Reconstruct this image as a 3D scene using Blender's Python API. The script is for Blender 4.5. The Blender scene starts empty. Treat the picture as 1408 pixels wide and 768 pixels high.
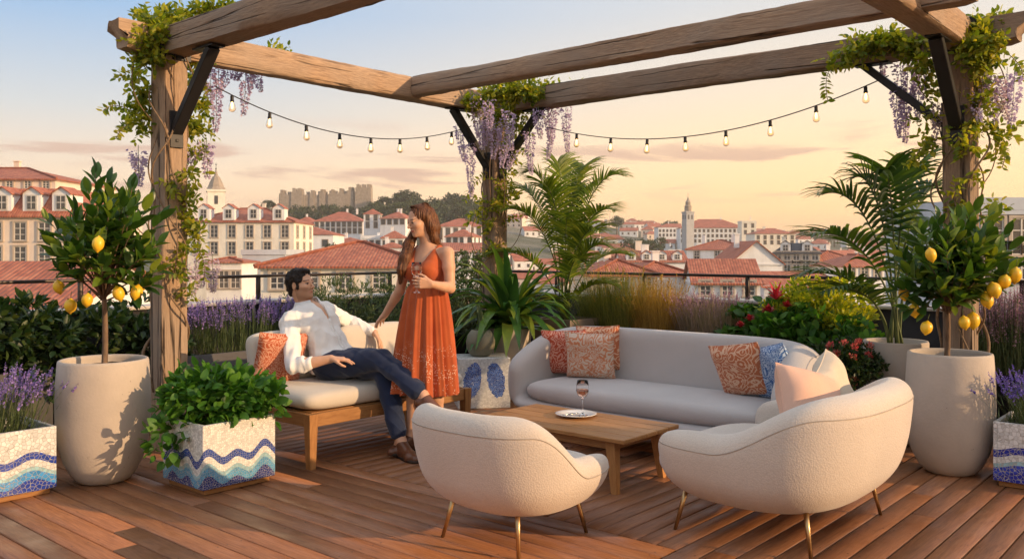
EXPOSURE = 0.45; SKY_STR = 1.2; SUN_STR = 3.8; SUN_AZ = 112; SUN_EL = 14.
HAZE = 0.00032
import bpy, math, random
import numpy as np
from mathutils import Vector, Matrix
rd = random.Random(11)
rng = np.random.default_rng(11)
PI = math.pi
sc = bpy.context.scene
COL = sc.collection

# ---------------------------------------------------------------- camera model and plan frame
F = 1208.0; CX = 704.0; HY = 345.0; H = 1.4
def W(px, py, Y): return Vector(((px-CX)/F*Y, Y, H-(py-HY)/F*Y))
U = Vector((.6547, .7559, 0)); V_ = Vector((.7559, -.6547, 0)); UP = Vector((0, 0, 1))
ANG_U = math.atan2(U.y, U.x); ANG_W = math.atan2(V_.y, V_.x)
C0 = Vector((-.177, 8.92, 0))
def SK(s, k, z=0): return C0 - U*s + V_*k + UP*z          # s towards the left post, k towards the right post
def left_at(px, off, z=0):
    a = C0 - V_*off; r = (px-CX)/F
    s = (a.x - r*a.y)/(U.x - r*U.y)
    p = a - U*s; return Vector((p.x, p.y, z))
def right_at(px, off, z=0):
    a = C0 + U*off; r = (px-CX)/F
    k = (r*a.y - a.x)/(V_.x - r*V_.y)
    p = a + V_*k; return Vector((p.x, p.y, z))

# ---------------------------------------------------------------- objects
def tag(o, label=None, cat=None, group=None, kind=None):
    if label: o['label'] = label
    if cat: o['category'] = cat
    if group: o['group'] = group
    if kind: o['kind'] = kind
    return o
def thing(name, label, cat, loc=(0, 0, 0), rz=0, group=None):
    o = bpy.data.objects.new(name, None); COL.objects.link(o)
    o.location = loc; o.rotation_euler = (0, 0, rz); o.empty_display_size = .1
    return tag(o, label, cat, group)
class MB:
    def __init__(s): s.V = []; s.F = []; s.R = []; s.M = []; s.UV = []; s.n = 0; s.hasuv = False
    def add(s, V, F, r=0., m=0, uv=None):
        V = np.asarray(V, dtype=np.float32).reshape(-1, 3)
        s.V.append(V)
        rr = np.full(len(V), r, dtype=np.float32) if np.isscalar(r) else np.asarray(r, dtype=np.float32)
        s.R.append(rr)
        if isinstance(F, np.ndarray): s.F.append(F.astype(np.int32)+s.n); cnt = [len(F)]
        else:
            by = {}
            for f in F: by.setdefault(len(f), []).append(f)
            cnt = []
            for k in by: s.F.append(np.array(by[k], dtype=np.int32)+s.n); cnt.append(len(by[k]))
        for c in cnt: s.M.append(np.full(c, m, dtype=np.int32))
        if uv is not None: s.hasuv = True; s.UV.append(np.asarray(uv, dtype=np.float32))
        else: s.UV.append(V[:, :2])
        s.n += len(V); return s
    def box(s, c, size, R=None, r=0., m=0, bev=0.):
        hx, hy, hz = size[0]/2, size[1]/2, size[2]/2
        if bev <= 0:
            v = np.array([(x, y, z) for z in (-hz, hz) for y in (-hy, hy) for x in (-hx, hx)])
            f = [(0, 2, 3, 1), (4, 5, 7, 6), (0, 1, 5, 4), (2, 6, 7, 3), (0, 4, 6, 2), (1, 3, 7, 5)]
        else:
            b = min(bev, hx*.9, hy*.9, hz*.9); vs = []; idx = {}
            for sx in (-1, 1):
                for sy in (-1, 1):
                    for sz in (-1, 1):
                        for a in range(3):
                            p = [sx*(hx-b), sy*(hy-b), sz*(hz-b)]; p[a] = (sx*hx, sy*hy, sz*hz)[a]
                            idx[(sx, sy, sz, a)] = len(vs); vs.append(p)
            f = []
            for a in range(3):
                o = [q for q in range(3) if q != a]
                for sg in (-1, 1):
                    q = []
                    for (p1, p2) in ((-1, -1), (1, -1), (1, 1), (-1, 1)):
                        k = [0, 0, 0]; k[a] = sg; k[o[0]] = p1; k[o[1]] = p2; q.append(idx[(k[0], k[1], k[2], a)])
                    f.append(tuple(q))
            for a in range(3):
                o = [q for q in range(3) if q != a]
                for s1 in (-1, 1):
                    for s2 in (-1, 1):
                        q = []
                        for e, ax in ((-1, o[0]), (1, o[0]), (1, o[1]), (-1, o[1])):
                            k = [0, 0, 0]; k[a] = e; k[o[0]] = s1; k[o[1]] = s2; q.append(idx[(k[0], k[1], k[2], ax)])
                        f.append(tuple(q))
            for sx in (-1, 1):
                for sy in (-1, 1):
                    for sz in (-1, 1): f.append(tuple(idx[(sx, sy, sz, a)] for a in range(3)))
            v = np.array(vs)
            # orient faces outward
            g = []
            for q in f:
                p = v[list(q)]; n = np.cross(p[1]-p[0], p[2]-p[0])
                g.append(q if np.dot(n, p.mean(0)) > 0 else q[::-1])
            f = g
        if R is not None: v = v @ np.array(R.to_3x3()).T
        v = v + np.array(c)
        return s.add(v, f, r, m)
    def tube(s, pts, rad, n=8, r=0., m=0, cap=True, flat=1.):
        P = np.array([tuple(p) for p in pts], dtype=float); K = len(P)
        if np.isscalar(rad): rad = [rad]*K
        T = np.gradient(P, axis=0); T /= np.linalg.norm(T, axis=1)[:, None]+1e-9
        a = np.array((0, 0, 1.)) if abs(T[0][2]) < .9 else np.array((1., 0, 0))
        x = np.cross(a, T[0]); x /= np.linalg.norm(x)
        vs = []
        for i in range(K):
            x = x-T[i]*np.dot(x, T[i]); x /= np.linalg.norm(x)+1e-9; y = np.cross(T[i], x)
            for j in range(n):
                t = 2*PI*j/n; vs.append(P[i]+rad[i]*(x*math.cos(t)+y*flat*math.sin(t)))
        f = [(i*n+j, i*n+(j+1) % n, (i+1)*n+(j+1) % n, (i+1)*n+j) for i in range(K-1) for j in range(n)]
        if cap: f += [tuple(range(n))[::-1], tuple((K-1)*n+j for j in range(n))]
        return s.add(vs, f, r, m)
    def lathe(s, prof, n=48, c=(0, 0, 0), r=0., m=0, sx=1., sy=1.):
        vs = []; K = len(prof)
        for (rr, z) in prof:
            for j in range(n):
                t = 2*PI*j/n; vs.append((c[0]+rr*math.cos(t)*sx, c[1]+rr*math.sin(t)*sy, c[2]+z))
        f = [(i*n+j, i*n+(j+1) % n, (i+1)*n+(j+1) % n, (i+1)*n+j) for i in range(K-1) for j in range(n)]
        if prof[0][0] < 1e-4 or True: pass
        return s.add(vs, f, r, m)
    def ell(s, c, rad, n=12, R=None, r=0., m=0):
        vs = [(0, 0, -1)]; 
        for i in range(1, n//2):
            a = -PI/2+PI*i/(n//2)
            for j in range(n): vs.append((math.cos(a)*math.cos(2*PI*j/n), math.cos(a)*math.sin(2*PI*j/n), math.sin(a)))
        vs.append((0, 0, 1)); L = len(vs)-1; K = n//2-1
        f = [(0, 1+(j+1) % n, 1+j) for j in range(n)]
        f += [(1+i*n+j, 1+i*n+(j+1) % n, 1+(i+1)*n+(j+1) % n, 1+(i+1)*n+j) for i in range(K-1) for j in range(n)]
        f += [(L, 1+(K-1)*n+j, 1+(K-1)*n+(j+1) % n) for j in range(n)]
        v = np.array(vs)*np.array(rad)
        if R is not None: v = v @ np.array(R.to_3x3()).T
        return s.add(v+np.array(c), f, r, m)
    def leaves(s, tmpl, pos, axis, nrm, scale, r, m=0, width=None):
        TV, TF = tmpl; pos = np.asarray(pos, float); n = len(pos)
        if n == 0: return s
        a = np.asarray(axis, float); a = a/(np.linalg.norm(a, axis=1)[:, None]+1e-9)
        z = np.asarray(nrm, float); z = z-a*np.sum(z*a, 1)[:, None]; z /= (np.linalg.norm(z, axis=1)[:, None]+1e-9)
        x = np.cross(a, z); sc_ = np.asarray(scale, float).reshape(-1, 1, 1)*np.ones((n, 1, 1))
        w = 1. if width is None else np.asarray(width).reshape(-1, 1, 1)
        out = pos[:, None, :] + sc_*(w*TV[None, :, 0:1]*x[:, None, :] + TV[None, :, 1:2]*a[:, None, :] + TV[None, :, 2:3]*z[:, None, :])
        k = len(TV)
        groups = {}
        for f in TF: groups.setdefault(len(f), []).append(f)
        V = out.reshape(-1, 3); R = np.repeat(np.asarray(r, float)*np.ones(n), k)
        first = True
        for g in groups.values():
            Fa = (np.array(g)[None]+(np.arange(n)*k)[:, None, None]).reshape(-1, len(g[0]))
            if first:
                s.add(V, Fa, R, m); first = False; base = s.n-len(V)
            else:
                s.F.append(Fa.astype(np.int32)+base); s.M.append(np.full(len(Fa), m, dtype=np.int32))
        return s
    def build(s, name, mat, parent=None, smooth=True, loc=None, rz=None):
        me = bpy.data.meshes.new(name)
        V = np.concatenate(s.V); me.vertices.add(len(V)); me.vertices.foreach_set('co', V.ravel())
        lv = np.concatenate([f.ravel() for f in s.F]); tot = np.concatenate([np.full(len(f), f.shape[1], dtype=np.int32) for f in s.F])
        st = np.concatenate([[0], np.cumsum(tot)[:-1]]).astype(np.int32)
        me.loops.add(len(lv)); me.loops.foreach_set('vertex_index', lv.astype(np.int32))
        me.polygons.add(len(tot)); me.polygons.foreach_set('loop_start', st); me.polygons.foreach_set('loop_total', tot)
        me.polygons.foreach_set('material_index', np.concatenate(s.M))
        me.polygons.foreach_set('use_smooth', np.full(len(tot), smooth, dtype=bool))
        me.update(calc_edges=True)
        at = me.attributes.new('rnd', 'FLOAT', 'POINT'); at.data.foreach_set('value', np.concatenate(s.R))
        if s.hasuv:
            uv = me.uv_layers.new(name='UVMap'); uv.data.foreach_set('uv', np.concatenate(s.UV)[lv].ravel())
        for q in (mat if isinstance(mat, (list, tuple)) else [mat]): me.materials.append(q)
        me.validate()
        o = bpy.data.objects.new(name, me); COL.objects.link(o)
        if parent: o.parent = parent
        if loc is not None: o.location = loc
        if rz is not None: o.rotation_euler = (0, 0, rz)
        return o
def sharp(o, deg=35):
    o.data.set_sharp_from_angle(angle=math.radians(deg)); return o
def copy_tree(o, parent=None, **kw):
    c = o.copy(); COL.objects.link(c)
    if parent: c.parent = parent
    for ch in list(o.children): copy_tree(ch, c)
    for k, v in kw.items(): c[k] = v
    return c

# ---------------------------------------------------------------- material helpers
class NT:
    def __init__(s, name):
        s.mat = bpy.data.materials.new(name); s.mat.use_nodes = True; s.t = s.mat.node_tree; s.t.nodes.clear()
        s.out = s.n('ShaderNodeOutputMaterial')
    def n(s, typ, ins=None, **pr):
        nd = s.t.nodes.new(typ)
        for k, v in pr.items(): setattr(nd, k, v)
        for k, v in (ins or {}).items(): s.set(nd, k, v)
        return nd
    def set(s, nd, k, v):
        i = nd.inputs[k]
        if isinstance(v, bpy.types.NodeSocket): s.t.links.new(v, i)
        elif isinstance(v, bpy.types.Node): s.t.links.new(v.outputs[0], i)
        else:
            if isinstance(v, (tuple, list)) and i.type == 'RGBA' and len(v) == 3: v = (*v, 1)
            i.default_value = v
    def math(s, op, a, b=0., c=0., clamp=False):
        nd = s.n('ShaderNodeMath', operation=op, use_clamp=clamp); s.set(nd, 0, a); s.set(nd, 1, b)
        if op in ('MULTIPLY_ADD', 'SMOOTH_MIN', 'WRAP', 'COMPARE'): s.set(nd, 2, c)
        return nd.outputs[0]
    def mix(s, f, a, b, bt='MIX'):
        nd = s.n('ShaderNodeMix', data_type='RGBA', blend_type=bt); s.set(nd, 0, f); s.set(nd, 6, a); s.set(nd, 7, b); return nd.outputs[2]
    def ramp(s, f, stops, interp='LINEAR'):
        nd = s.n('ShaderNodeValToRGB'); s.set(nd, 0, f); cr = nd.color_ramp; cr.interpolation = interp
        while len(cr.elements) < len(stops): cr.elements.new(.5)
        for e, (p, c) in zip(cr.elements, stops): e.position = p; e.color = (*c, 1) if len(c) == 3 else c
        return nd.outputs[0]
    def rng(s, v, a, b, c=0., d=1., smooth=False):
        nd = s.n('ShaderNodeMapRange', interpolation_type='SMOOTHSTEP' if smooth else 'LINEAR')
        for i, q in enumerate((v, a, b, c, d)): s.set(nd, i, q)
        return nd.outputs[0]
    def coord(s, which='Object', scale=(1, 1, 1), loc=(0, 0, 0), rot=(0, 0, 0)):
        tc = s.n('ShaderNodeTexCoord'); mp = s.n('ShaderNodeMapping', {0: tc.outputs[which]})
        mp.inputs['Scale'].default_value = scale; mp.inputs['Location'].default_value = loc; mp.inputs['Rotation'].default_value = rot
        return mp.outputs[0]
    def attr(s, name='rnd'): return s.n('ShaderNodeAttribute', attribute_name=name).outputs['Fac']
    def noise(s, vec, scale=5., detail=3., rough=.5, dist=0., out=0):
        return s.n('ShaderNodeTexNoise', {'Vector': vec, 'Scale': scale, 'Detail': detail, 'Roughness': rough, 'Distortion': dist}).outputs[out]
    def bump(s, h, st=.3, dist=.01, nrm=None):
        nd = s.n('ShaderNodeBump', {'Height': h, 'Strength': st, 'Distance': dist})
        if nrm is not None: s.set(nd, 'Normal', nrm)
        return nd.outputs[0]
    def bsdf(s, **k):
        b = s.n('ShaderNodeBsdfPrincipled')
        for q, v in k.items(): s.set(b, q.replace('_', ' '), v)
        return b
    def done(s, sh):
        s.t.links.new(sh.outputs[0] if isinstance(sh, bpy.types.Node) else sh, s.out.inputs[0]); return s.mat

def simple(name, col, rough=.6, metal=0., var=.12, vs=6., bump=0., bs=60., stretch=(1, 1, 1), sheen=0., spec=.4, dist=.004, detail=4, coat=0):
    t = NT(name); c = t.coord('Object', stretch)
    nz = t.noise(c, vs, 4)
    lo = tuple(q*(1-var) for q in col); hi = tuple(min(1, q*(1+var)) for q in col)
    base = t.ramp(nz, [(.3, lo), (.7, hi)])
    kw = {}
    if bump: kw['Normal'] = t.bump(t.noise(c, bs, detail), bump, dist)
    b = t.bsdf(Base_Color=base, Roughness=rough, Metallic=metal, **kw)
    b.inputs['Specular IOR Level'].default_value = spec
    if sheen: b.inputs['Sheen Weight'].default_value = sheen; b.inputs['Sheen Roughness'].default_value = .5
    if coat: b.inputs['Coat Weight'].default_value = coat
    return t.done(b)

def leafmat(name, cols, trans=.35, rough=.45, tcol=None, spec=.4):
    t = NT(name); r = t.attr()
    n = len(cols)
    base = t.ramp(r, [(i/(n-1) if n > 1 else 0, c) for i, c in enumerate(cols)])
    nz = t.noise(t.coord('Object'), 40., 2); base = t.mix(t.rng(nz, .3, .7, 0, .3), base, t.mix(.5, base, (.02, .03, .01)))
    b = t.bsdf(Base_Color=base, Roughness=rough); b.inputs['Specular IOR Level'].default_value = spec
    tc = t.mix(1., base, (1.7, 1.6, .6, 1) if tcol is None else tcol, 'MULTIPLY')
    tr = t.n('ShaderNodeBsdfTranslucent', {0: tc})
    mx = t.n('ShaderNodeMixShader', {0: trans, 1: b.outputs[0], 2: tr.outputs[0]})
    return t.done(mx)

def woodmat(name, c1, c2, crack=0., rough=.6, ring=14., bump=.3, grey=None, axis=0):
    t = NT(name)
    st = [6., 6., 6.]; st[axis] = .55
    c = t.coord('Object', tuple(st)); 
    warp = t.noise(c, .8, 2, out=1)
    va = t.n('ShaderNodeVectorMath', {0: c, 1: warp}, operation='ADD').outputs[0]
    fine = t.noise(va, ring, 8, .65)
    med = t.noise(va, 2.2, 3, .5, 1.5)
    col = t.ramp(fine, [(.32, c2), (.62, c1)])
    col = t.mix(t.rng(med, .35, .7, 0, .55), col, t.mix(.55, col, c2))
    if grey: col = t.mix(t.rng(t.noise(t.coord('Object', (1.2, 1.2, 1.2)), 1.6, 3), .4, .65, .1, .75), col, t.mix(.8, col, grey, 'MIX'))
    r = t.attr(); col = t.mix(1., col, t.ramp(r, [(0, (.8, .78, .76)), (1, (1.2, 1.18, 1.14))]), 'MULTIPLY')
    h = fine
    if crack:
        st2 = [9., 9., 9.]; st2[axis] = .22
        cc = t.coord('Object', tuple(st2)); wq = t.n('ShaderNodeVectorMath', {0: cc, 1: t.noise(cc, 1.3, 3, out=1)}, operation='ADD').outputs[0]
        vo = t.n('ShaderNodeTexVoronoi', {'Vector': wq, 'Scale': .75, 'Randomness': 1.}, feature='DISTANCE_TO_EDGE').outputs['Distance']
        msk = t.rng(t.noise(t.coord('Object'), 1.7, 2), .46, .54, 0, 1)
        ck = t.math('MULTIPLY', t.rng(vo, .0, .032, 1., 0.), msk)
        col = t.mix(t.math('MULTIPLY', ck, crack), col, (.018, .01, .006))
        h = t.math('SUBTRACT', fine, t.math('MULTIPLY', ck, 2.5))
    b = t.bsdf(Base_Color=col, Roughness=rough, Normal=t.bump(h, bump, .012)); b.inputs['Specular IOR Level'].default_value = .3
    return t.done(b)

# ---------------------------------------------------------------- implicit-surface grid (surface nets)
class Grid:
    def __init__(s, lo, hi, h):
        s.lo = np.array(lo, np.float32); s.h = h
        s.n = np.ceil((np.array(hi)-s.lo)/h).astype(int)+1
        s.D = np.full(s.n, 9., np.float32)
        s.ax = [s.lo[i]+h*np.arange(s.n[i], dtype=np.float32) for i in range(3)]
    def sl(s, lo, hi):
        a = np.clip(np.floor((np.array(lo)-s.lo)/s.h).astype(int), 0, s.n); b = np.clip(np.ceil((np.array(hi)-s.lo)/s.h).astype(int)+1, 0, s.n)
        return tuple(slice(int(p), int(q)) for p, q in zip(a, b))
    def xyz(s, q): return s.ax[0][q[0]][:, None, None], s.ax[1][q[1]][None, :, None], s.ax[2][q[2]][None, None, :]
    def put(s, q, d, k, sub=False):
        A = s.D[q]
        if A.size == 0: return
        if sub:
            d = -d
            if k > 0: hh = np.clip(.5-.5*(A-d)/k, 0, 1); s.D[q] = A*(1-hh)+d*hh+k*hh*(1-hh)
            else: s.D[q] = np.maximum(A, d)
        else:
            if k > 0: hh = np.clip(.5+.5*(A-d)/k, 0, 1); s.D[q] = A*(1-hh)+d*hh-k*hh*(1-hh)
            else: s.D[q] = np.minimum(A, d)
    def cone(s, a, b, ra, rb, k=.02, sub=False, flat=None):
        a = np.array(tuple(a), np.float32); b = np.array(tuple(b), np.float32); m = max(ra, rb)+max(k, .01)*1.5+.03
        q = s.sl(np.minimum(a, b)-m, np.maximum(a, b)+m); X, Y, Z = s.xyz(q)
        ba = b-a; L = float(np.dot(ba, ba))+1e-9
        px, py, pz = X-a[0], Y-a[1], Z-a[2]
        t = np.clip((px*ba[0]+py*ba[1]+pz*ba[2])/L, 0, 1)
        dx, dy, dz = px-t*ba[0], py-t*ba[1], pz-t*ba[2]
        d2 = dx*dx+dy*dy+dz*dz
        if flat is not None:       # flat = (direction, factor): squash thickness along direction
            fd = np.array(tuple(flat[0]), np.float32); fd /= np.linalg.norm(fd)
            c = dx*fd[0]+dy*fd[1]+dz*fd[2]; d2 = d2+(flat[1]**2-1)*c*c
        s.put(q, np.sqrt(d2)-(ra+t*(rb-ra)), k, sub)
        return s
    def ell(s, c, r, R=None, k=.02, sub=False):
        c = np.array(tuple(c), np.float32); m = max(r)+max(k, .01)*1.5+.03
        q = s.sl(c-m, c+m); X, Y, Z = s.xyz(q); px, py, pz = X-c[0], Y-c[1], Z-c[2]
        if R is not None:
            M = np.array(R.to_3x3()).T
            px, py, pz = M[0, 0]*px+M[0, 1]*py+M[0, 2]*pz, M[1, 0]*px+M[1, 1]*py+M[1, 2]*pz, M[2, 0]*px+M[2, 1]*py+M[2, 2]*pz
        k0 = np.sqrt((px/r[0])**2+(py/r[1])**2+(pz/r[2])**2); k1 = np.sqrt((px/r[0]**2)**2+(py/r[1]**2)**2+(pz/r[2]**2)**2)+1e-6
        s.put(q, k0*(k0-1)/k1, k, sub); return s
    def chain(s, pts, rad, k=.015):
        for i in range(len(pts)-1): s.cone(pts[i], pts[i+1], rad[i], rad[i+1], k)
        return s
    def fn(s, f): s.D = f(s.D, s.ax[0][:, None, None], s.ax[1][None, :, None], s.ax[2][None, None, :]).astype(np.float32); return s
    def mesh(s):
        D = s.D; S = D < 0
        D[0], D[-1], D[:, 0], D[:, -1], D[:, :, 0], D[:, :, -1] = 1, 1, 1, 1, 1, 1; S = D < 0
        s8 = S.astype(np.uint8); c = sum(s8[i:i+D.shape[0]-1, j:j+D.shape[1]-1, k:k+D.shape[2]-1] for i in (0, 1) for j in (0, 1) for k in (0, 1))
        act = (c > 0) & (c < 8); idx = np.argwhere(act)
        P = np.zeros((len(idx), 3), np.float32); N = np.zeros(len(idx), np.float32)
        cs = [(i, j, k) for i in (0, 1) for j in (0, 1) for k in (0, 1)]
        for a in cs:
            for b in cs:
                if sum(abs(p-q) for p, q in zip(a, b)) == 1 and a < b:
                    da = D[idx[:, 0]+a[0], idx[:, 1]+a[1], idx[:, 2]+a[2]]; db = D[idx[:, 0]+b[0], idx[:, 1]+b[1], idx[:, 2]+b[2]]
                    m = (da < 0) != (db < 0); t = np.where(m, da/np.where(da-db == 0, 1, da-db), 0)
                    P += np.where(m[:, None], np.array(a)+t[:, None]*(np.array(b)-np.array(a)), 0); N += m
        V = s.lo+s.h*(idx+P/N[:, None])
        vid = np.full(act.shape, -1, np.int32); vid[act] = np.arange(len(idx))
        Fs = []
        for ax in range(3):
            o = [q for q in range(3) if q != ax]
            sl0 = [slice(None)]*3; sl1 = [slice(None)]*3; sl0[ax] = slice(0, -1); sl1[ax] = slice(1, None)
            E = S[tuple(sl0)] != S[tuple(sl1)]
            e = np.argwhere(E); e = e[(e[:, o[0]] > 0) & (e[:, o[1]] > 0)]
            e = e[(e[:, o[0]] < D.shape[o[0]]-1) & (e[:, o[1]] < D.shape[o[1]]-1)]
            ins = S[e[:, 0], e[:, 1], e[:, 2]]
            q = []
            for (d0, d1) in ((-1, -1), (0, -1), (0, 0), (-1, 0)):
                w = e.copy(); w[:, o[0]] += d0; w[:, o[1]] += d1; q.append(vid[w[:, 0], w[:, 1], w[:, 2]])
            q = np.stack(q, 1); flip = ins if ax != 1 else ~ins
            q[~flip] = q[~flip][:, ::-1]; Fs.append(q)
        return V, np.concatenate(Fs)
def smin(a, b, k): h = np.clip(.5+.5*(b-a)/k, 0, 1); return b*(1-h)+a*h-k*h*(1-h)
def smax(a, b, k): return -smin(-a, -b, k)
def sstep(x, a, b): t = np.clip((x-a)/(b-a), 0, 1); return t*t*(3-2*t)
def unit(v): return v/(np.linalg.norm(v, axis=-1, keepdims=True)+1e-9)
def rdir(n, up=0.): v = rng.normal(size=(n, 3)); v[:, 2] += up; return unit(v)
def arr(v): return np.array(tuple(v))
def strips(mb, base, d0, length, bend, width, segs=5, r=None, m=0, fold=0., prof=None, side=None, twist=0.):
    base = np.asarray(base, float); n = len(base); d0 = unit(np.asarray(d0, float)); L = np.ones(n)*length; B = np.ones(n)*bend; Wd = np.ones(n)*width
    r = rng.random(n) if r is None else np.ones(n)*r
    p = base.copy(); rows = []; cross = 3 if fold else 2
    if prof is None: prof = lambda t: np.maximum(1-t**2.2, .02)
    for i in range(segs+1):
        t_ = i/segs; d = unit(d0+np.array([0, 0, -1.])*(B*t_**1.3)[:, None])
        s_ = np.cross(d, np.array([0, 0, 1.])) if side is None else np.asarray(side, float)-d*np.sum(np.asarray(side)*d, 1)[:, None]
        bad = np.linalg.norm(s_, axis=1) < .05; s_[bad] = (1, 0, 0); s_ = unit(s_)
        hw = (Wd*float(prof(t_))/2)[:, None]; nn = np.cross(s_, d)
        if fold: rows += [p-s_*hw+nn*hw*fold, p, p+s_*hw+nn*hw*fold]
        else: rows += [p-s_*hw, p+s_*hw]
        p = p+d*(L/segs)[:, None]
    V = np.stack(rows, 1); k = V.shape[1]; Fq = []
    for i in range(segs):
        for c in range(cross-1): a = i*cross+c; Fq.append((a, a+1, a+1+cross, a+cross))
    Fa = (np.array(Fq)[None]+(np.arange(n)*k)[:, None, None]).reshape(-1, 4)
    mb.add(V.reshape(-1, 3), Fa, np.repeat(r, k), m); return mb
def bez(a, b, c, n=10):
    a, b, c = arr(a), arr(b), arr(c); return [a*(1-t)**2+2*b*t*(1-t)+c*t*t for t in np.linspace(0, 1, n)]
# ---------------------------------------------------------------- render, world, sun, camera
sc.view_settings.view_transform = 'Standard'; sc.view_settings.look = 'None'; sc.view_settings.gamma = 1
sc.view_settings.use_curve_mapping = False; sc.view_settings.exposure = EXPOSURE
sc.cycles.use_denoising = True; sc.cycles.max_bounces = 7; sc.cycles.diffuse_bounces = 3; sc.cycles.transparent_max_bounces = 12
sc.cycles.volume_bounces = 0; sc.cycles.caustics_reflective = False; sc.cycles.caustics_refractive = False
sc.cycles.use_adaptive_sampling = True; sc.cycles.adaptive_threshold = .02
SAZ, SEL = math.radians(SUN_AZ), math.radians(SUN_EL)      # azimuth right of the view axis
w = bpy.data.worlds.new('World'); sc.world = w; w.use_nodes = True; nt = w.node_tree; nt.nodes.clear()
class WN(NT):
    def __init__(s): s.t = nt; s.mat = None; s.out = s.n('ShaderNodeOutputWorld')
t = WN()
sky = t.n('ShaderNodeTexSky', sky_type='NISHITA'); sky.sun_disc = False
sky.sun_elevation = SEL; sky.sun_rotation = SAZ; sky.dust_density = 4.; sky.air_density = 1.4; sky.altitude = 80
tc = t.n('ShaderNodeTexCoord'); sp = t.n('ShaderNodeSeparateXYZ', {0: tc.outputs['Generated']})
el = t.math('ARCSINE', sp.outputs[2]); eld = t.math('MULTIPLY', el, 180/PI)
az = t.math('ARCTAN2', sp.outputs[0], sp.outputs[1]); azd = t.math('MULTIPLY', az, 180/PI)
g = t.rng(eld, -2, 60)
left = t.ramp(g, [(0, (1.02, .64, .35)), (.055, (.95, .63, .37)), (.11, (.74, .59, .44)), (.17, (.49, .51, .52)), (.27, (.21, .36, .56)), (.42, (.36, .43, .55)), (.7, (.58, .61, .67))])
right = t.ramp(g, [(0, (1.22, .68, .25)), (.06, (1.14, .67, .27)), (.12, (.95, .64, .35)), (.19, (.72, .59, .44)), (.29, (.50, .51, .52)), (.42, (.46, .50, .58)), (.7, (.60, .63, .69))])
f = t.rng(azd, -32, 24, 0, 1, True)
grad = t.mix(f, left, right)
# thin streaky cloud banks, low on the right
mp = t.n('ShaderNodeCombineXYZ', {0: t.math('MULTIPLY', az, 3.2), 1: t.math('MULTIPLY', el, 26.), 2: 1.7})
cl = t.noise(mp.outputs[0], 1.5, 5, .55, .4)
msk = t.math('MULTIPLY', t.rng(cl, .52, .66, 0, 1, True), t.math('MULTIPLY', t.rng(eld, 2.5, 4.5, 0, 1, True), t.rng(eld, 5.5, 9, 1, 0, True)))
grad = t.mix(t.math('MULTIPLY', msk, .8), grad, (.50, .31, .24, 1))
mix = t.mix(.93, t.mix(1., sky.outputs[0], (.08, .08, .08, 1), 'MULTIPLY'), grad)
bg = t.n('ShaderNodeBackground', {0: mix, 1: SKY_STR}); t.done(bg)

sun = bpy.data.lights.new('sun', 'SUN'); sun.energy = SUN_STR; sun.angle = math.radians(.6); sun.color = (1, .66, .36)
so = bpy.data.objects.new('sun', sun); COL.objects.link(so)
SD = Vector((math.sin(SAZ)*math.cos(SEL), math.cos(SAZ)*math.cos(SEL), math.sin(SEL)))
so.rotation_euler = SD.to_track_quat('Z', 'Y').to_euler(); so.location = (8, -2, 8)

cam = bpy.data.cameras.new('camera'); co = bpy.data.objects.new('camera', cam); COL.objects.link(co); sc.camera = co
cam.sensor_width = 36; cam.lens = 36*F/1408; cam.clip_end = 20000; cam.clip_start = .05
co.location = (0, 0, H); co.rotation_euler = (PI/2, 0, 0); cam.shift_y = -(384-HY)/1408

# ---------------------------------------------------------------- shared materials
M_beam = woodmat('weathered_beam', (.46, .31, .20), (.23, .145, .09), crack=.97, rough=.85, bump=.55, grey=(.30, .24, .19), ring=17)
M_teak = woodmat('teak', (.46, .23, .085), (.30, .135, .045), rough=.42, bump=.08)
M_black = simple('black_steel', (.022, .020, .020), .45, .3, .1, bump=.05)
M_rail = simple('bronze_rail', (.045, .032, .026), .4, .5, .1)
M_wall = simple('charcoal_render', (.030, .028, .032), .8, var=.2, bump=.2, bs=90)
M_cop = simple('pale_coping', (.50, .46, .42), .6, var=.1, bump=.1)
M_trough = simple('dark_grey_planter', (.075, .07, .07), .7, var=.15, bump=.15, bs=120)
M_soil = simple('soil', (.03, .018, .01), .95, var=.5, vs=40, bump=.9, bs=60, dist=.02)
M_brass = simple('brass', (.50, .33, .16), .3, 1., .1)
M_darkbrass = M_brass
M_glassbulb = None

def deckmat():
    t = NT('deck_boards'); tc = t.n('ShaderNodeTexCoord')
    r = t.attr()
    mp = t.n('ShaderNodeMapping', {0: tc.outputs['UV']}); mp.inputs['Scale'].default_value = (1.2, 16, 1)
    off = t.n('ShaderNodeCombineXYZ', {0: t.math('MULTIPLY', r, 37.), 1: t.math('MULTIPLY', r, 91.), 2: t.math('MULTIPLY', r, 5.)})
    v = t.n('ShaderNodeVectorMath', {0: mp.outputs[0], 1: off.outputs[0]}, operation='ADD').outputs[0]
    wv = t.n('ShaderNodeVectorMath', {0: v, 1: t.noise(v, .9, 2, out=1)}, operation='ADD').outputs[0]
    fine = t.noise(wv, 5.5, 8, .68)
    col = t.ramp(fine, [(.28, (.150, .060, .025)), (.5, (.235, .098, .041)), (.72, (.315, .140, .062))])
    col = t.mix(1., col, t.ramp(r, [(0, (.88, .85, .83)), (.35, (.98, .95, .93)), (.7, (1.05, 1.02, 1.0)), (1, (1.14, 1.12, 1.1))]), 'MULTIPLY')
    big = t.noise(t.coord('Object'), 1.1, 4, .6)
    col = t.mix(t.rng(big, .5, .75, 0, .25), col, (.24, .15, .10, 1))
    rg = t.rng(t.noise(t.coord('Object', (2, 2, 2)), 2.5, 4), .3, .7, .32, .6)
    b = t.bsdf(Base_Color=col, Roughness=rg, Normal=t.bump(fine, .25, .004)); b.inputs['Specular IOR Level'].default_value = .45
    return t.done(b)
M_deck = deckmat()

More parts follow.
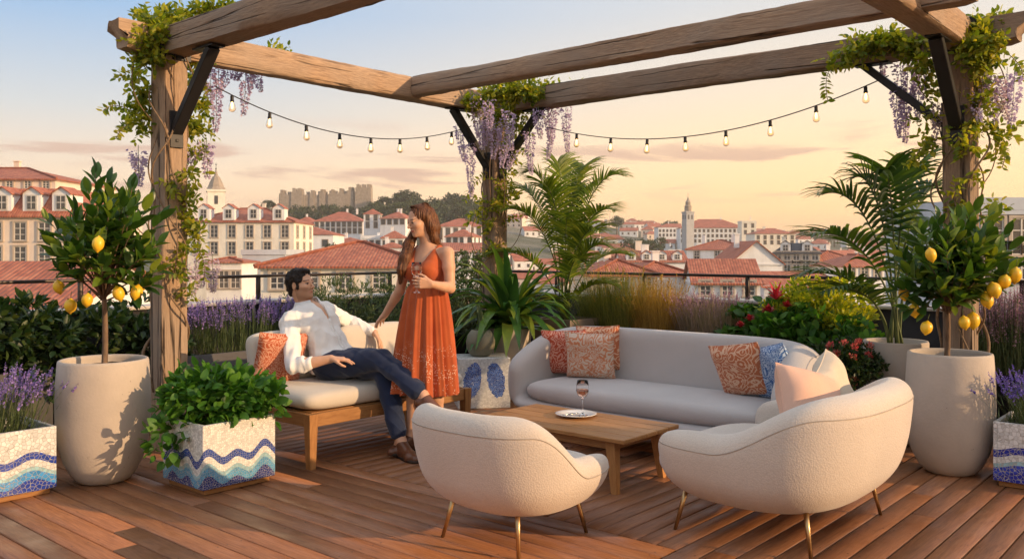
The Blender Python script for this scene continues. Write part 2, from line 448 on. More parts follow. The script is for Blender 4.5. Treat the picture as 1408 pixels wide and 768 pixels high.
# ---------------------------------------------------------------- deck: mitred board fields
def board(mb, p, d, L, wd, rr):           # p start centre-line, d unit direction, cross-section with eased edges
    d = Vector(d); q = Vector((-d.y, d.x, 0)); h = wd/2; e = .004; tk = .025
    prof = [(-h, -tk), (-h, -e), (-h+e, 0), (h-e, 0), (h, -e), (h, -tk)]
    vs = []; uv = []
    for a in (0, L):
        for (x, z) in prof:
            vs.append(p+d*a+q*x+UP*z); uv.append((a, x))
    f = [(i, i+1, i+7, i+6) for i in range(5)]+[(0, 5, 4, 3, 2, 1), (6, 7, 8, 9, 10, 11)]
    f = [t_[::-1] for t_ in f]
    mb.add([tuple(v) for v in vs], f, rr, 0, uv)
def field(mb, s0, s1, k0, k1, along, pitch, gap, jit=0):
    # along 'u': boards run in s; along 'w': boards run in k
    a0, a1, b0, b1 = (k0, k1, s0, s1) if along == 'u' else (s0, s1, k0, k1)
    n = int((a1-a0)/pitch+.5); pt = (a1-a0)/n
    for i in range(n):
        a = a0+(i+.5)*pt; b = b0
        cuts = [b0]
        x = b0+rd.uniform(1.5, 5.5)
        while x < b1-1.: cuts.append(x); x += rd.uniform(3., 5.)
        cuts.append(b1)
        for c0, c1 in zip(cuts[:-1], cuts[1:]):
            if along == 'u': board(mb, SK(c1, a), U, c1-c0-.003, pt-gap, rd.random())
            else: board(mb, SK(a, c0), V_, c1-c0-.003, pt-gap, rd.random())
mb = MB()
S0, K0 = 3.0, 3.86
field(mb, -1.1, S0-.003, -1.3, K0-.003, 'u', .112, .006)
field(mb, S0, 8.6, -1.3, K0-.003, 'w', .125, .007)
field(mb, -1.1, 8.6, K0, 8.8, 'u', .13, .008)
sc_v = []
def screws(a, b, d, wd):
    L = (b-a).length; n_ = int(L/.5); q = Vector((-d.y, d.x, 0))
    for i in range(n_+1):
        p = a+d*(.06+i*(L-.12)/max(1, n_))
        for s_ in (-1, 1): sc_v.append(p+q*s_*wd*.30+UP*.0006)
for i in range(27):
    a_ = S0+(i+.5)*.1244
    screws(SK(a_, 0), SK(a_, K0), V_, .125)
for i in range(30):
    a_ = K0+(i+.5)*.13
    screws(SK(7, a_), SK(1, a_), U, .13)
sp_ = np.array([tuple(v) for v in sc_v]); an = np.arange(6)*PI/3; disc = np.stack([np.cos(an)*.0042, np.sin(an)*.0042, np.zeros(6)], 1)
dk = tag(mb.build('deck', M_deck), kind='structure')
mb = MB(); mb.add((sp_[:, None]+disc[None]).reshape(-1, 3), (np.arange(6)[None]+(np.arange(len(sp_))*6)[:, None])); tag(mb.build('deck_screws', M_black), kind='structure')
mb = MB(); mb.box((0, 0, 0), (9.9, 10.3, .2)); 
sub = mb.build('deck_base', M_wall, loc=tuple(SK(3.75, 3.75, -.14)), rz=ANG_U); tag(sub, kind='structure')
# the building that carries the terrace
mb = MB(); mb.box((0, 0, 0), (10.2, 10.6, 16.5)); 
o = mb.build('roof_building', simple('own_wall', (.5, .46, .4), .9, bump=.2), loc=tuple(SK(3.75, 3.75, -8.52)), rz=ANG_U)
tag(o, 'building carrying the wooden roof terrace', 'building')

# ---------------------------------------------------------------- parapet wall with railing
OFL, OFR = 1.34, 1.18                     # rail offsets outside the post lines
CORN = C0+U*OFR-V_*OFL
def parapet(dirv, L, label, rz):
    t_ = thing('parapet_wall', label, 'wall', tuple(CORN), rz)
    mb = MB(); mb.box((L/2, 0, .43), (L, .16, .95)); mb.build('wall', M_wall, t_)
    mb = MB(); mb.box((L/2, 0, .922), (L, .26, .03), bev=.004); mb.build('coping', M_cop, t_)
    return t_
def railing(L, posts, label, rz):
    t_ = thing('railing', label, 'railing', tuple(CORN+UP*.94), rz)
    mb = MB(); mb.box((L/2, 0, .236-.014), (L, .05, .028), bev=.005); mb.build('top_rail', M_rail, t_)
    for x in posts:
        mb = MB(); mb.box((x, 0, .104), (.035, .035, .208), bev=.003); mb.build('post', M_rail, t_)
    return t_
ang_l = math.atan2(-U.y, -U.x); ang_r = math.atan2(V_.y, V_.x)
parapet(-U, 10.5, 'charcoal parapet wall with pale coping behind the seated man and lavender', ang_l)
parapet(V_, 10.5, 'charcoal parapet wall with pale coping behind the ornamental grasses', ang_r)
def cd(p): return (Vector((p.x, p.y, 0))-CORN).length
pl_ = [cd(left_at(x, OFL)) for x in (536, 355)]; stp = pl_[1]-pl_[0]
pr_ = [cd(right_at(x, OFR)) for x in (886, 1028)]; stq = pr_[1]-pr_[0]
railing(10.5, [pl_[0]+stp*i for i in range(-1, 6) if .1 < pl_[0]+stp*i < 10.4], 'dark metal railing on the parapet behind the seated man', ang_l)
railing(10.5, [pr_[0]+stq*i for i in range(-2, 9) if .1 < pr_[0]+stq*i < 10.4], 'dark metal railing on the parapet behind the grasses and grey sofa', ang_r)

# planter troughs along the parapet
def trough(p0, p1, w_, h, label):
    d = p1-p0; L = d.length; t_ = thing('planter_trough', label, 'planter', tuple((p0+p1)/2), math.atan2(d.y, d.x), 'long dark planters along the parapet')
    mb = MB()
    for sy in (-1, 1): mb.box((0, sy*(w_/2-.015), h/2), (L, .03, h), bev=.004)
    for sx in (-1, 1): mb.box((sx*(L/2-.015), 0, h/2), (.03, w_-.062, h-.002), bev=.003)
    mb.build('planter_body', M_trough, t_)
    mb = MB(); V = []; nx, ny = 40, 8
    for i in range(nx):
        for j in range(ny): V.append((-L/2+.032+(L-.064)*i/(nx-1), -w_/2+.032+(w_-.064)*j/(ny-1), h-.045+rd.uniform(-.012, .02)))
    mb.add(V, np.array([(i*ny+j, (i+1)*ny+j, (i+1)*ny+j+1, i*ny+j+1) for i in range(nx-1) for j in range(ny-1)])); mb.build('soil', M_soil, t_)
TW = .42
def lt(s0, s1, lab): trough(C0-U*s0-V_*1.02, C0-U*s1-V_*1.02, TW, .53, lab)
def rt(k0, k1, lab): trough(C0+U*.86+V_*k0, C0+U*.86+V_*k1, TW, .53, lab)
lt(-.1, 1.95, 'dark grey trough with the olive-green bush behind the seated man')
lt(2.0, 3.9, 'dark grey trough of purple lavender behind the wooden bench')
lt(3.95, 6.6, 'dark grey trough behind the left lemon tree pot')
rt(.98, 2.5, 'dark grey trough of ornamental grasses behind the grey sofa')
rt(2.55, 4.3, 'dark grey trough with the red-flowered plant behind the sofa arm')
rt(4.75, 7.2, 'dark grey trough of pink heather behind the right lemon tree pot')

# ---------------------------------------------------------------- pergola
ZB = 2.78; BH = .20; PW = .19
def rough_beam(name, L, w_, h, parent, loc, rot_z, seed, ends=(0, 0), mat=None, vertical=False):
    """squared timber with softened, slightly wandering edges; local X runs along it; ends=1 gives a cut-back tip."""
    r_ = np.random.default_rng(seed); n = max(12, int(L/.06)); mb = MB()
    sec = []
    c = .014
    for (y, z) in ((-w_/2, -h/2), (w_/2, -h/2), (w_/2, h/2), (-w_/2, h/2)):
        sec.append((y, z))
    pts = []
    for i in range(4):
        y, z = sec[i]; y2, z2 = sec[(i+1) % 4]
        sy, sz = (1 if y > 0 else -1), (1 if z > 0 else -1)
        if i in (0, 2): a = (y-sy*0, z-sz*c); b = (y-sy*c, z)
        else: a = (y-sy*c, z); b = (y, z-sz*c)
        pts += [a, b]
        for q in (.33, .66): pts.append((y+(y2-y)*q, z+(z2-z)*q))
    m = len(pts)
    wob = np.cumsum(r_.normal(0, .0011, (n+1, m, 2)), 0); wob -= wob.mean(0); wob = np.clip(wob, -.008, .008)
    V = []
    for i in range(n+1):
        x = L*i/n
        for j, (y, z) in enumerate(pts):
            xx = x
            if ends[1] and i == n: xx = x-(.0 if z > 0 else .07)
            zz = z
            if ends[1]:
                q = max(0, (x-(L-.13))/.13)
                if z < 0: zz = z*(1-.55*q*q)
            if ends[0]:
                q = max(0, (.13-x)/.13)
                if z < 0: zz = z*(1-.55*q*q)
            V.append((xx, y+wob[i, j, 0]+r_.normal(0, .0008), zz+wob[i, j, 1]+r_.normal(0, .0008)))
    f = [(i*m+j, (i+1)*m+j, (i+1)*m+(j+1) % m, i*m+(j+1) % m) for i in range(n) for j in range(m)]
    f += [tuple(range(m)), tuple(n*m+j for j in range(m))[::-1]]
    f = [q[::-1] for q in f]
    mb.add(V, f, float(r_.random())); o = mb.build(name, mat or M_beam, parent); o.location = loc
    o.rotation_euler = (0, -PI/2, rot_z) if vertical else (0, 0, rot_z)
    sharp(o, 50); return o
LP = 3.48; RP = 4.34
pg = thing('pergola', 'weathered timber pergola with black steel braces over the terrace', 'pergola', tuple(C0), 0)
def pl(s, k, z): return tuple(SK(s, k, z)-C0)
for i, (s, k) in enumerate(((LP, 0), (0, 0), (0, RP))):
    rough_beam('post', ZB-.002, PW, PW, pg, pl(s, k, 0), ANG_U, 20+i, vertical=True)
zc = ZB+BH/2
# back-left beam (runs u), from behind the corner to past the left post
rough_beam('beam', LP+.40+.095, .17, BH, pg, pl(-.095, 0, zc), ANG_U+PI, 31, ends=(0, 1))
# back beam (runs w) butts the first one
rough_beam('beam', RP+.42-.09, .17, BH-.004, pg, pl(0, .09, zc+.001), ANG_W, 32, ends=(0, 1))
# front-left beam (runs w) from the left post
rough_beam('beam', 5.6, .17, BH-.003, pg, pl(LP, .10, zc+.002), ANG_W, 33)
# cross beam
rough_beam('cross_beam', RP+.42-.09, .15, BH-.035, pg, pl(1.15, .09, zc+.012), ANG_W, 34, ends=(0, 1))
# front-right beam (runs -u) from the right post
rough_beam('beam', 6.2, .19, BH+.004, pg, pl(.10, RP, zc), ANG_U+PI, 35)
def brace(s, k, ds, dk, ln=.50, ht=.54):
    mb = MB(); a = Vector(pl(s+ds*(PW/2+.006), k+dk*(PW/2+.006), ZB-ht)); b = Vector(pl(s+ds*(PW/2+ln), k+dk*(PW/2+ln), ZB-.012))
    d = (b-a); L = d.length; hx = d.normalized(); side = Vector((-hx.y, hx.x, 0)).normalized(); nn = hx.cross(side)
    R = Matrix((hx, side, nn)).transposed()
    hor = Vector((hx.x, hx.y, 0)).normalized(); R2 = Matrix((hor, side, UP)).transposed()
    # flanged section: web plate and two flanges
    mb.box(tuple((a+b)/2), (L, .085, .052), R, bev=.004)
    mb.box(tuple(a+UP*.02+hor*.004), (.016, .10, .26), R2, bev=.003)
    mb.box(tuple(b-UP*(-.004)-hor*.06), (.26, .10, .014), R2, bev=.003)
    for q in (-.08, .1): mb.box(tuple(a+UP*(.02+q)+hor*.014), (.012, .02, .02), R2, bev=.003)
    mb.build('brace', M_black, pg, smooth=False)
brace(LP, 0, 0, 1); brace(0, 0, 1, 0); brace(0, 0, 0, 1); brace(0, RP, 1, 0); brace(0, RP, 0, -1, .56, .5)
def bracket(s, k, rz, w_=.25, h=.235):
    mb = MB(); mb.box((0, 0, 0), (.014, w_, h), bev=.003)
    for y in (-w_/2+.025, w_/2-.025):
        for z in (-.07, .07): mb.box((.010, y, z), (.012, .022, .022), bev=.003)
    mb.build('bracket', M_black, pg, smooth=False, loc=pl(s, k, zc-.01), rz=rz)
bracket(LP, .0925, ANG_W, .235); bracket(.0925, RP, ANG_U+PI, .25); bracket(1.15, .0925, ANG_W, .0)if False else None

# ---------------------------------------------------------------- string lights
def bulbglass():
    t = NT('bulb_glass'); b = t.bsdf(Base_Color=(1, .86, .66), Roughness=.02, IOR=1.05); b.inputs['Transmission Weight'].default_value = .96
    return t.done(b)
def emis(name, col, st):
    t = NT(name); return t.done(t.n('ShaderNodeEmission', {0: (*col, 1), 1: st}))
M_bulb = bulbglass(); M_fil = emis('filament', (1, .60, .22), 7.)
mb = MB(); mb.lathe([(.002, 0), (.012, -.004), (.0135, -.012), (.013, -.034), (.0165, -.042), (.0155, -.05)], 14); sock_me = mb.build('socket', M_black).data
mb = MB(); mb.lathe([(.0125, -.048), (.0145, -.056), (.023, -.075), (.027, -.093), (.0265, -.108), (.019, -.121), (.008, -.128), (.0005, -.129)], 18); bulb_me = mb.build('bulb', M_bulb).data
mb = MB()
for a in range(4):
    q = a*PI/2; mb.tube([(.003*math.cos(q), .003*math.sin(q), -.052), (.009*math.cos(q), .009*math.sin(q), -.078), (.006*math.cos(q+.5), .006*math.sin(q+.5), -.104)], .0012, 5)
fil_me = mb.build('filament', M_fil).data
for n_ in ('socket', 'bulb', 'filament'): bpy.data.objects.remove(bpy.data.objects[n_])
def string_lights(pfun, bulbs, label, span):
    root = thing('string_lights', label, 'string lights', tuple(pfun(bulbs[len(bulbs)//2])))
    o0 = root.location
    pts = [pfun(span[0]+(span[1]-span[0])*i/60)-o0 for i in range(61)]
    mb = MB(); mb.tube(pts, .0045, 6); mb.build('cable', M_black, root)
    for i, b in enumerate(bulbs):
        p = pfun(b)-o0; rz = rd.uniform(0, 6)
        s_ = bpy.data.objects.new('socket', sock_me); COL.objects.link(s_); s_.parent = root; s_.location = p; s_.rotation_euler = (rd.uniform(-.05, .05), rd.uniform(-.05, .05), rz)
        g_ = bpy.data.objects.new('bulb', bulb_me); COL.objects.link(g_); g_.parent = s_
        f_ = bpy.data.objects.new('filament', fil_me); COL.objects.link(f_); f_.parent = s_
def quad3(x, pts):
    (x0, y0), (x1, y1), (x2, y2) = pts
    return y0*(x-x1)*(x-x2)/((x0-x1)*(x0-x2))+y1*(x-x0)*(x-x2)/((x1-x0)*(x1-x2))+y2*(x-x0)*(x-x1)/((x2-x0)*(x2-x1))
def s_of(px):
    p = left_at(px, -.0); return (C0-p).dot(U)
def k_of(px):
    p = right_at(px, 0); return (p-C0).dot(V_)
def zpx(p, py): return H-(py-HY)*p.y/F
def mk(fun, of, pk):
    cp = []
    for (px, py) in pk:
        p = fun(px, 0); cp.append((of(px), zpx(p, py)))
    return cp
cl_ = mk(left_at, s_of, [(300, 121), (455, 181), (640, 176)])
cr_ = mk(right_at, k_of, [(765, 178), (942, 188), (1218, 106)])
string_lights(lambda s: SK(s, 0, quad3(s, cl_)), [s_of(x) for x in (319, 371, 421, 467, 510, 550, 587, 621)], 'string of warm bulbs from the left post to the corner post', (s_of(296), s_of(648)))
string_lights(lambda k: SK(0, k, quad3(k, cr_)), [k_of(x) for x in (793, 840, 890, 942, 998, 1059, 1122, 1190)], 'string of warm bulbs from the corner post to the right post', (k_of(752), k_of(1222)))
# ---------------------------------------------------------------- furniture
from mathutils.bvhtree import BVHTree
def boucle(name, col, sc_=150, st=.5):
    t = NT(name); c = t.coord('Object')
    n1 = t.noise(c, sc_, 2, .5); vo = t.n('ShaderNodeTexVoronoi', {'Vector': c, 'Scale': sc_*.9}).outputs['Distance']
    base = t.ramp(t.noise(c, 2.5, 4), [(.3, tuple(q*.93 for q in col)), (.7, tuple(min(1, q*1.05) for q in col))])
    base = t.mix(t.rng(vo, .2, .7, 0, .22), base, tuple(q*.6 for q in col))
    hgt = t.math('SUBTRACT', n1, vo)
    b = t.bsdf(Base_Color=base, Roughness=.9, Normal=t.bump(hgt, st, .004)); b.inputs['Sheen Weight'].default_value = .25
    b.inputs['Specular IOR Level'].default_value = .15; return t.done(b)
M_boucle = boucle('cream_boucle', (.60, .52, .44), 140, .28)
M_grey = boucle('grey_upholstery', (.50, .465, .445), 260, .25)
M_cream = boucle('cream_canvas', (.60, .53, .44), 320, .2)
M_seam = simple('seam_cord', (.40, .34, .28), .9)
M_gseam = simple('grey_seam_cord', (.30, .29, .30), .9)

def tub(w_, d_, hb, ha, bz, th, h, p=2.7, lean=.14, nar=.30, zpk=.5, f0=-.05, f1=.30, seatz=.2, kb=.12, arm_out=0.):
    a, b = w_/2, d_/2
    g = Grid((-a-.12, -b-.16, bz-.04), (a+.12, b+.12, hb+.06), h)
    def T(x, y): return hb+(ha-hb)*sstep(y/b, f0, f1)
    def fn(D, X, Y, Z):
        Tn = T(X, Y)
        zz = Z/zpk
        s = 1-nar*np.clip(1-zz, 0, 1)**2-.10*np.clip(zz-1, 0, 1)**2
        yc = Y+lean*(Z-.3)*(1-sstep(Y/b, -.6, .4))
        ax, ay = np.abs(X)/(a*s), np.abs(yc)/(b*s)
        q = (ax**p+ay**p+1e-9)**(1/p)
        d = (q-1)*min(a, b)*.9
        d = smax(d, (Z-Tn)*.85, .10); d = smax(d, bz-Z+.03*(ax**2+ay**2), kb)
        # hollow between the arms
        ai, bi = a*s-th, b*s-th
        axi = np.abs(X)/ai; ayi = np.where(yc < 0, np.abs(yc)/bi, 0)
        qi = (axi**p+ayi**p+1e-9)**(1/p)
        c = smax((qi-1)*min(a, b)*.8, seatz-Z, .03)
        return smax(d, -c, .09)
    g.fn(fn); V, Fc = g.mesh(); return V, Fc, T
def seam(V, Fc, T, w_, d_, off, a0, a1, mat, parent, n=90, r=.0035):
    bvh = BVHTree.FromPolygons(V.tolist(), Fc.tolist()); pts = []
    for i in range(n+1):
        t_ = a0+(a1-a0)*i/n; dx, dy = math.cos(t_), math.sin(t_)
        # find the wall at this azimuth, then the seam height from the rim height there
        z = .35
        for _ in range(4):
            hit = bvh.ray_cast(Vector((dx*3, dy*3, z)), Vector((-dx, -dy, 0)))
            if hit[0] is None: break
            z = float(T(hit[0].x, hit[0].y))-off
        if hit[0] is not None: pts.append(hit[0])
    runs = [[pts[0]]]
    for p in pts[1:]:
        if (p-runs[-1][-1]).length < .09 and abs(p.z-runs[-1][-1].z) < .045: runs[-1].append(p)
        else: runs.append([p])
    mb = MB()
    for q in runs:
        if len(q) > 24: mb.tube(q, r, 6)
    return mb.build('seam', mat, parent)
def slab(w_, d_, z0, z1, h, p=3.2, rnd_=.05, cut=None, bulge=.02, yoff=0, fcurve=0.):
    a, b = w_/2, d_/2; g = Grid((-a-.04, yoff-b-.04, z0-.03), (a+.04, yoff+b+.04, z1+.05), h)
    def fn(D, X, Y, Z):
        Yo = Y-yoff; ax, ay = np.abs(X)/a, np.abs(Yo)/b; q = (ax**p+ay**p+1e-9)**(1/p); d = (q-1)*min(a, b)*.9
        top = z1+bulge*(1-ax**2)*(1-ay**2)
        return smax(smax(d, Z-top, rnd_), z0-Z, rnd_)
    g.fn(fn); return g.mesh()
def legs(pts, tops, mat, parent, r0=.009, r1=.014, name='leg'):
    for p, q in zip(pts, tops):
        mb = MB(); mb.tube([p, q], [r0, r1], 14); mb.build(name, mat, parent)

def seatthing(name, label, cat, loc, rz, w_, d_, hb, ha, bz, th, mat, seam_mat, lw, ld, seat_top, legh, group=None, h=.0125, p=2.7, cw=.03, cd=0., **kw):
    root = thing(name, label, cat, loc, rz, group)
    V, Fc, T = tub(w_, d_, hb, ha, bz, th, h, p=p, seatz=seat_top-.13, **kw)
    mb = MB(); mb.add(V, Fc); mb.build('shell', mat, root)
    seam(V, Fc, T, w_, d_, .085, PI*1.5-2.35, PI*1.5+2.35, seam_mat, root)
    V2, F2 = slab(w_-2*th+cw, d_-th*.9-cd, seat_top-.14, seat_top, h, p=4 if w_ > 1.3 else 3, rnd_=.07, yoff=th*.45-cd/2)
    mb = MB(); mb.add(V2, F2); mb.build('seat_cushion', mat, root)
    P = []; Q = []
    for sx in (-1, 1):
        for sy in (-1, 1):
            P.append((sx*lw/2, sy*ld/2, 0)); Q.append((sx*(lw/2-.05), sy*(ld/2-.05), legh))
    legs(P, Q, M_brass, root)
    return root
arm = seatthing('armchair', 'cream boucle armchair seen from behind on slim brass legs', 'armchair', (.015, 4.34, 0), ANG_U-PI/2, .90, .86, .665, .43, .15, .15, M_boucle, M_seam, .49, .52, .36, .25,
    nar=.34, zpk=.52, f0=-.78, f1=.10, kb=.16)
lov = seatthing('loveseat', 'rounded cream boucle loveseat with two pale cushions', 'loveseat', (1.39, 4.545, 0), ANG_W-PI/2+PI, 1.36, 1.06, .745, .545, .15, .18, M_boucle, M_seam, .93, .70, .40, .25,
    nar=.30, zpk=.50, f0=-.85, f1=.10, p=3.0, kb=.16)
sofa = seatthing('curved_sofa', 'long grey curved sofa with patterned cushions before the grasses', 'sofa', (1.02, 6.30, 0), ANG_U+PI/2, 2.38, .94, .80, .58, .14, .20, M_grey, M_gseam, 2.0, .6, .415, .2,
    nar=.12, zpk=.4, f0=-.35, f1=.95, p=4.2, kb=.10, lean=.10, cw=.0, cd=.05)

# wooden bench with loose cushions
bench = thing('wooden_bench', 'low teak bench with cream cushions where the man sits', 'bench', tuple(Vector((-1.29, 5.6, 0))+U*.75-V_*.39), ANG_U)
BL, BD, BZ = 1.50, .78, .355
for sx in (-1, 1):
    for sy in (-1, 1):
        mb = MB(); x, y = sx*(BL/2-.035), sy*(BD/2-.035)
        vs = []; 
        for z, q in ((0, .022), (BZ-.002, .034)):
            for (a, b) in ((-1, -1), (1, -1), (1, 1), (-1, 1)): vs.append((x+a*q, y+b*q, z))
        mb.add(vs, [(0, 1, 5, 4), (1, 2, 6, 5), (2, 3, 7, 6), (3, 0, 4, 7), (3, 2, 1, 0), (4, 5, 6, 7)], rd.random())
        mb.build('leg', woodmat('teak_leg', (.46, .23, .085), (.30, .135, .045), rough=.42, bump=.08, axis=2) if (sx, sy) == (-1, -1) else bpy.data.materials['teak_leg'], bench, smooth=False)
for sy in (-1, 1):
    mb = MB(); mb.box((0, sy*(BD/2-.032), BZ-.045), (BL-.14, .035, .085), bev=.004); mb.build('front_rail' if sy < 0 else 'back_rail', M_teak, bench, smooth=False)
for sx in (-1, 1):
    mb = MB(); mb.box((sx*(BL/2-.032), 0, BZ-.045), (.035, BD-.14, .085), bev=.004); mb.build('side_rail', woodmat('teak_side', (.46, .23, .085), (.30, .135, .045), rough=.42, axis=1) if sx < 0 else bpy.data.materials['teak_side'], bench, smooth=False)
mb = MB(); mb.box((0, 0, BZ-.006), (BL-.10, BD-.10, .016)); mb.build('seat_base', M_teak, bench, smooth=False)
V, Fc = slab(BL-.01, BD-.04, BZ+.006, BZ+.125, .0125, p=9, rnd_=.06, bulge=.015); mb = MB(); mb.add(V, Fc); mb.build('seat_cushion', M_cream, bench)
V, Fc = slab(BL/2-.015, .36, -.07, .07, .0125, p=6, rnd_=.06, bulge=.02)
me = None
for sx in (-1, 1):
    mb = MB(); mb.add(V, Fc); o = mb.build('back_cushion', M_cream, bench); o.location = (sx*(BL/4), BD/2-.075, BZ+.30); o.rotation_euler = (math.radians(78), 0, 0)

# coffee table
tb = thing('coffee_table', 'low teak slatted coffee table between the seats', 'table', tuple(Vector((.63, 4.97, 0))-V_*.57+U*.31), ANG_W)
TL, TD, TZ = 1.14, .62, .33
mb = MB(); n = 5; pw = TD/n
for i in range(n): mb.box((0, -TD/2+pw*(i+.5), TZ-.014), (TL, pw-.004, .026), r=rd.random(), bev=.004)
mb.build('tabletop', M_teak, tb, smooth=False)
mb = MB()
for y in (-TD/2+.07, TD/2-.07): mb.box((0, y, TZ-.055), (TL-.22, .03, .052), bev=.003)
for x in (-TL/2+.12, TL/2-.12): mb.box((x, 0, TZ-.056), (.03, TD-.172, .05), bev=.003)
mb.build('apron', M_teak, tb, smooth=False)
for sx in (-1, 1):
    for sy in (-1, 1):
        mb = MB(); vs = []
        for z, q, o_ in ((0, .02, .0), (TZ-.03, .032, .035)):
            cx, cy = sx*(TL/2-.09-o_*1.0), sy*(TD/2-.055-o_*.5)
            for (a, b) in ((-1, -1), (1, -1), (1, 1), (-1, 1)): vs.append((cx+a*q, cy+b*q*.9, z))
        mb.add(vs, [(0, 1, 5, 4), (1, 2, 6, 5), (2, 3, 7, 6), (3, 0, 4, 7), (3, 2, 1, 0), (4, 5, 6, 7)], rd.random())
        mb.build('leg', bpy.data.materials['teak_leg'], tb, smooth=False)

# ---------------------------------------------------------------- glass, plate
def glassmat(name='clear_glass', col=(1, 1, 1), ior=1.3):
    t = NT(name); b = t.bsdf(Base_Color=col, Roughness=.0, IOR=ior); b.inputs['Transmission Weight'].default_value = 1.; return t.done(b)
M_glass = glassmat(); M_wine = glassmat('rose_wine', (.97, .54, .40), 1.33)
def wineglass(loc, label, s=1., tilt=(0, 0)):
    root = thing('wine_glass', label, 'wine glass', loc); root.rotation_euler = (tilt[0], tilt[1], 0)
    mb = MB(); out = [(.0003, .0015), (.032, .0015), (.034, .003), (.02, .006), (.006, .012), (.0035, .03), (.0033, .10), (.008, .108), (.022, .117), (.034, .135), (.0385, .155), (.037, .18), (.032, .212)]
    inn = [(.0308, .2125), (.0358, .18), (.0372, .155), (.0328, .136), (.021, .1195), (.006, .1125), (.0003, .111)]
    mb.lathe([(r*s, z*s) for r, z in out+inn], 36); mb.build('glass', M_glass, root)
    mb = MB(); pr = [(.0003, .1118), (.006, .1132), (.0208, .1202), (.0325, .1365), (.0366, .152), (.0366, .1575), (.0003, .1575)]
    mb.lathe([(r*s, z*s) for r, z in pr], 36); mb.build('wine', M_wine, root); return root
M_china = simple('white_china', (.78, .75, .70), .15, var=.03, coat=.3)
M_steel = simple('steel', (.6, .58, .55), .2, 1.)
pc = (.415, 5.70, TZ)
pt_ = thing('plate', 'white china plate holding silver cutlery on the coffee table', 'plate', pc)
mb = MB(); mb.lathe([(.0005, .003), (.06, .003), (.066, .002), (.07, .004), (.10, .012), (.132, .018), (.135, .0205), (.130, .0215), (.10, .016), (.08, .0085), (.0005, .0080)], 56); mb.build('dish', M_china, pt_)
for i, (a, l) in enumerate(((.5, .15), (.9, .14), (-.4, .13))):
    t_ = thing('cutlery', ['silver fork lying on the plate on the coffee table', 'silver spoon lying on the plate on the coffee table', 'silver knife lying on the plate on the coffee table'][i], ['fork', 'spoon', 'knife'][i], (pc[0]-.04-.01*i, pc[1]-.02-.02*i, TZ+.014), a)
    mb = MB(); mb.box((-.03, 0, .004), (l*.6, .007, .003), bev=.001)
    if i == 0:
        mb.box((.025, 0, .006), (.025, .02, .002))
        for q in (-.008, -.003, .003, .008): mb.box((.049, q, .006), (.026, .002, .002))
    elif i == 1: mb.ell((.035, 0, .006), (.022, .014, .003))
    else: mb.box((.045, 0, .005), (.07, .013, .0015), bev=.001)
    mb.build('utensil', M_steel, t_)
wineglass((.455, 5.665, TZ+.0085), 'rosé wine glass standing on the plate on the coffee table', 1.08)

# ---------------------------------------------------------------- patterned cushions
def pattern(name, c1, c2, sc_=9., freq=26., th=.1, seed=0., warp=.25):
    t = NT(name); c = t.coord('Object', (1, .0, 1), (seed, seed*.7, seed*1.3))
    wv = t.n('ShaderNodeVectorMath', {0: t.noise(c, 5, 2, out=1)}, operation='SCALE'); wv.inputs['Scale'].default_value = warp
    v = t.n('ShaderNodeVectorMath', {0: c, 1: wv.outputs[0]}, operation='ADD').outputs[0]
    vo = t.n('ShaderNodeTexVoronoi', {'Vector': v, 'Scale': sc_}); d = vo.outputs['Distance']
    s = t.math('SINE', t.math('MULTIPLY', d, freq))
    petals = t.noise(v, sc_*5, 2, .4)
    m = t.math('MAXIMUM', t.rng(s, th, th+.25), t.rng(petals, .56, .6))
    col = t.mix(m, c1, c2); wev = t.noise(t.coord('Object'), 300, 2)
    col = t.mix(t.rng(wev, .3, .7, 0, .15), col, t.mix(.5, col, (.02, .02, .02)))
    b = t.bsdf(Base_Color=col, Roughness=.9, Normal=t.bump(wev, .2, .002)); b.inputs['Sheen Weight'].default_value = .2
    b.inputs['Specular IOR Level'].default_value = .15
    return t.done(b)
def cushion(label, loc, size, face, lean, mat, roll=0., edge=None, group=None, th=.075):
    """face: horizontal direction the front looks to; lean: backwards tilt; roll about the face axis"""
    f = Vector((face[0], face[1], 0)).normalized(); x = Vector((-f.y, f.x, 0))*-1
    # local: -y front, z up
    root_rz = math.atan2(x.y, x.x)
    n = 26; V = []; rr = random.Random(label)
    ph = rr.uniform(0, 6)
    def pt(i, j, side):
        u, v = -1+2*i/n, -1+2*j/n
        pin = 1-.055*(1-abs(u)**2.0)*(abs(v)**4)-0
        pin2 = 1-.055*(1-abs(v)**2.0)*(abs(u)**4)
        e = (1-u**4)*(1-v**4)
        tk = th*(max(e, 0)**.5)*(1+.06*math.sin(3*u+ph)+.06*math.sin(4*v+2*ph))
        wr = .006*math.sin(9*u*v+ph)*e
        return (u*size/2*pin2, side*(tk+wr), v*size/2*pin)
    mb = MB()
    for side in (-1, 1):
        vs = [pt(i, j, side) for i in range(n+1) for j in range(n+1)]
        f_ = [(i*(n+1)+j, (i+1)*(n+1)+j, (i+1)*(n+1)+j+1, i*(n+1)+j+1) for i in range(n) for j in range(n)]
        if side > 0: f_ = [q[::-1] for q in f_]
        mb.add(vs, f_, .5)
    o = mb.build('cushion', mat)
    tag(o, label, 'cushion', group)
    R = Matrix.Rotation(root_rz, 4, 'Z') @ Matrix.Rotation(-lean, 4, 'X') @ Matrix.Rotation(roll, 4, 'Y')
    o.matrix_world = Matrix.Translation(loc) @ R
    mb = MB(); per = [(i, 0) for i in range(n)]+[(n, j) for j in range(n)]+[(n-i, n) for i in range(n)]+[(0, n-j) for j in range(n+1)]
    pts = [pt(i, j, 1) for i, j in per]
    pts = [(p[0], 0, p[2]) for p in pts]
    mb.tube(pts, .0038, 6); mb.build('piping', edge or mat, o)
    return o
P_rust = pattern('rust_floral', (.42, .09, .035), (.62, .33, .22), 22, 20, .35, 1.1)
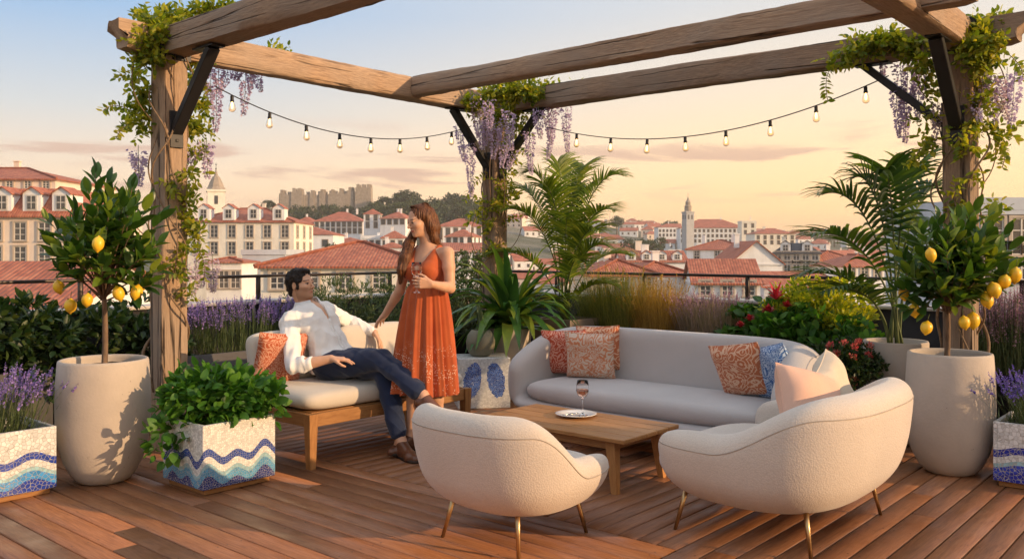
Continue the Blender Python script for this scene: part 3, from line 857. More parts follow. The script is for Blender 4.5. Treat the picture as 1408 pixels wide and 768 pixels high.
P_red = pattern('coral_geometric', (.46, .075, .035), (.66, .34, .25), 13, 28, .45, 2.2, .2)
P_paisley = pattern('paisley', (.62, .50, .40), (.56, .22, .11), 8, 42, .25, 3.7, .5)
P_scale = pattern('orange_scallop', (.46, .14, .06), (.66, .42, .28), 10, 38, .5, 5.1, .1)
P_blue = pattern('blue_damask', (.04, .12, .32), (.42, .52, .66), 15, 30, .2, 6.4, .4)
M_peach = simple('peach_linen', (.68, .42, .31), .9, bump=.2, bs=300, var=.06)
M_linen = simple('cream_linen', (.60, .50, .38), .9, bump=.2, bs=300, var=.06)
def sofaloc(x, y, z):   # local of the grey sofa -> world
    return Vector((1.0, 6.315, 0))+(-V_)*x+(-U)*y+UP*z
cushion('coral red cushion with a lattice pattern at the left end of the grey sofa', sofaloc(.86, -.12, .60), .37, (-.35, -1), .28, P_red, roll=.04)
cushion('cream and orange paisley cushion on the grey sofa', sofaloc(.575, -.05, .60), .38, (-.30, -1), .33, P_paisley, roll=-.03)
cushion('orange cushion peeping out behind the paisley cushion', sofaloc(.63, -.25, .635), .36, (-.5, -1), .12, P_scale, roll=.05)
cushion('orange cushion with cream scallops leaning on the blue one', sofaloc(-.66, -.08, .60), .38, (-.75, -.8), .38, P_scale, roll=.16)
cushion('blue and white damask cushion at the right arm of the grey sofa', sofaloc(-.87, -.10, .60), .37, (-.9, -.6), .32, P_blue, roll=.22)
def lovloc(x, y, z): return Vector((1.43, 4.52, 0))+U*x+(-V_)*y+UP*z
cushion('peach linen cushion in the loveseat', lovloc(.02, -.10, .61), .40, (-.45, .75), .42, M_peach, roll=.25, th=.085)
cushion('cream linen cushion in the loveseat behind the peach one', lovloc(.33, -.10, .625), .40, (-.8, .5), .30, M_linen, roll=-.25, th=.085)
bl = Vector((-1.29, 5.6, 0))
cushion('rust floral cushion behind the seated man', bl+U*.195-V_*.615+UP*.650, .38, (.66, -.75), .30, P_rust, roll=-.08, th=.06)

# ---------------------------------------------------------------- pots and mosaic planters
def concrete(name, col):
    t = NT(name); c = t.coord('Object'); n1 = t.noise(c, 3, 5, .6)
    base = t.ramp(n1, [(.3, tuple(q*.86 for q in col)), (.7, tuple(q*1.1 for q in col))])
    pit = t.n('ShaderNodeTexVoronoi', {'Vector': c, 'Scale': 26.}).outputs['Distance']
    pm = t.math('MULTIPLY', t.rng(pit, .06, .10, 1, 0), t.rng(t.noise(c, 4, 1), .55, .6))
    base = t.mix(t.math('MULTIPLY', pm, .6), base, tuple(q*.3 for q in col))
    hh = t.math('SUBTRACT', t.noise(c, 60, 4), t.math('MULTIPLY', pm, 2.))
    return t.done(t.bsdf(Base_Color=base, Roughness=.85, Normal=t.bump(hh, .35, .004)))
M_conc = concrete('sand_concrete', (.47, .40, .33)); M_conc2 = concrete('brown_concrete', (.26, .20, .15)); M_terra = simple('terracotta', (.42, .15, .07), .8, bump=.2)
def lathe_closed(mb, prof, n=64): 
    mb.lathe(prof, n); 
def pot(label, loc, prof, soilr, soilz, mat=None, name='plant_pot', group=None):
    root = thing(name, label, 'pot', loc, 0, group); mb = MB(); mb.lathe(prof, 72); mb.build('pot_body', mat or M_conc, root)
    mb = MB(); V = [(0, 0, soilz)]; n = 28
    for k in range(1, 5):
        for j in range(n): V.append((soilr*k/4*math.cos(2*PI*j/n), soilr*k/4*math.sin(2*PI*j/n), soilz+rd.uniform(-.008, .014)))
    f = [(0, 1+j, 1+(j+1) % n) for j in range(n)]+[(1+k*n+j, 1+(k+1)*n+j, 1+(k+1)*n+(j+1) % n, 1+k*n+(j+1) % n) for k in range(3) for j in range(n)]
    mb.add(V, f); mb.build('soil', M_soil, root); return root
big = [(.0005, 0), (.13, 0), (.155, .012), (.185, .05), (.225, .13), (.255, .24), (.268, .36), (.27, .48), (.265, .62), (.257, .725), (.253, .738), (.245, .742), (.232, .738), (.228, .72), (.23, .66), (.2, .60), (.0005, .60)]
pot('tall sand concrete pot of the left lemon tree', (-2.50, 5.38, 0), big, .229, .685)
bigr = [(.0005, 0), (.125, 0), (.15, .012), (.185, .05), (.228, .14), (.252, .25), (.262, .38), (.262, .50), (.255, .64), (.248, .745), (.244, .757), (.236, .76), (.224, .756), (.22, .74), (.22, .66), (.2, .62), (.0005, .62)]
pot('tall sand concrete pot of the right lemon tree', (2.78, 5.58, 0), bigr, .219, .70)
pot('tall tapered concrete pot of the strap-leaved plant', (-.01, 8.42, 0), [(.0005, 0), (.10, 0), (.115, .01), (.15, .25), (.185, .50), (.20, .66), (.195, .668), (.182, .665), (.18, .60), (.0005, .58)], .18, .62)
pot('low wide concrete pot of the fan-shaped palm', (2.83, 6.48, 0), [(.0005, 0), (.16, 0), (.19, .02), (.21, .2), (.222, .45), (.225, .73), (.22, .742), (.205, .74), (.20, .70), (.0005, .66)], .2, .69)
t_ = pot('small terracotta pot of red geraniums', (2.40, 6.35, .345), [(.0005, 0), (.07, 0), (.075, .005), (.095, .13), (.108, .132), (.11, .165), (.10, .168), (.095, .14), (.0005, .13)], .095, .145, M_terra)
# square brown pot
root = thing('square_planter', 'square brown concrete planter of the feathery palm', 'planter', tuple(C0+U*.50+V_*.52), ANG_U)
mb = MB(); g_ = .23
def tap(mb, h, a0, a1, t0=.03):
    vs = []
    for (z, a) in ((0, a0), (h, a1), (h, a1-t0), (h-.08, a1-t0)):
        for (sx, sy) in ((-1, -1), (1, -1), (1, 1), (-1, 1)): vs.append((sx*a, sy*a, z))
    f = [(i*4+j, i*4+(j+1) % 4, (i+1)*4+(j+1) % 4, (i+1)*4+j) for i in range(3) for j in range(4)]+[(3, 2, 1, 0)]
    mb.add(vs, f)
tap(mb, .72, .20, .25); mb.build('planter_body', M_conc2, root, smooth=False)
mb = MB(); mb.box((0, 0, .655), (.436, .436, .02)); mb.build('soil', M_soil, root)

def mosaic(name, hgt, kind='wave', sc_=26., per=.21, ph=0., cols=None, top=.62, amp=.028):
    t = NT(name); c = t.coord('Object')
    vo = t.n('ShaderNodeTexVoronoi', {'Vector': c, 'Scale': sc_, 'Randomness': .8}); pos = vo.outputs['Position']; cellr = t.n('ShaderNodeSeparateXYZ', {0: vo.outputs['Color']}).outputs[0]
    ed = t.n('ShaderNodeTexVoronoi', {'Vector': c, 'Scale': sc_, 'Randomness': .8}, feature='DISTANCE_TO_EDGE').outputs['Distance']
    sp = t.n('ShaderNodeSeparateXYZ', {0: pos if kind != 'wave' else c}); x, y, z = sp.outputs[0], sp.outputs[1], sp.outputs[2]
    if kind == 'wave':
        u = t.math('ADD', t.math('SUBTRACT', x, y), ph)
        wv = t.math('MULTIPLY', t.math('SINE', t.math('MULTIPLY', u, 2*PI/per)), amp)
        wv = t.math('ADD', wv, t.math('MULTIPLY', t.math('SINE', t.math('MULTIPLY', u, 2*PI/(per*1.7))), amp*.6))
        q = t.math('DIVIDE', t.math('SUBTRACT', z, wv), hgt)
        q = t.math('ADD', q, t.math('MULTIPLY', t.math('SUBTRACT', cellr, .5), .0))
        A, B, Cc, Wt = cols or ((.035, .075, .30), (.10, .32, .50), (.03, .045, .18), (.74, .72, .66))
        col = t.ramp(q, [(0, Cc), (top-.42, B), (top-.38, B), (top-.30, (.32, .52, .56)), (top-.24, Wt), (top-.14, A), (top-.03, Wt)], 'CONSTANT')
    elif kind == 'white':
        col = (.70, .68, .63, 1)
    else:
        du = t.math('SUBTRACT', t.math('ABSOLUTE', t.math('ADD', x, .0)), .105)
        dz = t.math('SUBTRACT', z, hgt*.56)
        dz2 = t.math('ADD', dz, t.math('MULTIPLY', du, .5))
        rr = t.math('ADD', t.math('POWER', t.math('DIVIDE', du, .082), 2.), t.math('POWER', t.math('DIVIDE', dz2, .15), 2.))
        m = t.rng(rr, .98, 1.02, 1, 0)
        m = t.math('MULTIPLY', m, t.rng(y, -.10, -.09, 1, 0))
        col = t.mix(m, (.62, .62, .60), t.mix(cellr, (.015, .05, .26), (.06, .15, .45)))
    col = t.mix(1., col, t.ramp(cellr, [(0, (.78, .78, .78)), (1, (1.12, 1.12, 1.12))]), 'MULTIPLY')
    gr = t.rng(ed, .025, .06, 1, 0)
    col = t.mix(gr, col, (.40, .37, .33, 1) if kind != 'fly' else (.50, .50, .50, 1))
    b = t.bsdf(Base_Color=col, Roughness=t.rng(gr, 0, 1, .22, .8), Normal=t.bump(t.math('SUBTRACT', t.math('MULTIPLY', cellr, .3), gr), .5, .004))
    return t.done(b)
def mosaic_box(label, loc, rz, a, b, h, mat, foot=.035):
    root = thing('mosaic_planter', label, 'planter', loc, rz); mb = MB(); tk = .022; z0 = foot
    for sy in (-1, 1): mb.box((0, sy*(b/2-tk/2), z0+(h-z0)/2), (a, tk, h-z0), bev=.003)
    for sx in (-1, 1): mb.box((sx*(a/2-tk/2), 0, z0+(h-z0)/2), (tk, b-2*tk-.001, h-z0-.001), bev=.002)
    mb.build('planter_body', mat, root, smooth=False)
    mb = MB(); mb.box((0, 0, foot/2+.004), (a-.05, b-.05, foot+.006), bev=.003); mb.build('plinth', M_teak, root, smooth=False)
    mb = MB(); mb.box((0, 0, h-.06), (a-2*tk-.002, b-2*tk-.002, .03)); mb.build('soil', M_soil, root); return root
mosaic_box('blue wave mosaic planter of lavender at the left edge', (-2.975, 5.05, 0), ANG_U, .50, .46, .39, mosaic('mosaic_left', .39, ph=.05, per=.32, amp=.034, sc_=46, top=.66, cols=((.02, .055, .34), (.06, .28, .60), (.02, .05, .32), (.66, .66, .64))))
mosaic_box('white mosaic planter with blue waves under the leafy basil plant', (-1.775, 5.33, 0), ANG_U, .48, .46, .405, mosaic('mosaic_mid', .405, ph=.03, per=.19, sc_=72, amp=.026, top=.60))
mosaic_box('blue and white mosaic planter at the right edge', (3.215, 5.26, 0), ANG_U, .47, .50, .385, mosaic('mosaic_right', .385, ph=.1, per=.30, amp=.022, sc_=48, top=.62, cols=((.02, .035, .30), (.03, .06, .42), (.02, .03, .30), (.66, .66, .64))))
st = tag(None or MB().box((0, 0, .225), (.47, .36, .45), bev=.006).build('side_table', mosaic('mosaic_butterfly', .45, 'fly', 75), smooth=False, loc=(-.275, 7.99, 0), rz=math.radians(9)), 'white mosaic side table with two blue ovals', 'side table')
tag(MB().box((0, 0, .17), (.24, .24, .34), bev=.005).build('plant_stand', mosaic('mosaic_stand', .34, 'wave', 40, top=.9), smooth=False, loc=(2.40, 6.35, 0), rz=ANG_U), 'small mosaic stand under the geranium pot', 'stand')
egg = pot('small egg-shaped green ceramic pot on the mosaic side table', (-.285, 7.97, .45), [(.0005, 0), (.075, 0), (.10, .02), (.128, .08), (.132, .13), (.118, .19), (.085, .235), (.078, .238), (.072, .232), (.07, .20), (.0005, .19)], .07, .215, simple('celadon', (.19, .17, .11), .6, bump=.6, bs=90, dist=.006))
# ---------------------------------------------------------------- plants
def leaf_t(w=.42, segs=4, fold=.25, droop=.18, peak=.45):
    V = [(0, 0, 0)]; F_ = []
    for i in range(1, segs):
        y = i/segs; hw = w/2*(math.sin(PI*y**(math.log(.5)/math.log(peak))))**.8; z = -droop*y*y
        V += [(-hw, y, z+fold*hw), (0, y, z), (hw, y, z+fold*hw)]
    V.append((0, 1, -droop)); n = len(V)-1
    F_ += [(0, 2, 1), (0, 3, 2)]
    for i in range(segs-2):
        a = 1+3*i; F_ += [(a, a+1, a+4, a+3), (a+1, a+2, a+5, a+4)]
    a = 1+3*(segs-2); F_ += [(a, a+1, n), (a+1, a+2, n)]
    return np.array(V), F_
L_OVAL = leaf_t(.46, 5, .3, .16); L_SMALL = leaf_t(.55, 3, .3, .1); L_BROAD = leaf_t(.72, 5, .22, .22, .42); L_NARROW = leaf_t(.24, 4, .3, .2)
L_PETAL = (np.array([(0, 0, 0), (-.38, .5, .12), (0, 1, 0), (.38, .5, .12)]), [(0, 1, 2, 3)])
G_lemon = leafmat('lemon_leaf', [(.025, .070, .012), (.05, .12, .018), (.10, .19, .022), (.24, .30, .035)], .32, .33)
G_wist = leafmat('wisteria_leaf', [(.09, .15, .014), (.19, .25, .02), (.33, .35, .03), (.48, .42, .05)], .5, .5)
G_basil = leafmat('basil_leaf', [(.03, .11, .012), (.06, .18, .02), (.12, .27, .03)], .38, .5)
G_dark = leafmat('shrub_leaf', [(.012, .035, .010), (.025, .06, .015), (.07, .10, .02)], .25, .45)
G_olive = leafmat('sage_leaf', [(.05, .085, .04), (.09, .13, .06), (.15, .19, .09)], .3, .6)
G_lime = leafmat('lime_leaf', [(.16, .25, .015), (.34, .38, .02), (.58, .52, .03)], .45, .5)
G_green = leafmat('mid_leaf', [(.03, .09, .015), (.06, .15, .02), (.10, .22, .03)], .35, .45)
G_strap = leafmat('strap_leaf', [(.025, .085, .02), (.05, .14, .03), (.13, .24, .035), (.28, .34, .05)], .3, .3)
G_palm = leafmat('palm_leaf', [(.03, .08, .018), (.07, .14, .02), (.17, .23, .03)], .35, .35)
G_areca = leafmat('feathery_palm_leaf', [(.07, .13, .02), (.14, .21, .025), (.28, .32, .04)], .42, .4)
G_grass = leafmat('grass_green', [(.11, .15, .03), (.22, .24, .05), (.38, .34, .09)], .35, .6)
G_gold = leafmat('grass_gold', [(.24, .14, .03), (.42, .25, .05), (.58, .38, .11)], .35, .6)
G_mauve = leafmat('grass_mauve', [(.17, .17, .08), (.32, .23, .18), (.50, .36, .33)], .3, .7)
G_lstem = leafmat('lavender_stem', [(.05, .09, .03), (.09, .13, .05), (.14, .17, .07)], .2, .6)
B_lav = leafmat('lavender_flower', [(.17, .11, .34), (.30, .20, .52), (.46, .34, .64)], .25, .7, (1, 1, 1.2, 1))
B_vio = leafmat('violet_flower', [(.10, .07, .36), (.18, .12, .52), (.30, .22, .66)], .25, .7, (1, 1, 1.2, 1))
B_wis = leafmat('wisteria_flower', [(.52, .40, .62), (.68, .54, .72), (.86, .74, .80)], .35, .7, (1, 1, 1.1, 1))
B_wpink = leafmat('wisteria_pink_flower', [(.66, .50, .58), (.80, .64, .68), (.88, .78, .76)], .4, .7, (1, .95, 1, 1))
B_pink = leafmat('heather_flower', [(.30, .15, .24), (.46, .26, .33), (.62, .42, .44)], .3, .7, (1, 1, 1, 1))
B_red = leafmat('red_flower', [(.38, .012, .03), (.60, .03, .05), (.75, .08, .08)], .3, .5, (1, .7, .7, 1))
B_coral = leafmat('geranium_flower', [(.60, .06, .06), (.75, .14, .12), (.85, .30, .25)], .3, .5, (1, .8, .8, 1))
M_bark = simple('bark', (.17, .11, .07), .9, var=.4, vs=30, bump=.8, bs=40, stretch=(1, 1, .3), dist=.01)
M_vine = simple('vine_stem', (.20, .13, .075), .85, var=.3, vs=30, bump=.5, bs=60)
M_green_stem = simple('green_stem', (.10, .13, .04), .6, var=.3)
def lemonmat():
    t = NT('lemon_skin'); c = t.coord('Object'); n = t.noise(c, 90, 2)
    b = t.bsdf(Base_Color=t.ramp(t.noise(c, 14, 2), [(.3, (.78, .42, .015)), (.7, (.86, .56, .03))]), Roughness=.38, Normal=t.bump(n, .35, .003)); return t.done(b)
M_lemon = lemonmat()

def lathe_mesh(prof, n, mat, name):
    mb = MB(); mb.lathe(prof, n); o = mb.build(name, mat); me = o.data; bpy.data.objects.remove(o); return me
lemon_me = lathe_mesh([(.0005, .052), (.007, .050), (.011, .044), (.026, .036), (.036, .022), (.0395, .004), (.038, -.014), (.030, -.032), (.017, -.044), (.009, -.050), (.006, -.056), (.0005, -.058)], 24, M_lemon, 'lemon')
def lemon_tree(label, base, fork, tips, ctr, rad, lemons, nrand=36):
    root = thing('lemon_tree', label, 'lemon tree', base); o = arr(base)
    mb = MB(); f = arr(fork)-o
    mb.tube(bez((0, 0, -.05), (.015, .0, f[2]*.5), f, 10), list(np.linspace(.019, .014, 10)), 10); mb.build('trunk', M_bark, root)
    c = arr(ctr)-o; T = [arr(t_)-o for t_ in tips]
    for _ in range(nrand):
        v = rdir(1)[0]*(rng.random()**.45); T.append(c+v*np.array(rad))
    br = MB(); lf = MB(); P = []; A = []; N_ = []; S = []
    for tip in T:
        st_ = f*np.array([1, 1, rng.uniform(.92, 1.02)]); mid = (st_+tip)/2+np.array([0, 0, .04])+rng.normal(0, .02, 3)
        pts = bez(st_, mid, tip, 9); br.tube(pts, list(np.linspace(.006, .002, 9)), 5)
        d = unit(pts[-1]-pts[-4]); ncount = rng.integers(8, 13)
        outw = unit(tip-f)
        for j in range(ncount):
            q = j/ncount; k = 4+q*4; p = pts[int(k)]+(pts[min(8, int(k)+1)]-pts[int(k)])*(k % 1)
            a = j*2.4+rng.uniform(-.4, .4); sx = unit(np.cross(d, [0, 0, 1.])+1e-3); sy = np.cross(sx, d)
            radial = sx*math.cos(a)+sy*math.sin(a)
            ax = unit(radial*(1.15-.7*q)+d*(.35+.8*q)+np.array([0, 0, .22])); P.append(p); A.append(ax); N_.append(np.array([0, 0, 1.])*.8+outw*.6+rng.normal(0, .25, 3)); S.append(rng.uniform(.092, .150))
        P.append(tip); A.append(d+np.array([0, 0, .4])); N_.append(rdir(1, .5)[0]); S.append(rng.uniform(.08, .11))
    br.build('branches', M_bark, root)
    lf.leaves(L_OVAL, P, A, N_, S, rng.random(len(P))**1.3); lf.build('crown', G_lemon, root)
    for p in lemons:
        p = arr(p)-o; l = bpy.data.objects.new('lemon', lemon_me); COL.objects.link(l); l.parent = root; l.location = p
        s = rng.uniform(.78, 1.03); l.scale = (s, s, s*rng.uniform(.95, 1.12)); l.rotation_euler = (rng.uniform(-.3, .3), rng.uniform(-.3, .3), rng.uniform(0, 6))
        mb2 = MB(); mb2.tube([(0, 0, .05), (.003, 0, .075), (0, .004, .10)], .0022, 5); s_ = mb2.build('stalk', M_green_stem, l)
    return root
Y1 = 5.40
tipsL = [W(131, 238, Y1), W(120, 262, Y1-.1), W(182, 258, Y1), W(172, 275, Y1-.15), W(222, 300, Y1+.05), W(218, 335, Y1-.1), W(222, 372, Y1-.05), W(66, 302, Y1), W(64, 330, Y1-.1), W(75, 352, Y1), W(85, 372, Y1-.15), W(100, 290, Y1-.1), W(150, 290, Y1-.25), W(200, 350, Y1-.22), W(130, 330, Y1-.28), W(105, 350, Y1-.25), W(185, 310, Y1-.25), W(92, 318, Y1+.15), W(150, 250, Y1+.1), W(205, 280, Y1+.15), W(140, 365, Y1-.3), W(175, 385, Y1-.2), W(208, 392, Y1-.12)]
lemL = [W(135, 335, Y1-.36), W(97, 420, Y1-.12), W(120, 412, Y1-.2), W(163, 403, Y1-.2), W(188, 401, Y1-.16), W(81, 394, Y1-.05), W(195, 391, Y1+.05)]
lemon_tree('small lemon tree with dark glossy leaves beside the left post', (W(143, 492, Y1).x, Y1, .69), W(143, 408, Y1), tipsL, W(148, 325, Y1), (.33, .32, .33), lemL)
Y2 = 5.58
tipsR = [W(1232, 345, Y2), W(1245, 375, Y2-.1), W(1236, 398, Y2), W(1250, 425, Y2-.1), W(1290, 300, Y2), W(1268, 318, Y2-.1), W(1318, 300, Y2-.15), W(1345, 285, Y2), W(1368, 300, Y2-.05), W(1392, 340, Y2), W(1385, 318, Y2), W(1398, 365, Y2), W(1370, 345, Y2-.2), W(1340, 335, Y2-.25), W(1300, 345, Y2-.28), W(1275, 360, Y2-.22), W(1330, 380, Y2-.28), W(1292, 395, Y2-.25), W(1265, 400, Y2-.15), W(1352, 375, Y2-.2), W(1318, 415, Y2-.2), W(1340, 410, Y2-.1)]
lemR = [W(1396, 378, Y2-.1), W(1381, 387, Y2-.15), W(1367, 398, Y2-.2), W(1357, 412, Y2-.15), W(1338, 440, Y2-.1), W(1326, 443, Y2-.2), W(1274, 450, Y2-.15), W(1257, 426, Y2-.05), W(1280, 350, Y2-.33), W(1243, 403, Y2+.05)]
lemon_tree('bushy lemon tree in front of the right post', (W(1301, 490, Y2).x, Y2, .70), W(1303, 428, Y2), tipsR, W(1315, 352, Y2), (.34, .32, .30), lemR, 44)

def bush(name, label, cat, base, blobs, tmpl, size, mat, n, up=.6, clump=.05, per=9, stemmat=None, flowers=None, rpow=1.2):
    root = thing(name, label, cat, base); o = arr(base); tot = sum(b[1][0]*b[1][1]*b[1][2] for b in blobs)
    P = []; A = []; CC = []
    for c, r in blobs:
        nc = max(3, int(n*(r[0]*r[1]*r[2])/tot/per)); c = arr(c)-o; v = rdir(nc)*(rng.random((nc, 1))**.38); cc = c+v*np.array(r); CC.append(cc)
        q = np.repeat(cc, per, 0); ou = unit(np.repeat(v, per, 0)); d = unit(rdir(len(q))+ou*.8+np.array([0, 0, up]))
        P.append(q+d*clump*rng.random((len(q), 1))); A.append(d)
    P = np.concatenate(P); A = np.concatenate(A); CC = np.concatenate(CC)
    mb = MB(); mb.leaves(tmpl, P, A, rdir(len(P), 1.2), rng.uniform(size[0], size[1], len(P)), rng.random(len(P))**rpow); mb.build('foliage', mat, root)
    st = MB(); 
    for cc in CC[rng.permutation(len(CC))[:40]]:
        b0 = np.array([cc[0]*.25+rng.normal(0, .02), cc[1]*.25+rng.normal(0, .02), 0]); st.tube(bez(b0, (b0+cc)/2+np.array([0, 0, .05]), cc, 6), list(np.linspace(.004, .0015, 6)), 4)
    st.build('stems', stemmat or M_green_stem, root)
    return root
def rows_between(fun, px0, px1, off, z, w_, n):
    a, b = arr(fun(px0, off)), arr(fun(px1, off)); t_ = rng.random(n); p = a+(b-a)*t_[:, None]
    p[:, :2] += rng.uniform(-w_, w_, (n, 1))*unit(np.array([-(b-a)[1], (b-a)[0]]))[None]; p[:, 2] = z; return p
def lavender(label, base, pts, hgt, mat, spike=.07, spread=.35, nfl=16, leafy=True, name='lavender', cat='lavender', size=.011, leafcol=None, curve=.25):
    root = thing(name, label, cat, base); P = np.asarray(pts)-arr(base); n = len(P)
    c = P.mean(0); out = P-c; out[:, 2] = 0
    d = np.zeros((n, 3)); d[:, 2] = 1; d += out*spread*3+rng.normal(0, spread*.35, (n, 3))*np.array([1, 1, 0]); d = unit(d)
    L = rng.uniform(hgt*.6, hgt, n); mb = MB(); strips(mb, P, d, L, curve, .0035, 4, prof=lambda t: 1)
    if leafy:
        m = n*5; i = rng.integers(0, n, m); q = rng.uniform(.05, .55, m); pp = P[i]+d[i]*(L[i]*q)[:, None]
        dd = unit(d[i]+rng.normal(0, .5, (m, 3)))
        strips(mb, pp, dd, rng.uniform(.04, .09, m), .3, .005, 3)
    mb.build('stems', leafcol or G_lstem, root)
    fm = MB(); i = np.repeat(np.arange(n), nfl); q = np.tile(np.linspace(0, 1, nfl), n)
    # tip position with the same bend as the strip
    p = P.copy(); pos = [p]
    for k in range(5):
        t_ = k/4; dd = unit(d+np.array([0, 0, -1.])*(curve*t_**1.3))
        p = p+dd*(L/4)[:, None] if k < 4 else p; pos.append(p)
    tip = pos[4]; dt = unit(pos[4]-pos[3])
    sl = rng.uniform(.6, 1.2, n)*spike
    pp = tip[i]+dt[i]*((q-.75)*sl[i])[:, None]; ax = rdir(len(i), .3); rr = size*(1.1-.6*q)
    fm.leaves(L_PETAL, pp, ax, rdir(len(i), .5), rr*rng.uniform(.8, 1.3, len(i)), np.clip(rng.random(len(i))*.6+rng.random(n)[i]*.4, 0, 1))
    fm.build('flowers', mat, root); return root

# left mosaic planter: lavender
def inbox(c, a, b, z, n, rz=ANG_U):
    p = np.stack([rng.uniform(-a/2, a/2, n), rng.uniform(-b/2, b/2, n), np.zeros(n)], 1); cs, sn = math.cos(rz), math.sin(rz)
    return np.stack([c[0]+p[:, 0]*cs-p[:, 1]*sn, c[1]+p[:, 0]*sn+p[:, 1]*cs, np.full(n, z)], 1)
lavender('lavender clump in the mosaic planter at the left edge', (-2.975, 5.05, .34), inbox((-2.975, 5.05), .36, .34, .34, 230), .40, B_lav, .075, .55, 18, size=.015)
lavender('deep violet lavender in the mosaic planter at the right edge', (3.215, 5.26, .335), inbox((3.215, 5.26), .36, .36, .335, 230), .36, B_vio, .06, .55, 16, size=.014)
# basil box
b0 = Vector((-1.775, 5.33, .35))
bush('leafy_herb', 'bright green broad-leaved herb spilling over the mosaic planter', 'potted plant', tuple(b0),
     [(b0+Vector((-.02, 0, .16)), (.28, .26, .14)), (b0+Vector((.12, .05, .17)), (.22, .2, .12)), (b0+Vector((-.20, -.16, .02)), (.13, .13, .14)), (b0+Vector((-.25, -.20, -.06)), (.07, .07, .12)), (b0+Vector((-.1, -.02, .22)), (.22, .2, .1)), (b0+Vector((.2, .1, .12)), (.17, .15, .12))],
     L_BROAD, (.042, .078), G_basil, 1700, up=.35, clump=.06, per=6)
# left trough shrub (dark, citrus-like)
def lz(px, off, z): return left_at(px, off, z)
def rz_(px, off, z): return right_at(px, off, z)
q = lz(100, 1.0, .50)
bush('dark_shrub', 'dark green glossy shrub behind the left lemon tree pot', 'shrub', tuple(q),
     [(lz(15, 1.0, .78), (.5, .25, .26)), (lz(80, .98, .76), (.42, .25, .25)), (lz(150, .98, .72), (.35, .25, .24)), (lz(195, .98, .78), (.25, .22, .25)), (lz(40, .85, .58), (.4, .2, .16)), (lz(-30, 1.0, .80), (.4, .25, .25)), (lz(225, .95, .70), (.2, .2, .2))],
     L_OVAL, (.06, .105), G_dark, 3200, up=.3, clump=.08)
# lavender hedge
pts = np.concatenate([rows_between(left_at, 262, 405, 1.0, .49, .15, 460)])
lavender('long bank of purple lavender behind the wooden bench', tuple(lz(330, 1.0, .49)), pts, .50, B_lav, .085, .12, 15, size=.015)
q = lz(480, 1.02, .49)
bush('olive_bush', 'grey-green small-leaved bush between the seated man and the woman', 'bush', tuple(q),
     [(lz(425, 1.0, .78), (.35, .25, .25)), (lz(470, 1.0, .82), (.38, .26, .30)), (lz(520, 1.0, .82), (.38, .26, .30)), (lz(560, 1.0, .78), (.38, .26, .28)), (lz(610, 1.0, .75), (.35, .26, .3)), (lz(500, .95, .62), (.6, .25, .2))],
     L_NARROW, (.03, .055), G_olive, 9000, up=.7, clump=.06, per=12)
q = lz(640, 1.0, .49)
bush('flowering_bush', 'green bush with tiny pale pink flowers right of the woman', 'bush', tuple(q),
     [(lz(640, 1.0, .95), (.28, .25, .42)), (lz(675, 1.0, .95), (.25, .25, .42)), (lz(655, .9, 1.15), (.22, .2, .25))], L_SMALL, (.025, .045), G_olive, 5200, up=.5, clump=.05, per=12)
mb = MB(); c = arr(lz(655, .86, 1.10)); n = 420; P = c+rdir(n)*rng.uniform(.75, 1, (n, 1))*np.array([.36, .24, .36]); mb.leaves(L_PETAL, P-arr(q), rdir(n), rdir(n, 1), rng.uniform(.014, .022, n), rng.random(n))
mb.build('flowers', B_wpink, [o for o in bpy.data.objects if o.name.startswith('flowering_bush')][0])

# strap-leaved plant
def strap(label, base, n, L, wd, mat, lean=(.25, 1.3), bend=(1.0, 2.6), cat='potted plant', name='strap_leaf_plant', az=(0, 2*PI)):
    root = thing(name, label, cat, base); mb = MB(); a = rng.uniform(az[0], az[1], n); le = rng.uniform(lean[0], lean[1], n)
    d = np.stack([np.cos(a)*np.sin(le), np.sin(a)*np.sin(le), np.cos(le)], 1); b = np.stack([np.cos(a)*.035, np.sin(a)*.035, rng.uniform(-.02, .16, n)], 1)
    strips(mb, b, d, rng.uniform(L[0], L[1], n), rng.uniform(bend[0], bend[1], n)*(le/lean[1])**.5, rng.uniform(wd*.7, wd*1.15, n), 9, fold=.28, prof=lambda t: max(.02, min(1, .42+2.6*t)*(1-t**2.6)))
    mb.build('leaves', mat, root)
    mb = MB(); mb.tube([(0, 0, -.04), (.005, 0, .08), (0, 0, .18)], [.035, .03, .02], 10); mb.build('stem', M_green_stem, root); return root
strap('broad strap-leaved green plant in the tall tapered pot', (-.01, 8.42, .61), 92, (.50, .95), .125, G_strap, bend=(1.4, 3.2))
strap('small upright succulent in the egg-shaped pot', (-.285, 7.97, .665), 14, (.08, .15), .024, G_olive, (.03, .35), (0, .2), name='succulent')

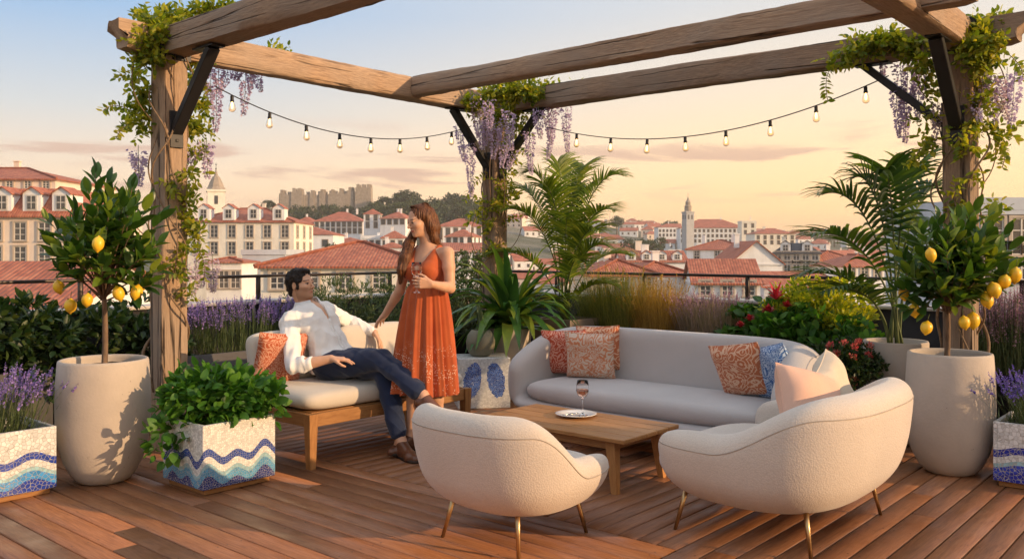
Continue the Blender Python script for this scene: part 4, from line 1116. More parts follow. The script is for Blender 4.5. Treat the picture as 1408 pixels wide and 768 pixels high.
# palms
def palm(name, label, base, tips, mat, leafL=.28, nl=34, stemmat=None, archz=.25, lw=.022, stalk_pts=None, droop=.8, v=.35, fwd=.42):
    root = thing(name, label, 'palm', base); o = arr(base); mats = stemmat or M_green_stem
    for tip in tips:
        tip = arr(tip)-o; hz = tip.copy(); hz[2] = 0
        b = rdir(1)[0]*.05; b[2] = 0
        m1 = hz*.12+np.array([0, 0, max(tip[2], .35)*.75+archz*.5]); m2 = hz*.6+np.array([0, 0, max(tip[2], .2)+archz])
        T_ = np.linspace(0, 1, 26)[:, None]; pts = b*(1-T_)**3+3*m1*T_*(1-T_)**2+3*m2*T_**2*(1-T_)+tip*T_**3
        mb = MB(); mb.tube(pts, list(np.linspace(.009, .0025, 26)), 6, m=1)
        i0 = 9; tt = np.repeat(np.linspace(.36, .985, nl), 2); sg = np.tile([1., -1.], nl); k = tt*25; ki = np.clip(k.astype(int), 0, 24)
        p = pts[ki]+(pts[ki+1]-pts[ki])*(k-ki)[:, None]; d = unit(pts[ki+1]-pts[ki])
        sd = unit(np.cross(d, np.array([0, 0, 1.]))+1e-6)*sg[:, None]; un = np.cross(sd*sg[:, None], d)
        q_ = (tt-.36)/.625
        fw = fwd+.8*q_
        dd = unit(sd+d*fw[:, None]+un*v+rng.normal(0, .05, (len(tt), 3)))
        LL = leafL*(np.sin(PI*np.clip(q_*.86+.12, 0, 1))**.6)*rng.uniform(.9, 1.08, len(tt))
        strips(mb, p, dd, LL, droop*rng.uniform(.6, 1.2, len(tt)), lw, 6, fold=.35, m=0, prof=lambda t: max(.03, min(1, .5+3*t)*(1-t**2.2)), side=np.cross(dd, un)+1e-6)
        mb.build('frond', [mat, mats], root)
    return root
bA = C0+U*.50+V_*.52
Ya = bA.y
palm('feathery_palm', 'feathery yellow-green palm in the square brown planter', (bA.x, bA.y, .66),
     [W(858, 242, Ya-.25), W(765, 226, Ya+.1), W(722, 238, Ya), W(845, 290, Ya-.45), W(838, 340, Ya-.2), W(812, 262, Ya+.25), W(690, 290, Ya-.35), W(850, 395, Ya-.2), W(800, 360, Ya-.5), W(700, 262, Ya+.3), W(808, 232, Ya+.3), W(668, 350, Ya-.25), W(780, 300, Ya-.55), W(742, 255, Ya-.3), W(868, 352, Ya+.1), W(760, 420, Ya-.45), W(826, 318, Ya-.55)],
     G_areca, .34, 40, archz=.12, lw=.020, droop=.9)
Yk = 6.48
palm('fan_palm', 'dark arching palm in the low wide concrete pot', (2.83, Yk, .70),
     [W(1130, 268, Yk), W(1172, 246, Yk+.1), W(1215, 236, Yk-.1), W(1262, 236, Yk+.05), W(1296, 262, Yk), W(1116, 325, Yk-.2), W(1098, 380, Yk), W(1296, 310, Yk+.2), W(1128, 402, Yk-.3), W(1290, 350, Yk+.25)],
     G_palm, .42, 22, archz=.10, lw=.030, droop=.80, v=.30, fwd=.28)

# ornamental grasses
def grass(label, px0, px1, n, L, mat, heads=None, lean=.5, bend=1.4, w_=.004, name='ornamental_grass'):
    b = right_at((px0+px1)/2, .86, .49); root = thing(name, label, 'ornamental grass', tuple(b)); cs = []
    P = rows_between(right_at, px0, px1, .86, .49, .14, n)-arr(b); c = P.mean(0); out = (P-c); out[:, 2] = 0
    d = np.zeros((n, 3)); d[:, 2] = 1; d += out*lean*3.0+rng.normal(0, lean*.42, (n, 3))*np.array([1, 1, 0]); d = unit(d); LL = rng.uniform(L*.55, L, n)
    mb = MB(); strips(mb, P, d, LL, bend*rng.uniform(.2, 1, n), w_, 7, prof=lambda t: 1-t*.85); mb.build('blades', mat, root)
    if heads:
        m = heads[0]; i = rng.integers(0, n, m); q = rng.uniform(.7, 1.0, m); pp = P[i]+d[i]*(LL[i]*.92)[:, None]; hl = rng.uniform(.05, .11, m)
        fm = MB(); k = 14; ii = np.repeat(np.arange(m), k); t_ = np.tile(np.linspace(0, 1, k), m)
        pos = pp[ii]+(unit(d[i]+np.array([0, 0, -.25]))[ii])*(t_*hl[ii])[:, None]
        fm.leaves(L_PETAL, pos, unit(d[i][ii]+rdir(len(ii))*.7), rdir(len(ii)), rng.uniform(.008, .016, len(ii)), rng.random(len(ii))); fm.build('seed_heads', heads[1], root)
        sm = MB(); strips(sm, P[i], unit(d[i]), LL[i]*.98, .12, .003, 4, prof=lambda t: 1); sm.build('stalks', mat, root)
    return root
grass('tall green feathery grass left in the trough behind the grey sofa', 812, 872, 2600, .78, G_grass, (90, G_gold), .36, 1.3, .0045)
grass('golden orange grass in the middle of the trough behind the sofa', 880, 925, 2300, .66, G_gold, (150, G_gold), .32, .9, .004)
grass('mauve-tipped grass behind the sofa between golden grass and red flowers', 945, 1010, 2200, .52, G_mauve, (260, B_pink), .36, .6, .0045)
# dark filler beside the grasses
q = rz_(800, .86, .49)
bush('dark_shrub', 'low dark shrub between the feathery palm and the green grass', 'shrub', tuple(q), [(rz_(795, .9, .62), (.28, .2, .2))], L_SMALL, (.02, .04), G_dark, 900)
# red flower plant
q = rz_(1050, .85, .49)
rf = bush('red_flower_plant', 'leafy plant with big star-shaped red blooms behind the sofa', 'flowering plant', tuple(q),
     [(rz_(1035, .80, .64), (.28, .2, .20)), (rz_(1065, .80, .78), (.26, .2, .20)), (rz_(1020, .7, .52), (.2, .2, .15)), (rz_(1085, .7, .60), (.25, .2, .2))], L_BROAD, (.07, .12), G_green, 900, up=.5, clump=.08, per=7)
for (px, py, off, r) in ((1067, 402, .50, .15), (1031, 437, .40, .06), (1057, 425, .45, .075), (1082, 418, .50, .065), (1018, 446, .38, .055)):
    p = arr(right_at(px, off, 0)); p[2] = zpx(Vector(p), py); n = 17 if r > .1 else 34; a = rng.uniform(0, 2*PI, n); le = rng.uniform(.15, 1.3, n)
    d = np.stack([np.cos(a)*np.sin(le), np.sin(a)*np.sin(le), np.cos(le)], 1); mb = MB()
    strips(mb, np.repeat((p-arr(q)-np.array([0, 0, r*.4]))[None], n, 0), d, rng.uniform(.8, 1.15, n)*r, .5, r*(.22 if r > .1 else .5), 5, fold=.3, prof=lambda t: max(.04, math.sin(PI*min(1, .15+.85*t))**.7)); mb.build('bloom', B_red, rf)
q = rz_(1135, .80, .49)
bush('lime_shrub', 'bright yellow-green shrub behind the right end of the sofa', 'shrub', tuple(q),
     [(rz_(1120, .80, .98), (.30, .24, .18)), (rz_(1150, .78, .92), (.28, .24, .22)), (rz_(1090, .78, .90), (.24, .2, .20)), (rz_(1165, .7, .80), (.20, .2, .14))], L_SMALL, (.028, .05), G_lime, 4200, up=.8, clump=.06, per=11, rpow=.8)
bush('leafy_shrub', 'green broad-leaved shrub under the yellow-green one', 'shrub', tuple(rz_(1120, .6, .45)),
     [(rz_(1080, .55, .66), (.25, .2, .2)), (rz_(1110, .6, .70), (.30, .2, .22)), (rz_(1150, .6, .62), (.26, .2, .22)), (rz_(1185, .6, .58), (.2, .2, .2))], L_BROAD, (.055, .10), G_basil, 1500, up=.4, clump=.07, per=7)
# geranium
q = Vector((2.40, 6.35, .50))
ge = bush('geranium', 'round geranium with coral red flower heads on the mosaic stand', 'flowering plant', tuple(q), [(q+Vector((0, 0, .10)), (.25, .22, .14)), (q+Vector((.04, -.03, .05)), (.24, .2, .12))], L_SMALL, (.022, .038), G_dark, 3600, up=.4, clump=.04, per=10)
for (dx, dy, dz) in ((-.04, -.1, .24), (.02, -.15, .22), (.06, -.12, .25), (-.1, -.12, .17), (.15, -.08, .22), (.13, -.12, .16), (-.16, -.1, .1), (.0, -.17, .15), (-.12, -.05, .22)):
    n = 46; P = np.array([dx, dy, dz])+rdir(n)*.024*rng.uniform(.5, 1, (n, 1)); mb = MB(); mb.leaves(L_PETAL, P, unit(P-np.array([dx, dy, dz-.02])), rdir(n), rng.uniform(.014, .022, n), rng.random(n)); mb.build('flower_head', B_coral, ge)
# heather right
pts = rows_between(right_at, 1352, 1440, .80, .49, .16, 620)
lavender('pink heather-like bush in the trough behind the right lemon pot', tuple(rz_(1390, .8, .49)), pts, .62, B_pink, .20, .22, 26, name='heather', cat='heather', size=.015)

# ---------------------------------------------------------------- wisteria vines on the three posts
def raceme(o, top, L, r, mat, root):
    n = int(330*(L/.35)); t_ = rng.random(n)**.8; a = rng.uniform(0, 2*PI, n); rad = r*(1-t_*.85)*rng.uniform(.45, 1., n)
    sway = np.array([rng.normal(0, .03), rng.normal(0, .03)])
    P = np.stack([np.cos(a)*rad+sway[0]*t_**2, np.sin(a)*rad+sway[1]*t_**2, -t_*L], 1)+arr(top)-o
    ax = unit(np.stack([np.cos(a), np.sin(a), np.full(n, -.5)], 1)+rng.normal(0, .4, (n, 3)))
    mb = MB(); mb.leaves(L_PETAL, P, ax, rdir(n), rng.uniform(.020, .032, n)*(1-.35*t_), np.clip(rng.random(n)*.5+t_*.5, 0, 1))
    mb.tube([arr(top)-o+np.array([0, 0, .03]), arr(top)-o+np.array([sway[0]*.2, sway[1]*.2, -L*.4]), arr(top)-o+np.array([sway[0], sway[1], -L*.97])], .0022, 4, m=1)
    mb.build('flower_cluster', [mat, M_green_stem], root)
def wisteria(label, sk, blobs, clusters, sprays, seed, Yref, pale=(), topdy=0., toppy=0):
    base = SK(sk[0], sk[1], 0); root = thing('wisteria_vine', label, 'wisteria', tuple(base)); o = arr(base); post = arr(base)
    r_ = np.random.default_rng(seed)
    stems = MB()
    for k in range(5):
        ph = r_.uniform(0, 6); tw = r_.uniform(.8, 1.9)*r_.choice([-1, 1]); pts = []; z0 = r_.uniform(.3, .55) if k > 1 else .4
        for i in range(60):
            z = z0+(ZB-z0)*i/59; rr = .128+.030*math.sin(i*.45+ph)+.03*math.sin(i*.17+k); a = ph+tw*z*1.7+.3*math.sin(i*.3)
            pts.append((math.cos(a)*rr, math.sin(a)*rr, z))
        stems.tube(pts, list(np.linspace(.012 if k < 2 else .007, .005, 60)), 6)
    for k in range(6):
        a = r_.uniform(0, 6); z = r_.uniform(1.1, 2.5); c = np.array([math.cos(a), math.sin(a), 0]); 
        stems.tube(bez(c*.13+np.array([0, 0, z]), c*.38+np.array([0, 0, z+.2]), c*.22+np.array([0, 0, z+.5]), 14), .004, 5)
    lf = MB(); P = []; A = []
    for (px, py, rp, n, dy) in blobs:
        Yb = Yref+dy+(topdy if py < toppy else 0); c = arr(W(px, py, Yb)); r = rp*Yb/F; m = max(2, int(n*(1.9 if py < toppy else 1.25))//7); v = rdir(m)*(rng.random((m, 1))**.45); cc = c+v*r*np.array([1, .8, .9]); q = np.repeat(cc, 7, 0)
        # pinnate sprays: leaflets in a row along a short stalk
        st_ = np.repeat(unit(rdir(m)+np.array([0, 0, -.15])), 7, 0); t_ = np.tile(np.arange(7)/7., m)[:, None]*.11
        sd = unit(np.cross(st_, np.repeat(rdir(m, 1), 7, 0)))*np.tile([1, -1, 1, -1, 1, -1, 0], m)[:, None]
        P.append(q+st_*t_); A.append(unit(sd+st_*.55+rng.normal(0, .15, st_.shape)))
    for pts in sprays:
        pp = [arr(W(a, b, Yref+d)) for a, b, d in pts]; cv = bez(*pp, 16); stems.tube([x-o for x in cv], .0028, 5)
        for j in range(3, 16):
            for s_ in (-1, 1):
                P.append(cv[j][None]); d = unit(cv[min(15, j+1)]-cv[j-1]); A.append(unit(np.cross(d, [0, -1., .2])*s_+d*.4+rng.normal(0, .2, 3))[None])
    P = np.concatenate(P)-o; A = np.concatenate(A)
    lf.leaves(L_SMALL if False else L_OVAL2, P, A, rdir(len(P), .8), rng.uniform(.036, .062, len(P)), rng.random(len(P)))
    stems.build('stems', M_vine, root); lf.build('foliage', G_wist, root)
    for (px, y0, y1, rp, dy) in clusters:
        Yb = Yref+dy; raceme(o, W(px, y0, Yb), (y1-y0)*Yb/F, rp*Yb/F, B_wis, root)
    for (px, y0, y1, rp, dy) in pale:
        Yb = Yref+dy; raceme(o, W(px, y0, Yb), (y1-y0)*Yb/F, rp*Yb/F, B_wpink, root)
    return root
L_OVAL2 = leaf_t(.52, 4, .25, .12)
YL = 6.29
wisteria('wisteria climbing the left post with yellow-green leaves', (LP, 0),
  [(200, 62, 20, 170, -.1), (215, 40, 22, 200, -.05), (238, 34, 18, 170, .1), (262, 22, 14, 130, .25), (290, 16, 13, 100, .3), (315, 10, 10, 50, .3), (205, 80, 12, 80, -.1), (186, 102, 13, 80, 0), (192, 130, 16, 120, 0), (198, 155, 18, 150, 0), (192, 178, 13, 80, .0), (205, 25, 10, 40, 0),
   (262, 110, 14, 90, .25), (275, 140, 15, 110, .2), (270, 175, 14, 90, .15), (266, 205, 13, 70, .1), (262, 235, 10, 50, 0), (240, 250, 11, 50, -.12), (258, 275, 14, 70, -.05), (262, 305, 13, 80, 0), (266, 325, 11, 70, 0), (252, 345, 10, 50, -.1), (245, 372, 10, 40, -.14), (262, 400, 8, 36, -.1), (285, 180, 8, 40, .2), (272, 80, 10, 50, .3), (372, 70, 9, 30, 1.0), (395, 76, 8, 24, 1.1), (345, 75, 10, 40, .8)],
  [(300, 70, 128, 14, .45), (318, 70, 122, 15, .55), (334, 68, 110, 14, .6), (345, 75, 120, 12, .7), (352, 90, 125, 10, .8), (338, 100, 158, 11, .6), (298, 118, 182, 10, .35), (290, 95, 150, 12, .3), (284, 195, 245, 12, .1), (262, 205, 240, 10, .05), (190, 205, 255, 14, .05)],
  [[(190, 160, 0), (160, 135, -.05), (142, 152, -.1)], [(195, 170, 0), (170, 165, -.1), (160, 190, -.1)], [(205, 35, 0), (190, 8, 0), (182, 22, 0)], [(300, 20, .2), (320, 2, .2), (335, 14, .2)], [(225, 30, 0), (215, 5, 0), (235, 12, 0)], [(270, 340, 0), (285, 355, -.1), (280, 385, -.1)]], 5, YL,
  pale=[(278, 345, 395, 14, .4), (292, 355, 402, 12, .5), (182, 330, 345, 6, .2), (270, 360, 405, 12, .3), (190, 212, 248, 9, .15)], topdy=-.10, toppy=100)
YC = 8.92
wisteria('wisteria with lilac racemes on the corner post', (0, 0),
  [(655, 140, 16, 200, -.1), (680, 132, 17, 260, -.1), (705, 128, 17, 280, -.1), (730, 126, 16, 240, -.1), (752, 124, 13, 140, .0), (715, 148, 16, 190, -.2), (690, 155, 14, 150, -.25), (735, 145, 13, 120, -.2), (712, 172, 13, 120, -.2), (700, 195, 12, 80, -.15), (706, 225, 12, 70, -.12), (698, 250, 12, 70, -.12), (686, 275, 13, 90, -.12), (668, 285, 12, 70, -.12), (705, 270, 12, 60, -.1), (672, 310, 12, 60, -.12), (790, 122, 8, 36, .0), (820, 118, 7, 30, .0), (775, 124, 7, 30, 0), (675, 345, 13, 70, -.12), (655, 295, 10, 40, 0), (700, 305, 10, 40, 0)],
  [(656, 132, 190, 11, -0.55), (668, 148, 200, 11, -0.60), (682, 160, 218, 12, -0.65), (694, 175, 230, 11, -0.65), (662, 165, 205, 10, -0.60), (752, 134, 200, 10, -0.40), (760, 140, 218, 9, -0.40), (778, 136, 208, 9, -0.30), (632, 172, 222, 7, -0.20), (646, 195, 270, 9, -0.30), (728, 180, 240, 9, -0.50), (704, 205, 232, 9, -0.60), (700, 150, 205, 10, -0.80), (672, 135, 180, 10, -0.85), (740, 150, 190, 9, -0.70)],
  [[(780, 128, -.3), (800, 112, -.3), (830, 112, -.3)], [(690, 235, -.1), (650, 240, -.1), (640, 275, 0)], [(690, 225, -.1), (700, 190, -.2), (725, 215, -.2)]], 6, YC, topdy=-.42, toppy=143)
YR = 6.06
wisteria('wisteria covering the top of the right post', (0, RP),
  [(1165, 72, 12, 70, .5), (1185, 65, 13, 100, .5), (1210, 58, 15, 130, .45), (1235, 58, 15, 140, .4), (1255, 70, 14, 120, .35), (1140, 85, 7, 20, .5), (1345, 40, 17, 200, .1), (1360, 55, 17, 190, .0), (1335, 65, 15, 130, .0), (1355, 85, 15, 140, 0), (1372, 30, 12, 70, .1), (1345, 110, 16, 140, -.05), (1350, 140, 16, 130, -.1), (1338, 170, 14, 100, -.1), (1325, 200, 13, 70, -.14), (1370, 188, 10, 50, -.1), (1385, 180, 8, 30, -.1), (1270, 90, 14, 90, .25), (1285, 120, 13, 60, .1), (1262, 215, 10, 44, 0), (1275, 190, 9, 40, 0), (1340, 240, 10, 36, -.1), (1270, 170, 9, 36, .1), (1318, 275, 12, 40, -.1), (1375, 215, 8, 26, -.1), (1368, 290, 9, 36, -.1)],
  [(1238, 85, 175, 9, .3), (1248, 100, 195, 9, .25), (1256, 68, 130, 8, .3), (1215, 70, 105, 6, .4), (1264, 105, 165, 9, .2), (1350, 90, 150, 12, -.05), (1362, 100, 175, 12, -.1), (1395, 102, 178, 11, -.1), (1340, 120, 170, 11, -.1), (1385, 98, 150, 9, -.05), (1232, 120, 190, 8, .3)],
  [[(1150, 85, .5), (1130, 100, .5), (1138, 138, .5)], [(1375, 45, 0), (1398, 15, 0), (1384, 28, 0)], [(1360, 190, -.1), (1390, 200, -.1), (1378, 230, -.1)], [(1300, 200, 0), (1265, 190, 0), (1255, 225, 0)], [(1380, 70, 0), (1410, 90, 0), (1406, 110, 0)]], 7, YR,
  pale=[(1372, 110, 165, 10, -.1), (1290, 140, 200, 7, .05)], topdy=-.22, toppy=100)
# ---------------------------------------------------------------- people
def v3(*a): return Vector(a)
def skinmat(name, col, lip, brow, beard=0.):
    t = NT(name); c = t.coord('Object')
    base = t.ramp(t.noise(c, 18, 4), [(.3, tuple(q*.92 for q in col)), (.7, tuple(q*1.06 for q in col))])
    if beard: base = t.mix(t.math('MULTIPLY', t.attr('beard'), beard), base, (.045, .025, .018, 1))
    base = t.mix(t.attr('lip'), base, (*lip, 1)); base = t.mix(t.attr('white'), base, (.62, .58, .54, 1)); base = t.mix(t.attr('brow'), base, (*brow, 1))
    b = t.bsdf(Base_Color=base, Roughness=.48, Normal=t.bump(t.noise(c, 220, 2), .12, .001)); b.inputs['Subsurface Weight'].default_value = .12
    b.inputs['Subsurface Radius'].default_value = (.012, .005, .003); b.inputs['Specular IOR Level'].default_value = .35
    return t.done(b)
def head(g, c, f, up, male, R=None):
    f = f.normalized(); s = f.cross(up).normalized(); up = s.cross(f); M = Matrix((s, f, up)).transposed()
    def L(x, y, z): return c+M @ Vector((x, y, z))
    k = 1.0 if male else .93
    def e(x, y, z, r, kk=.012, sub=False): g.ell(L(x*k, y*k, z*k), tuple(q*k for q in r), M.to_4x4(), kk, sub)
    e(0, -.018, .034, (.074, .094, .084), .01)
    e(0, .020, -.030, (.058, .066, .078), .03)
    if male: e(0, .052, -.084, (.030, .028, .022), .026); e(.042, .004, -.058, (.014, .03, .026), .03); e(-.042, .004, -.058, (.014, .03, .026), .03)
    else: e(0, .052, -.084, (.024, .026, .020), .028)
    e(0, .072, -.090, (.016, .013, .013), .014)
    for q in (-1, 1): e(q*.036, .052, -.018, (.024, .026, .020), .02)
    g.cone(L(-.034*k, .070*k, .026*k), L(.034*k, .070*k, .026*k), .0125 if male else .010, .0125 if male else .010, .014)
    for q in (-1, 1):
        e(q*.030, .094, .007, (.018, .016, .011), .010, True); e(q*.030, .0715, .006, (.0125, .0125, .0120), .002)
        e(q*.030, .0775, .0145, (.0155, .009, .0045), .004)
    g.cone(L(0, .080*k, .020*k), L(0, .105*k, -.022*k), .0065, .0095, .008)
    for q in (-1, 1): e(q*.009, .094, -.026, (.008, .010, .007), .005)
    g.cone(L(-.018*k, .078*k, -.052*k), L(0, .088*k, -.0505*k), .004, .0062, .004); g.cone(L(.018*k, .078*k, -.052*k), L(0, .088*k, -.0505*k), .004, .0062, .004)
    g.cone(L(-.014*k, .079*k, -.060*k), L(.014*k, .079*k, -.060*k), .0065, .0065, .004)
    for q in (-1, 1) if male else ():
        e(q*.074, -.008, -.002, (.008, .018, .030), .006); e(q*.081, -.002, .0, (.004, .010, .018), .003, True)
    return M, k
def face_attrs(me, V, c, M, k, male):
    P = (V-np.array(c)) @ np.array(M) / k; x, y, z = P[:, 0], P[:, 1], P[:, 2]; ax = np.abs(x)
    def put(n, v): at = me.attributes.new(n, 'FLOAT', 'POINT'); at.data.foreach_set('value', np.clip(v, 0, 1).astype(np.float32))
    ins = (ax < .10) & (np.abs(z) < .14) & (np.abs(y) < .13)
    front = (y > .045) & ins
    put('lip', np.where(front & (ax < .021), 1.3-np.abs(z+.0560)/.0062, 0))
    bz = .0285-.10*np.maximum(ax-.03, 0)
    br = np.where(front & (ax > .011) & (ax < .050), 1.25-np.abs(z-bz)/(.0037 if male else .0032), 0)
    eye = np.where(front, 1.6-np.sqrt(((ax-.030)/.0085)**2+((z-.0055)/.0065)**2), 0)*1.2
    lash = np.where(front & (ax > .016) & (ax < .045), 1.1-np.abs(z-(.0125-22*(ax-.030)**2))/.0028, 0)
    put('brow', np.maximum(np.maximum(br, eye*(ax > 0)), lash)); wh = np.where(front, 1.3-np.sqrt(((ax-.030)/.0145)**2+((z-.0050)/.0062)**2), 0); put('white', wh)
    bd = np.where(ins & (z < -.012) & (y > -.01), np.clip((-.012-z-.5*np.maximum(0, .04-ax)*(z > -.035))/.02, 0, 1), 0)*(1-np.clip(1.3-np.abs(z+.056)/.007, 0, 1)*(ax < .02)); bd = np.where(z < -.115, 0, bd); put('beard', bd)
def hand(g, w, d, n, thumb, curl=.35, sc_=1., spread=.0, k=.006, curls=None):
    d = d.normalized(); n = (n-d*n.dot(d)).normalized(); t_ = n.cross(d)*thumb; K = []
    for i in range(4):
        kn = w+d*(.088-.004*abs(i-1))*sc_+t_*(.031-.0205*i)*sc_; g.cone(w+t_*(.016-.011*i)*sc_+d*.012, kn, .0155*sc_, .0105*sc_, .010); K.append(kn)
    for i in range(4):
        p = K[i]; dd = (d+t_*spread*(1.5-i)*.5).normalized(); L = (.072, .080, .074, .058)[i]*sc_; a = 0
        for j, (fr, rr) in enumerate(((.45, .0088), (.31, .0080), (.24, .0070))):
            a += (curls[i] if curls else curl)*(1, 1.25, .9)[j]; q = dd*math.cos(a)+n*math.sin(a); e = p+q*L*fr; g.cone(p, e, rr*sc_*1.02, rr*sc_*.93, .002 if j else k); p = e
    b = w+d*.022*sc_+t_*.022*sc_; m = b+(d*.030+t_*.026+n*.012)*sc_; e = m+(d*.030+t_*.012+n*.016)*sc_; e2 = e+(d*.024+n*.010-t_*.002)*sc_
    g.cone(b, m, .0135*sc_, .0105*sc_, .012); g.cone(m, e, .0102*sc_, .0092*sc_, .004); g.cone(e, e2, .009*sc_, .0075*sc_, .002)
def waves(seed, amp, freq, n=7):
    r_ = np.random.default_rng(seed); ks = unit(r_.normal(size=(n, 3)))*r_.uniform(.6, 1.5, (n, 1))*freq; ph = r_.uniform(0, 6, n)
    def f(D, X, Y, Z):
        s = 0
        for i in range(n): s = s+np.sin(ks[i, 0]*X+ks[i, 1]*Y+ks[i, 2]*Z+ph[i])
        return D+amp*s/math.sqrt(n)
    return f
def finish(g, name, mat, parent, off):
    V, Fc = g.mesh(); mb = MB(); mb.add(V-np.array(tuple(off), np.float32), Fc, .5); return mb.build(name, mat, parent), V
M_skin_m = skinmat('skin_man', (.62, .35, .22), (.42, .17, .13), (.022, .012, .009), .32)
M_skin_w = skinmat('skin_woman', (.60, .34, .215), (.50, .11, .09), (.05, .025, .018))
def cloth(name, col, bs=500, var=.05, rough=.85, sheen=.2):
    t = NT(name); c = t.coord('Object'); base = t.ramp(t.noise(c, 9, 4), [(.3, tuple(q*(1-var) for q in col)), (.7, tuple(min(1, q*(1+var)) for q in col))])
    b = t.bsdf(Base_Color=base, Roughness=rough, Normal=t.bump(t.noise(c, 90, 5, .6), .25, .003)); b.inputs['Sheen Weight'].default_value = sheen; b.inputs['Specular IOR Level'].default_value = .2
    return t.done(b)
M_shirt = cloth('white_linen', (.78, .76, .73)); M_navy = cloth('navy_cotton', (.016, .026, .062), var=.15); M_shoe = simple('brown_leather', (.13, .05, .025), .35, var=.2, coat=.2); M_sole = simple('shoe_sole', (.03, .018, .012), .7)
def hairmat(name, c1, c2, sx=60, rough=.5):
    t = NT(name); c = t.coord('Object', (sx, sx, sx*.06)); n = t.noise(c, 1.5, 5, .6)
    b = t.bsdf(Base_Color=t.ramp(n, [(.3, c1), (.7, c2)]), Roughness=rough, Normal=t.bump(n, .8, .004)); b.inputs['Specular IOR Level'].default_value = .3; return t.done(b)
M_hair_m = hairmat('dark_hair', (.006, .004, .003), (.020, .012, .008), rough=.62); M_hair_w = hairmat('brown_hair', (.045, .016, .006), (.20, .075, .026))

# ---- seated man
wv_ = V_.copy()
P0 = v3(-1.245, 6.29, .600); RH = P0+v3(-.060, -.070, -.005); LH = P0+v3(.060, .070, -.005)
LK = W(526, 522, 6.08); LK.z = .575; LA = v3(-.755, 5.96, .115); 
RK = W(524, 493, 6.0); RA = W(582, 543, 5.80)
NB = W(422, 421, 6.44); CH = P0*.36+NB*.64; SR = W(397, 447, 6.26); SL = W(453, 432, 6.60); ER = W(404, 503, 6.02); WR = W(455, 493, 6.00); EL = W(478, 441, 6.87); WL = W(515, 457, 6.78)
HC = W(414.5, 392, 6.42); tf = v3(.80, -.58, .12).normalized(); hf = v3(.90, -.42, .13); hup = v3(-.12, .05, 1)
lo, hi = (-1.80, 5.55, .0), (-.42, 7.05, 1.34)
def man_torso(g, i=0., k=.04):
    g.cone(P0, P0+(NB-P0)*.38, .130+i, .118+i, k, flat=(tf, 1.28)); g.cone(P0+(NB-P0)*.38, CH, .118+i, .148+i, k, flat=(tf, 1.28)); g.cone(CH, CH+(NB-CH)*.45, .150+i, .12+i, k, flat=(tf, 1.35))
    g.cone(SR*.85+NB*.15, SL*.85+NB*.15, .066+i, .066+i, .05); g.cone(NB-v3(0, 0, .02), SR*.8+NB*.2, .055+i, .05+i, .03); g.cone(NB-v3(0, 0, .02), SL*.8+NB*.2, .055+i, .05+i, .03)
    g.ell(P0+v3(0, 0, -.01), (.17+i, .13+i, .12+i), Matrix.Rotation(math.atan2(LH.y-RH.y, LH.x-RH.x), 4, 'Z'), .04)
def man_arms(g, i=0., fore=1., foreL=1.):
    for S, E, Wt, fr in ((SR, ER, WR, fore), (SL, EL, WL, foreL)):
        m = S+(E-S)*.35; g.chain([S, m, E], [.056+i, .053+i, .043+i], .02)
        q = E+(Wt-E)*fr; m2 = E+(Wt-E)*min(.3, fr*.5); g.chain([E, m2, q], [.043+i, .044+i, (.044-.016*fr)+i], .012)
def man_legs(g, i=0., end=1., hem=0.):
    for Hh, K, A_ in ((LH, LK, LA), (RH, RK, RA)):
        g.chain([Hh, Hh+(K-Hh)*.5, K], [.092+i, .078+i, .058+i], .03); kf = (K-Hh).normalized()
        e = K+(A_-K)*end; c = K+(A_-K)*.35; back = -(A_-K).cross((A_-K).cross(kf)).normalized()
        g.chain([K, c-v3(0, 0, 0), e], [.056+i, .056+i, (.056-.022*end)+i+hem], .015)
man = thing('person', 'seated man in a white shirt and navy trousers, arm along the bench back', 'person', tuple(v3(P0.x, P0.y, 0)))
mo = man.location
g = Grid(lo, hi, .0046); man_torso(g); man_arms(g); man_legs(g)
M_, k_ = head(g, HC, hf, hup, True)
g.cone(HC+M_ @ v3(0, -.028, -.055), NB-v3(0, 0, .01), .053, .062, .02)
# hands
hand(g, WR, v3(.80, .02, -.02), v3(.15, .10, -1), 1, .18, 1.0, .25)
hand(g, WL, v3(.55, -.42, -.75), v3(-.55, -.1, -.45), -1, .22, 1.0, .2)
# feet
def foot(g, A_, d, L=.24, i=0., up=UP, ank=True):
    d = d.normalized(); heel = A_-up*.062-d*.035; ball = A_-up*.082+d*(L*.55); toe = A_-up*.086+d*(L*.76)
    if ank: g.cone(A_, heel+up*.012, .034+i, .034+i, .02)
    g.cone(heel, ball, .034+i, .030+i, .02); g.cone(A_-up*.02+d*.02, ball, .032+i, .024+i, .02); g.cone(ball+d.cross(up)*.018, toe, .027+i, .018+i, .015); g.cone(ball-d.cross(up)*.018, toe, .027+i, .018+i, .015)
    return heel, toe
FL_ = v3(.60, -.80, 0); FR_ = v3(.80, -.42, -.30)
foot(g, LA+v3(0, 0, .008), FL_); upR = (RK-RA).normalized()*.9; foot(g, RA, FR_, up=(UP+upR*.3).normalized())
body, V = finish(g, 'body', M_skin_m, man, mo); face_attrs(body.data, V, HC, M_, k_, True)
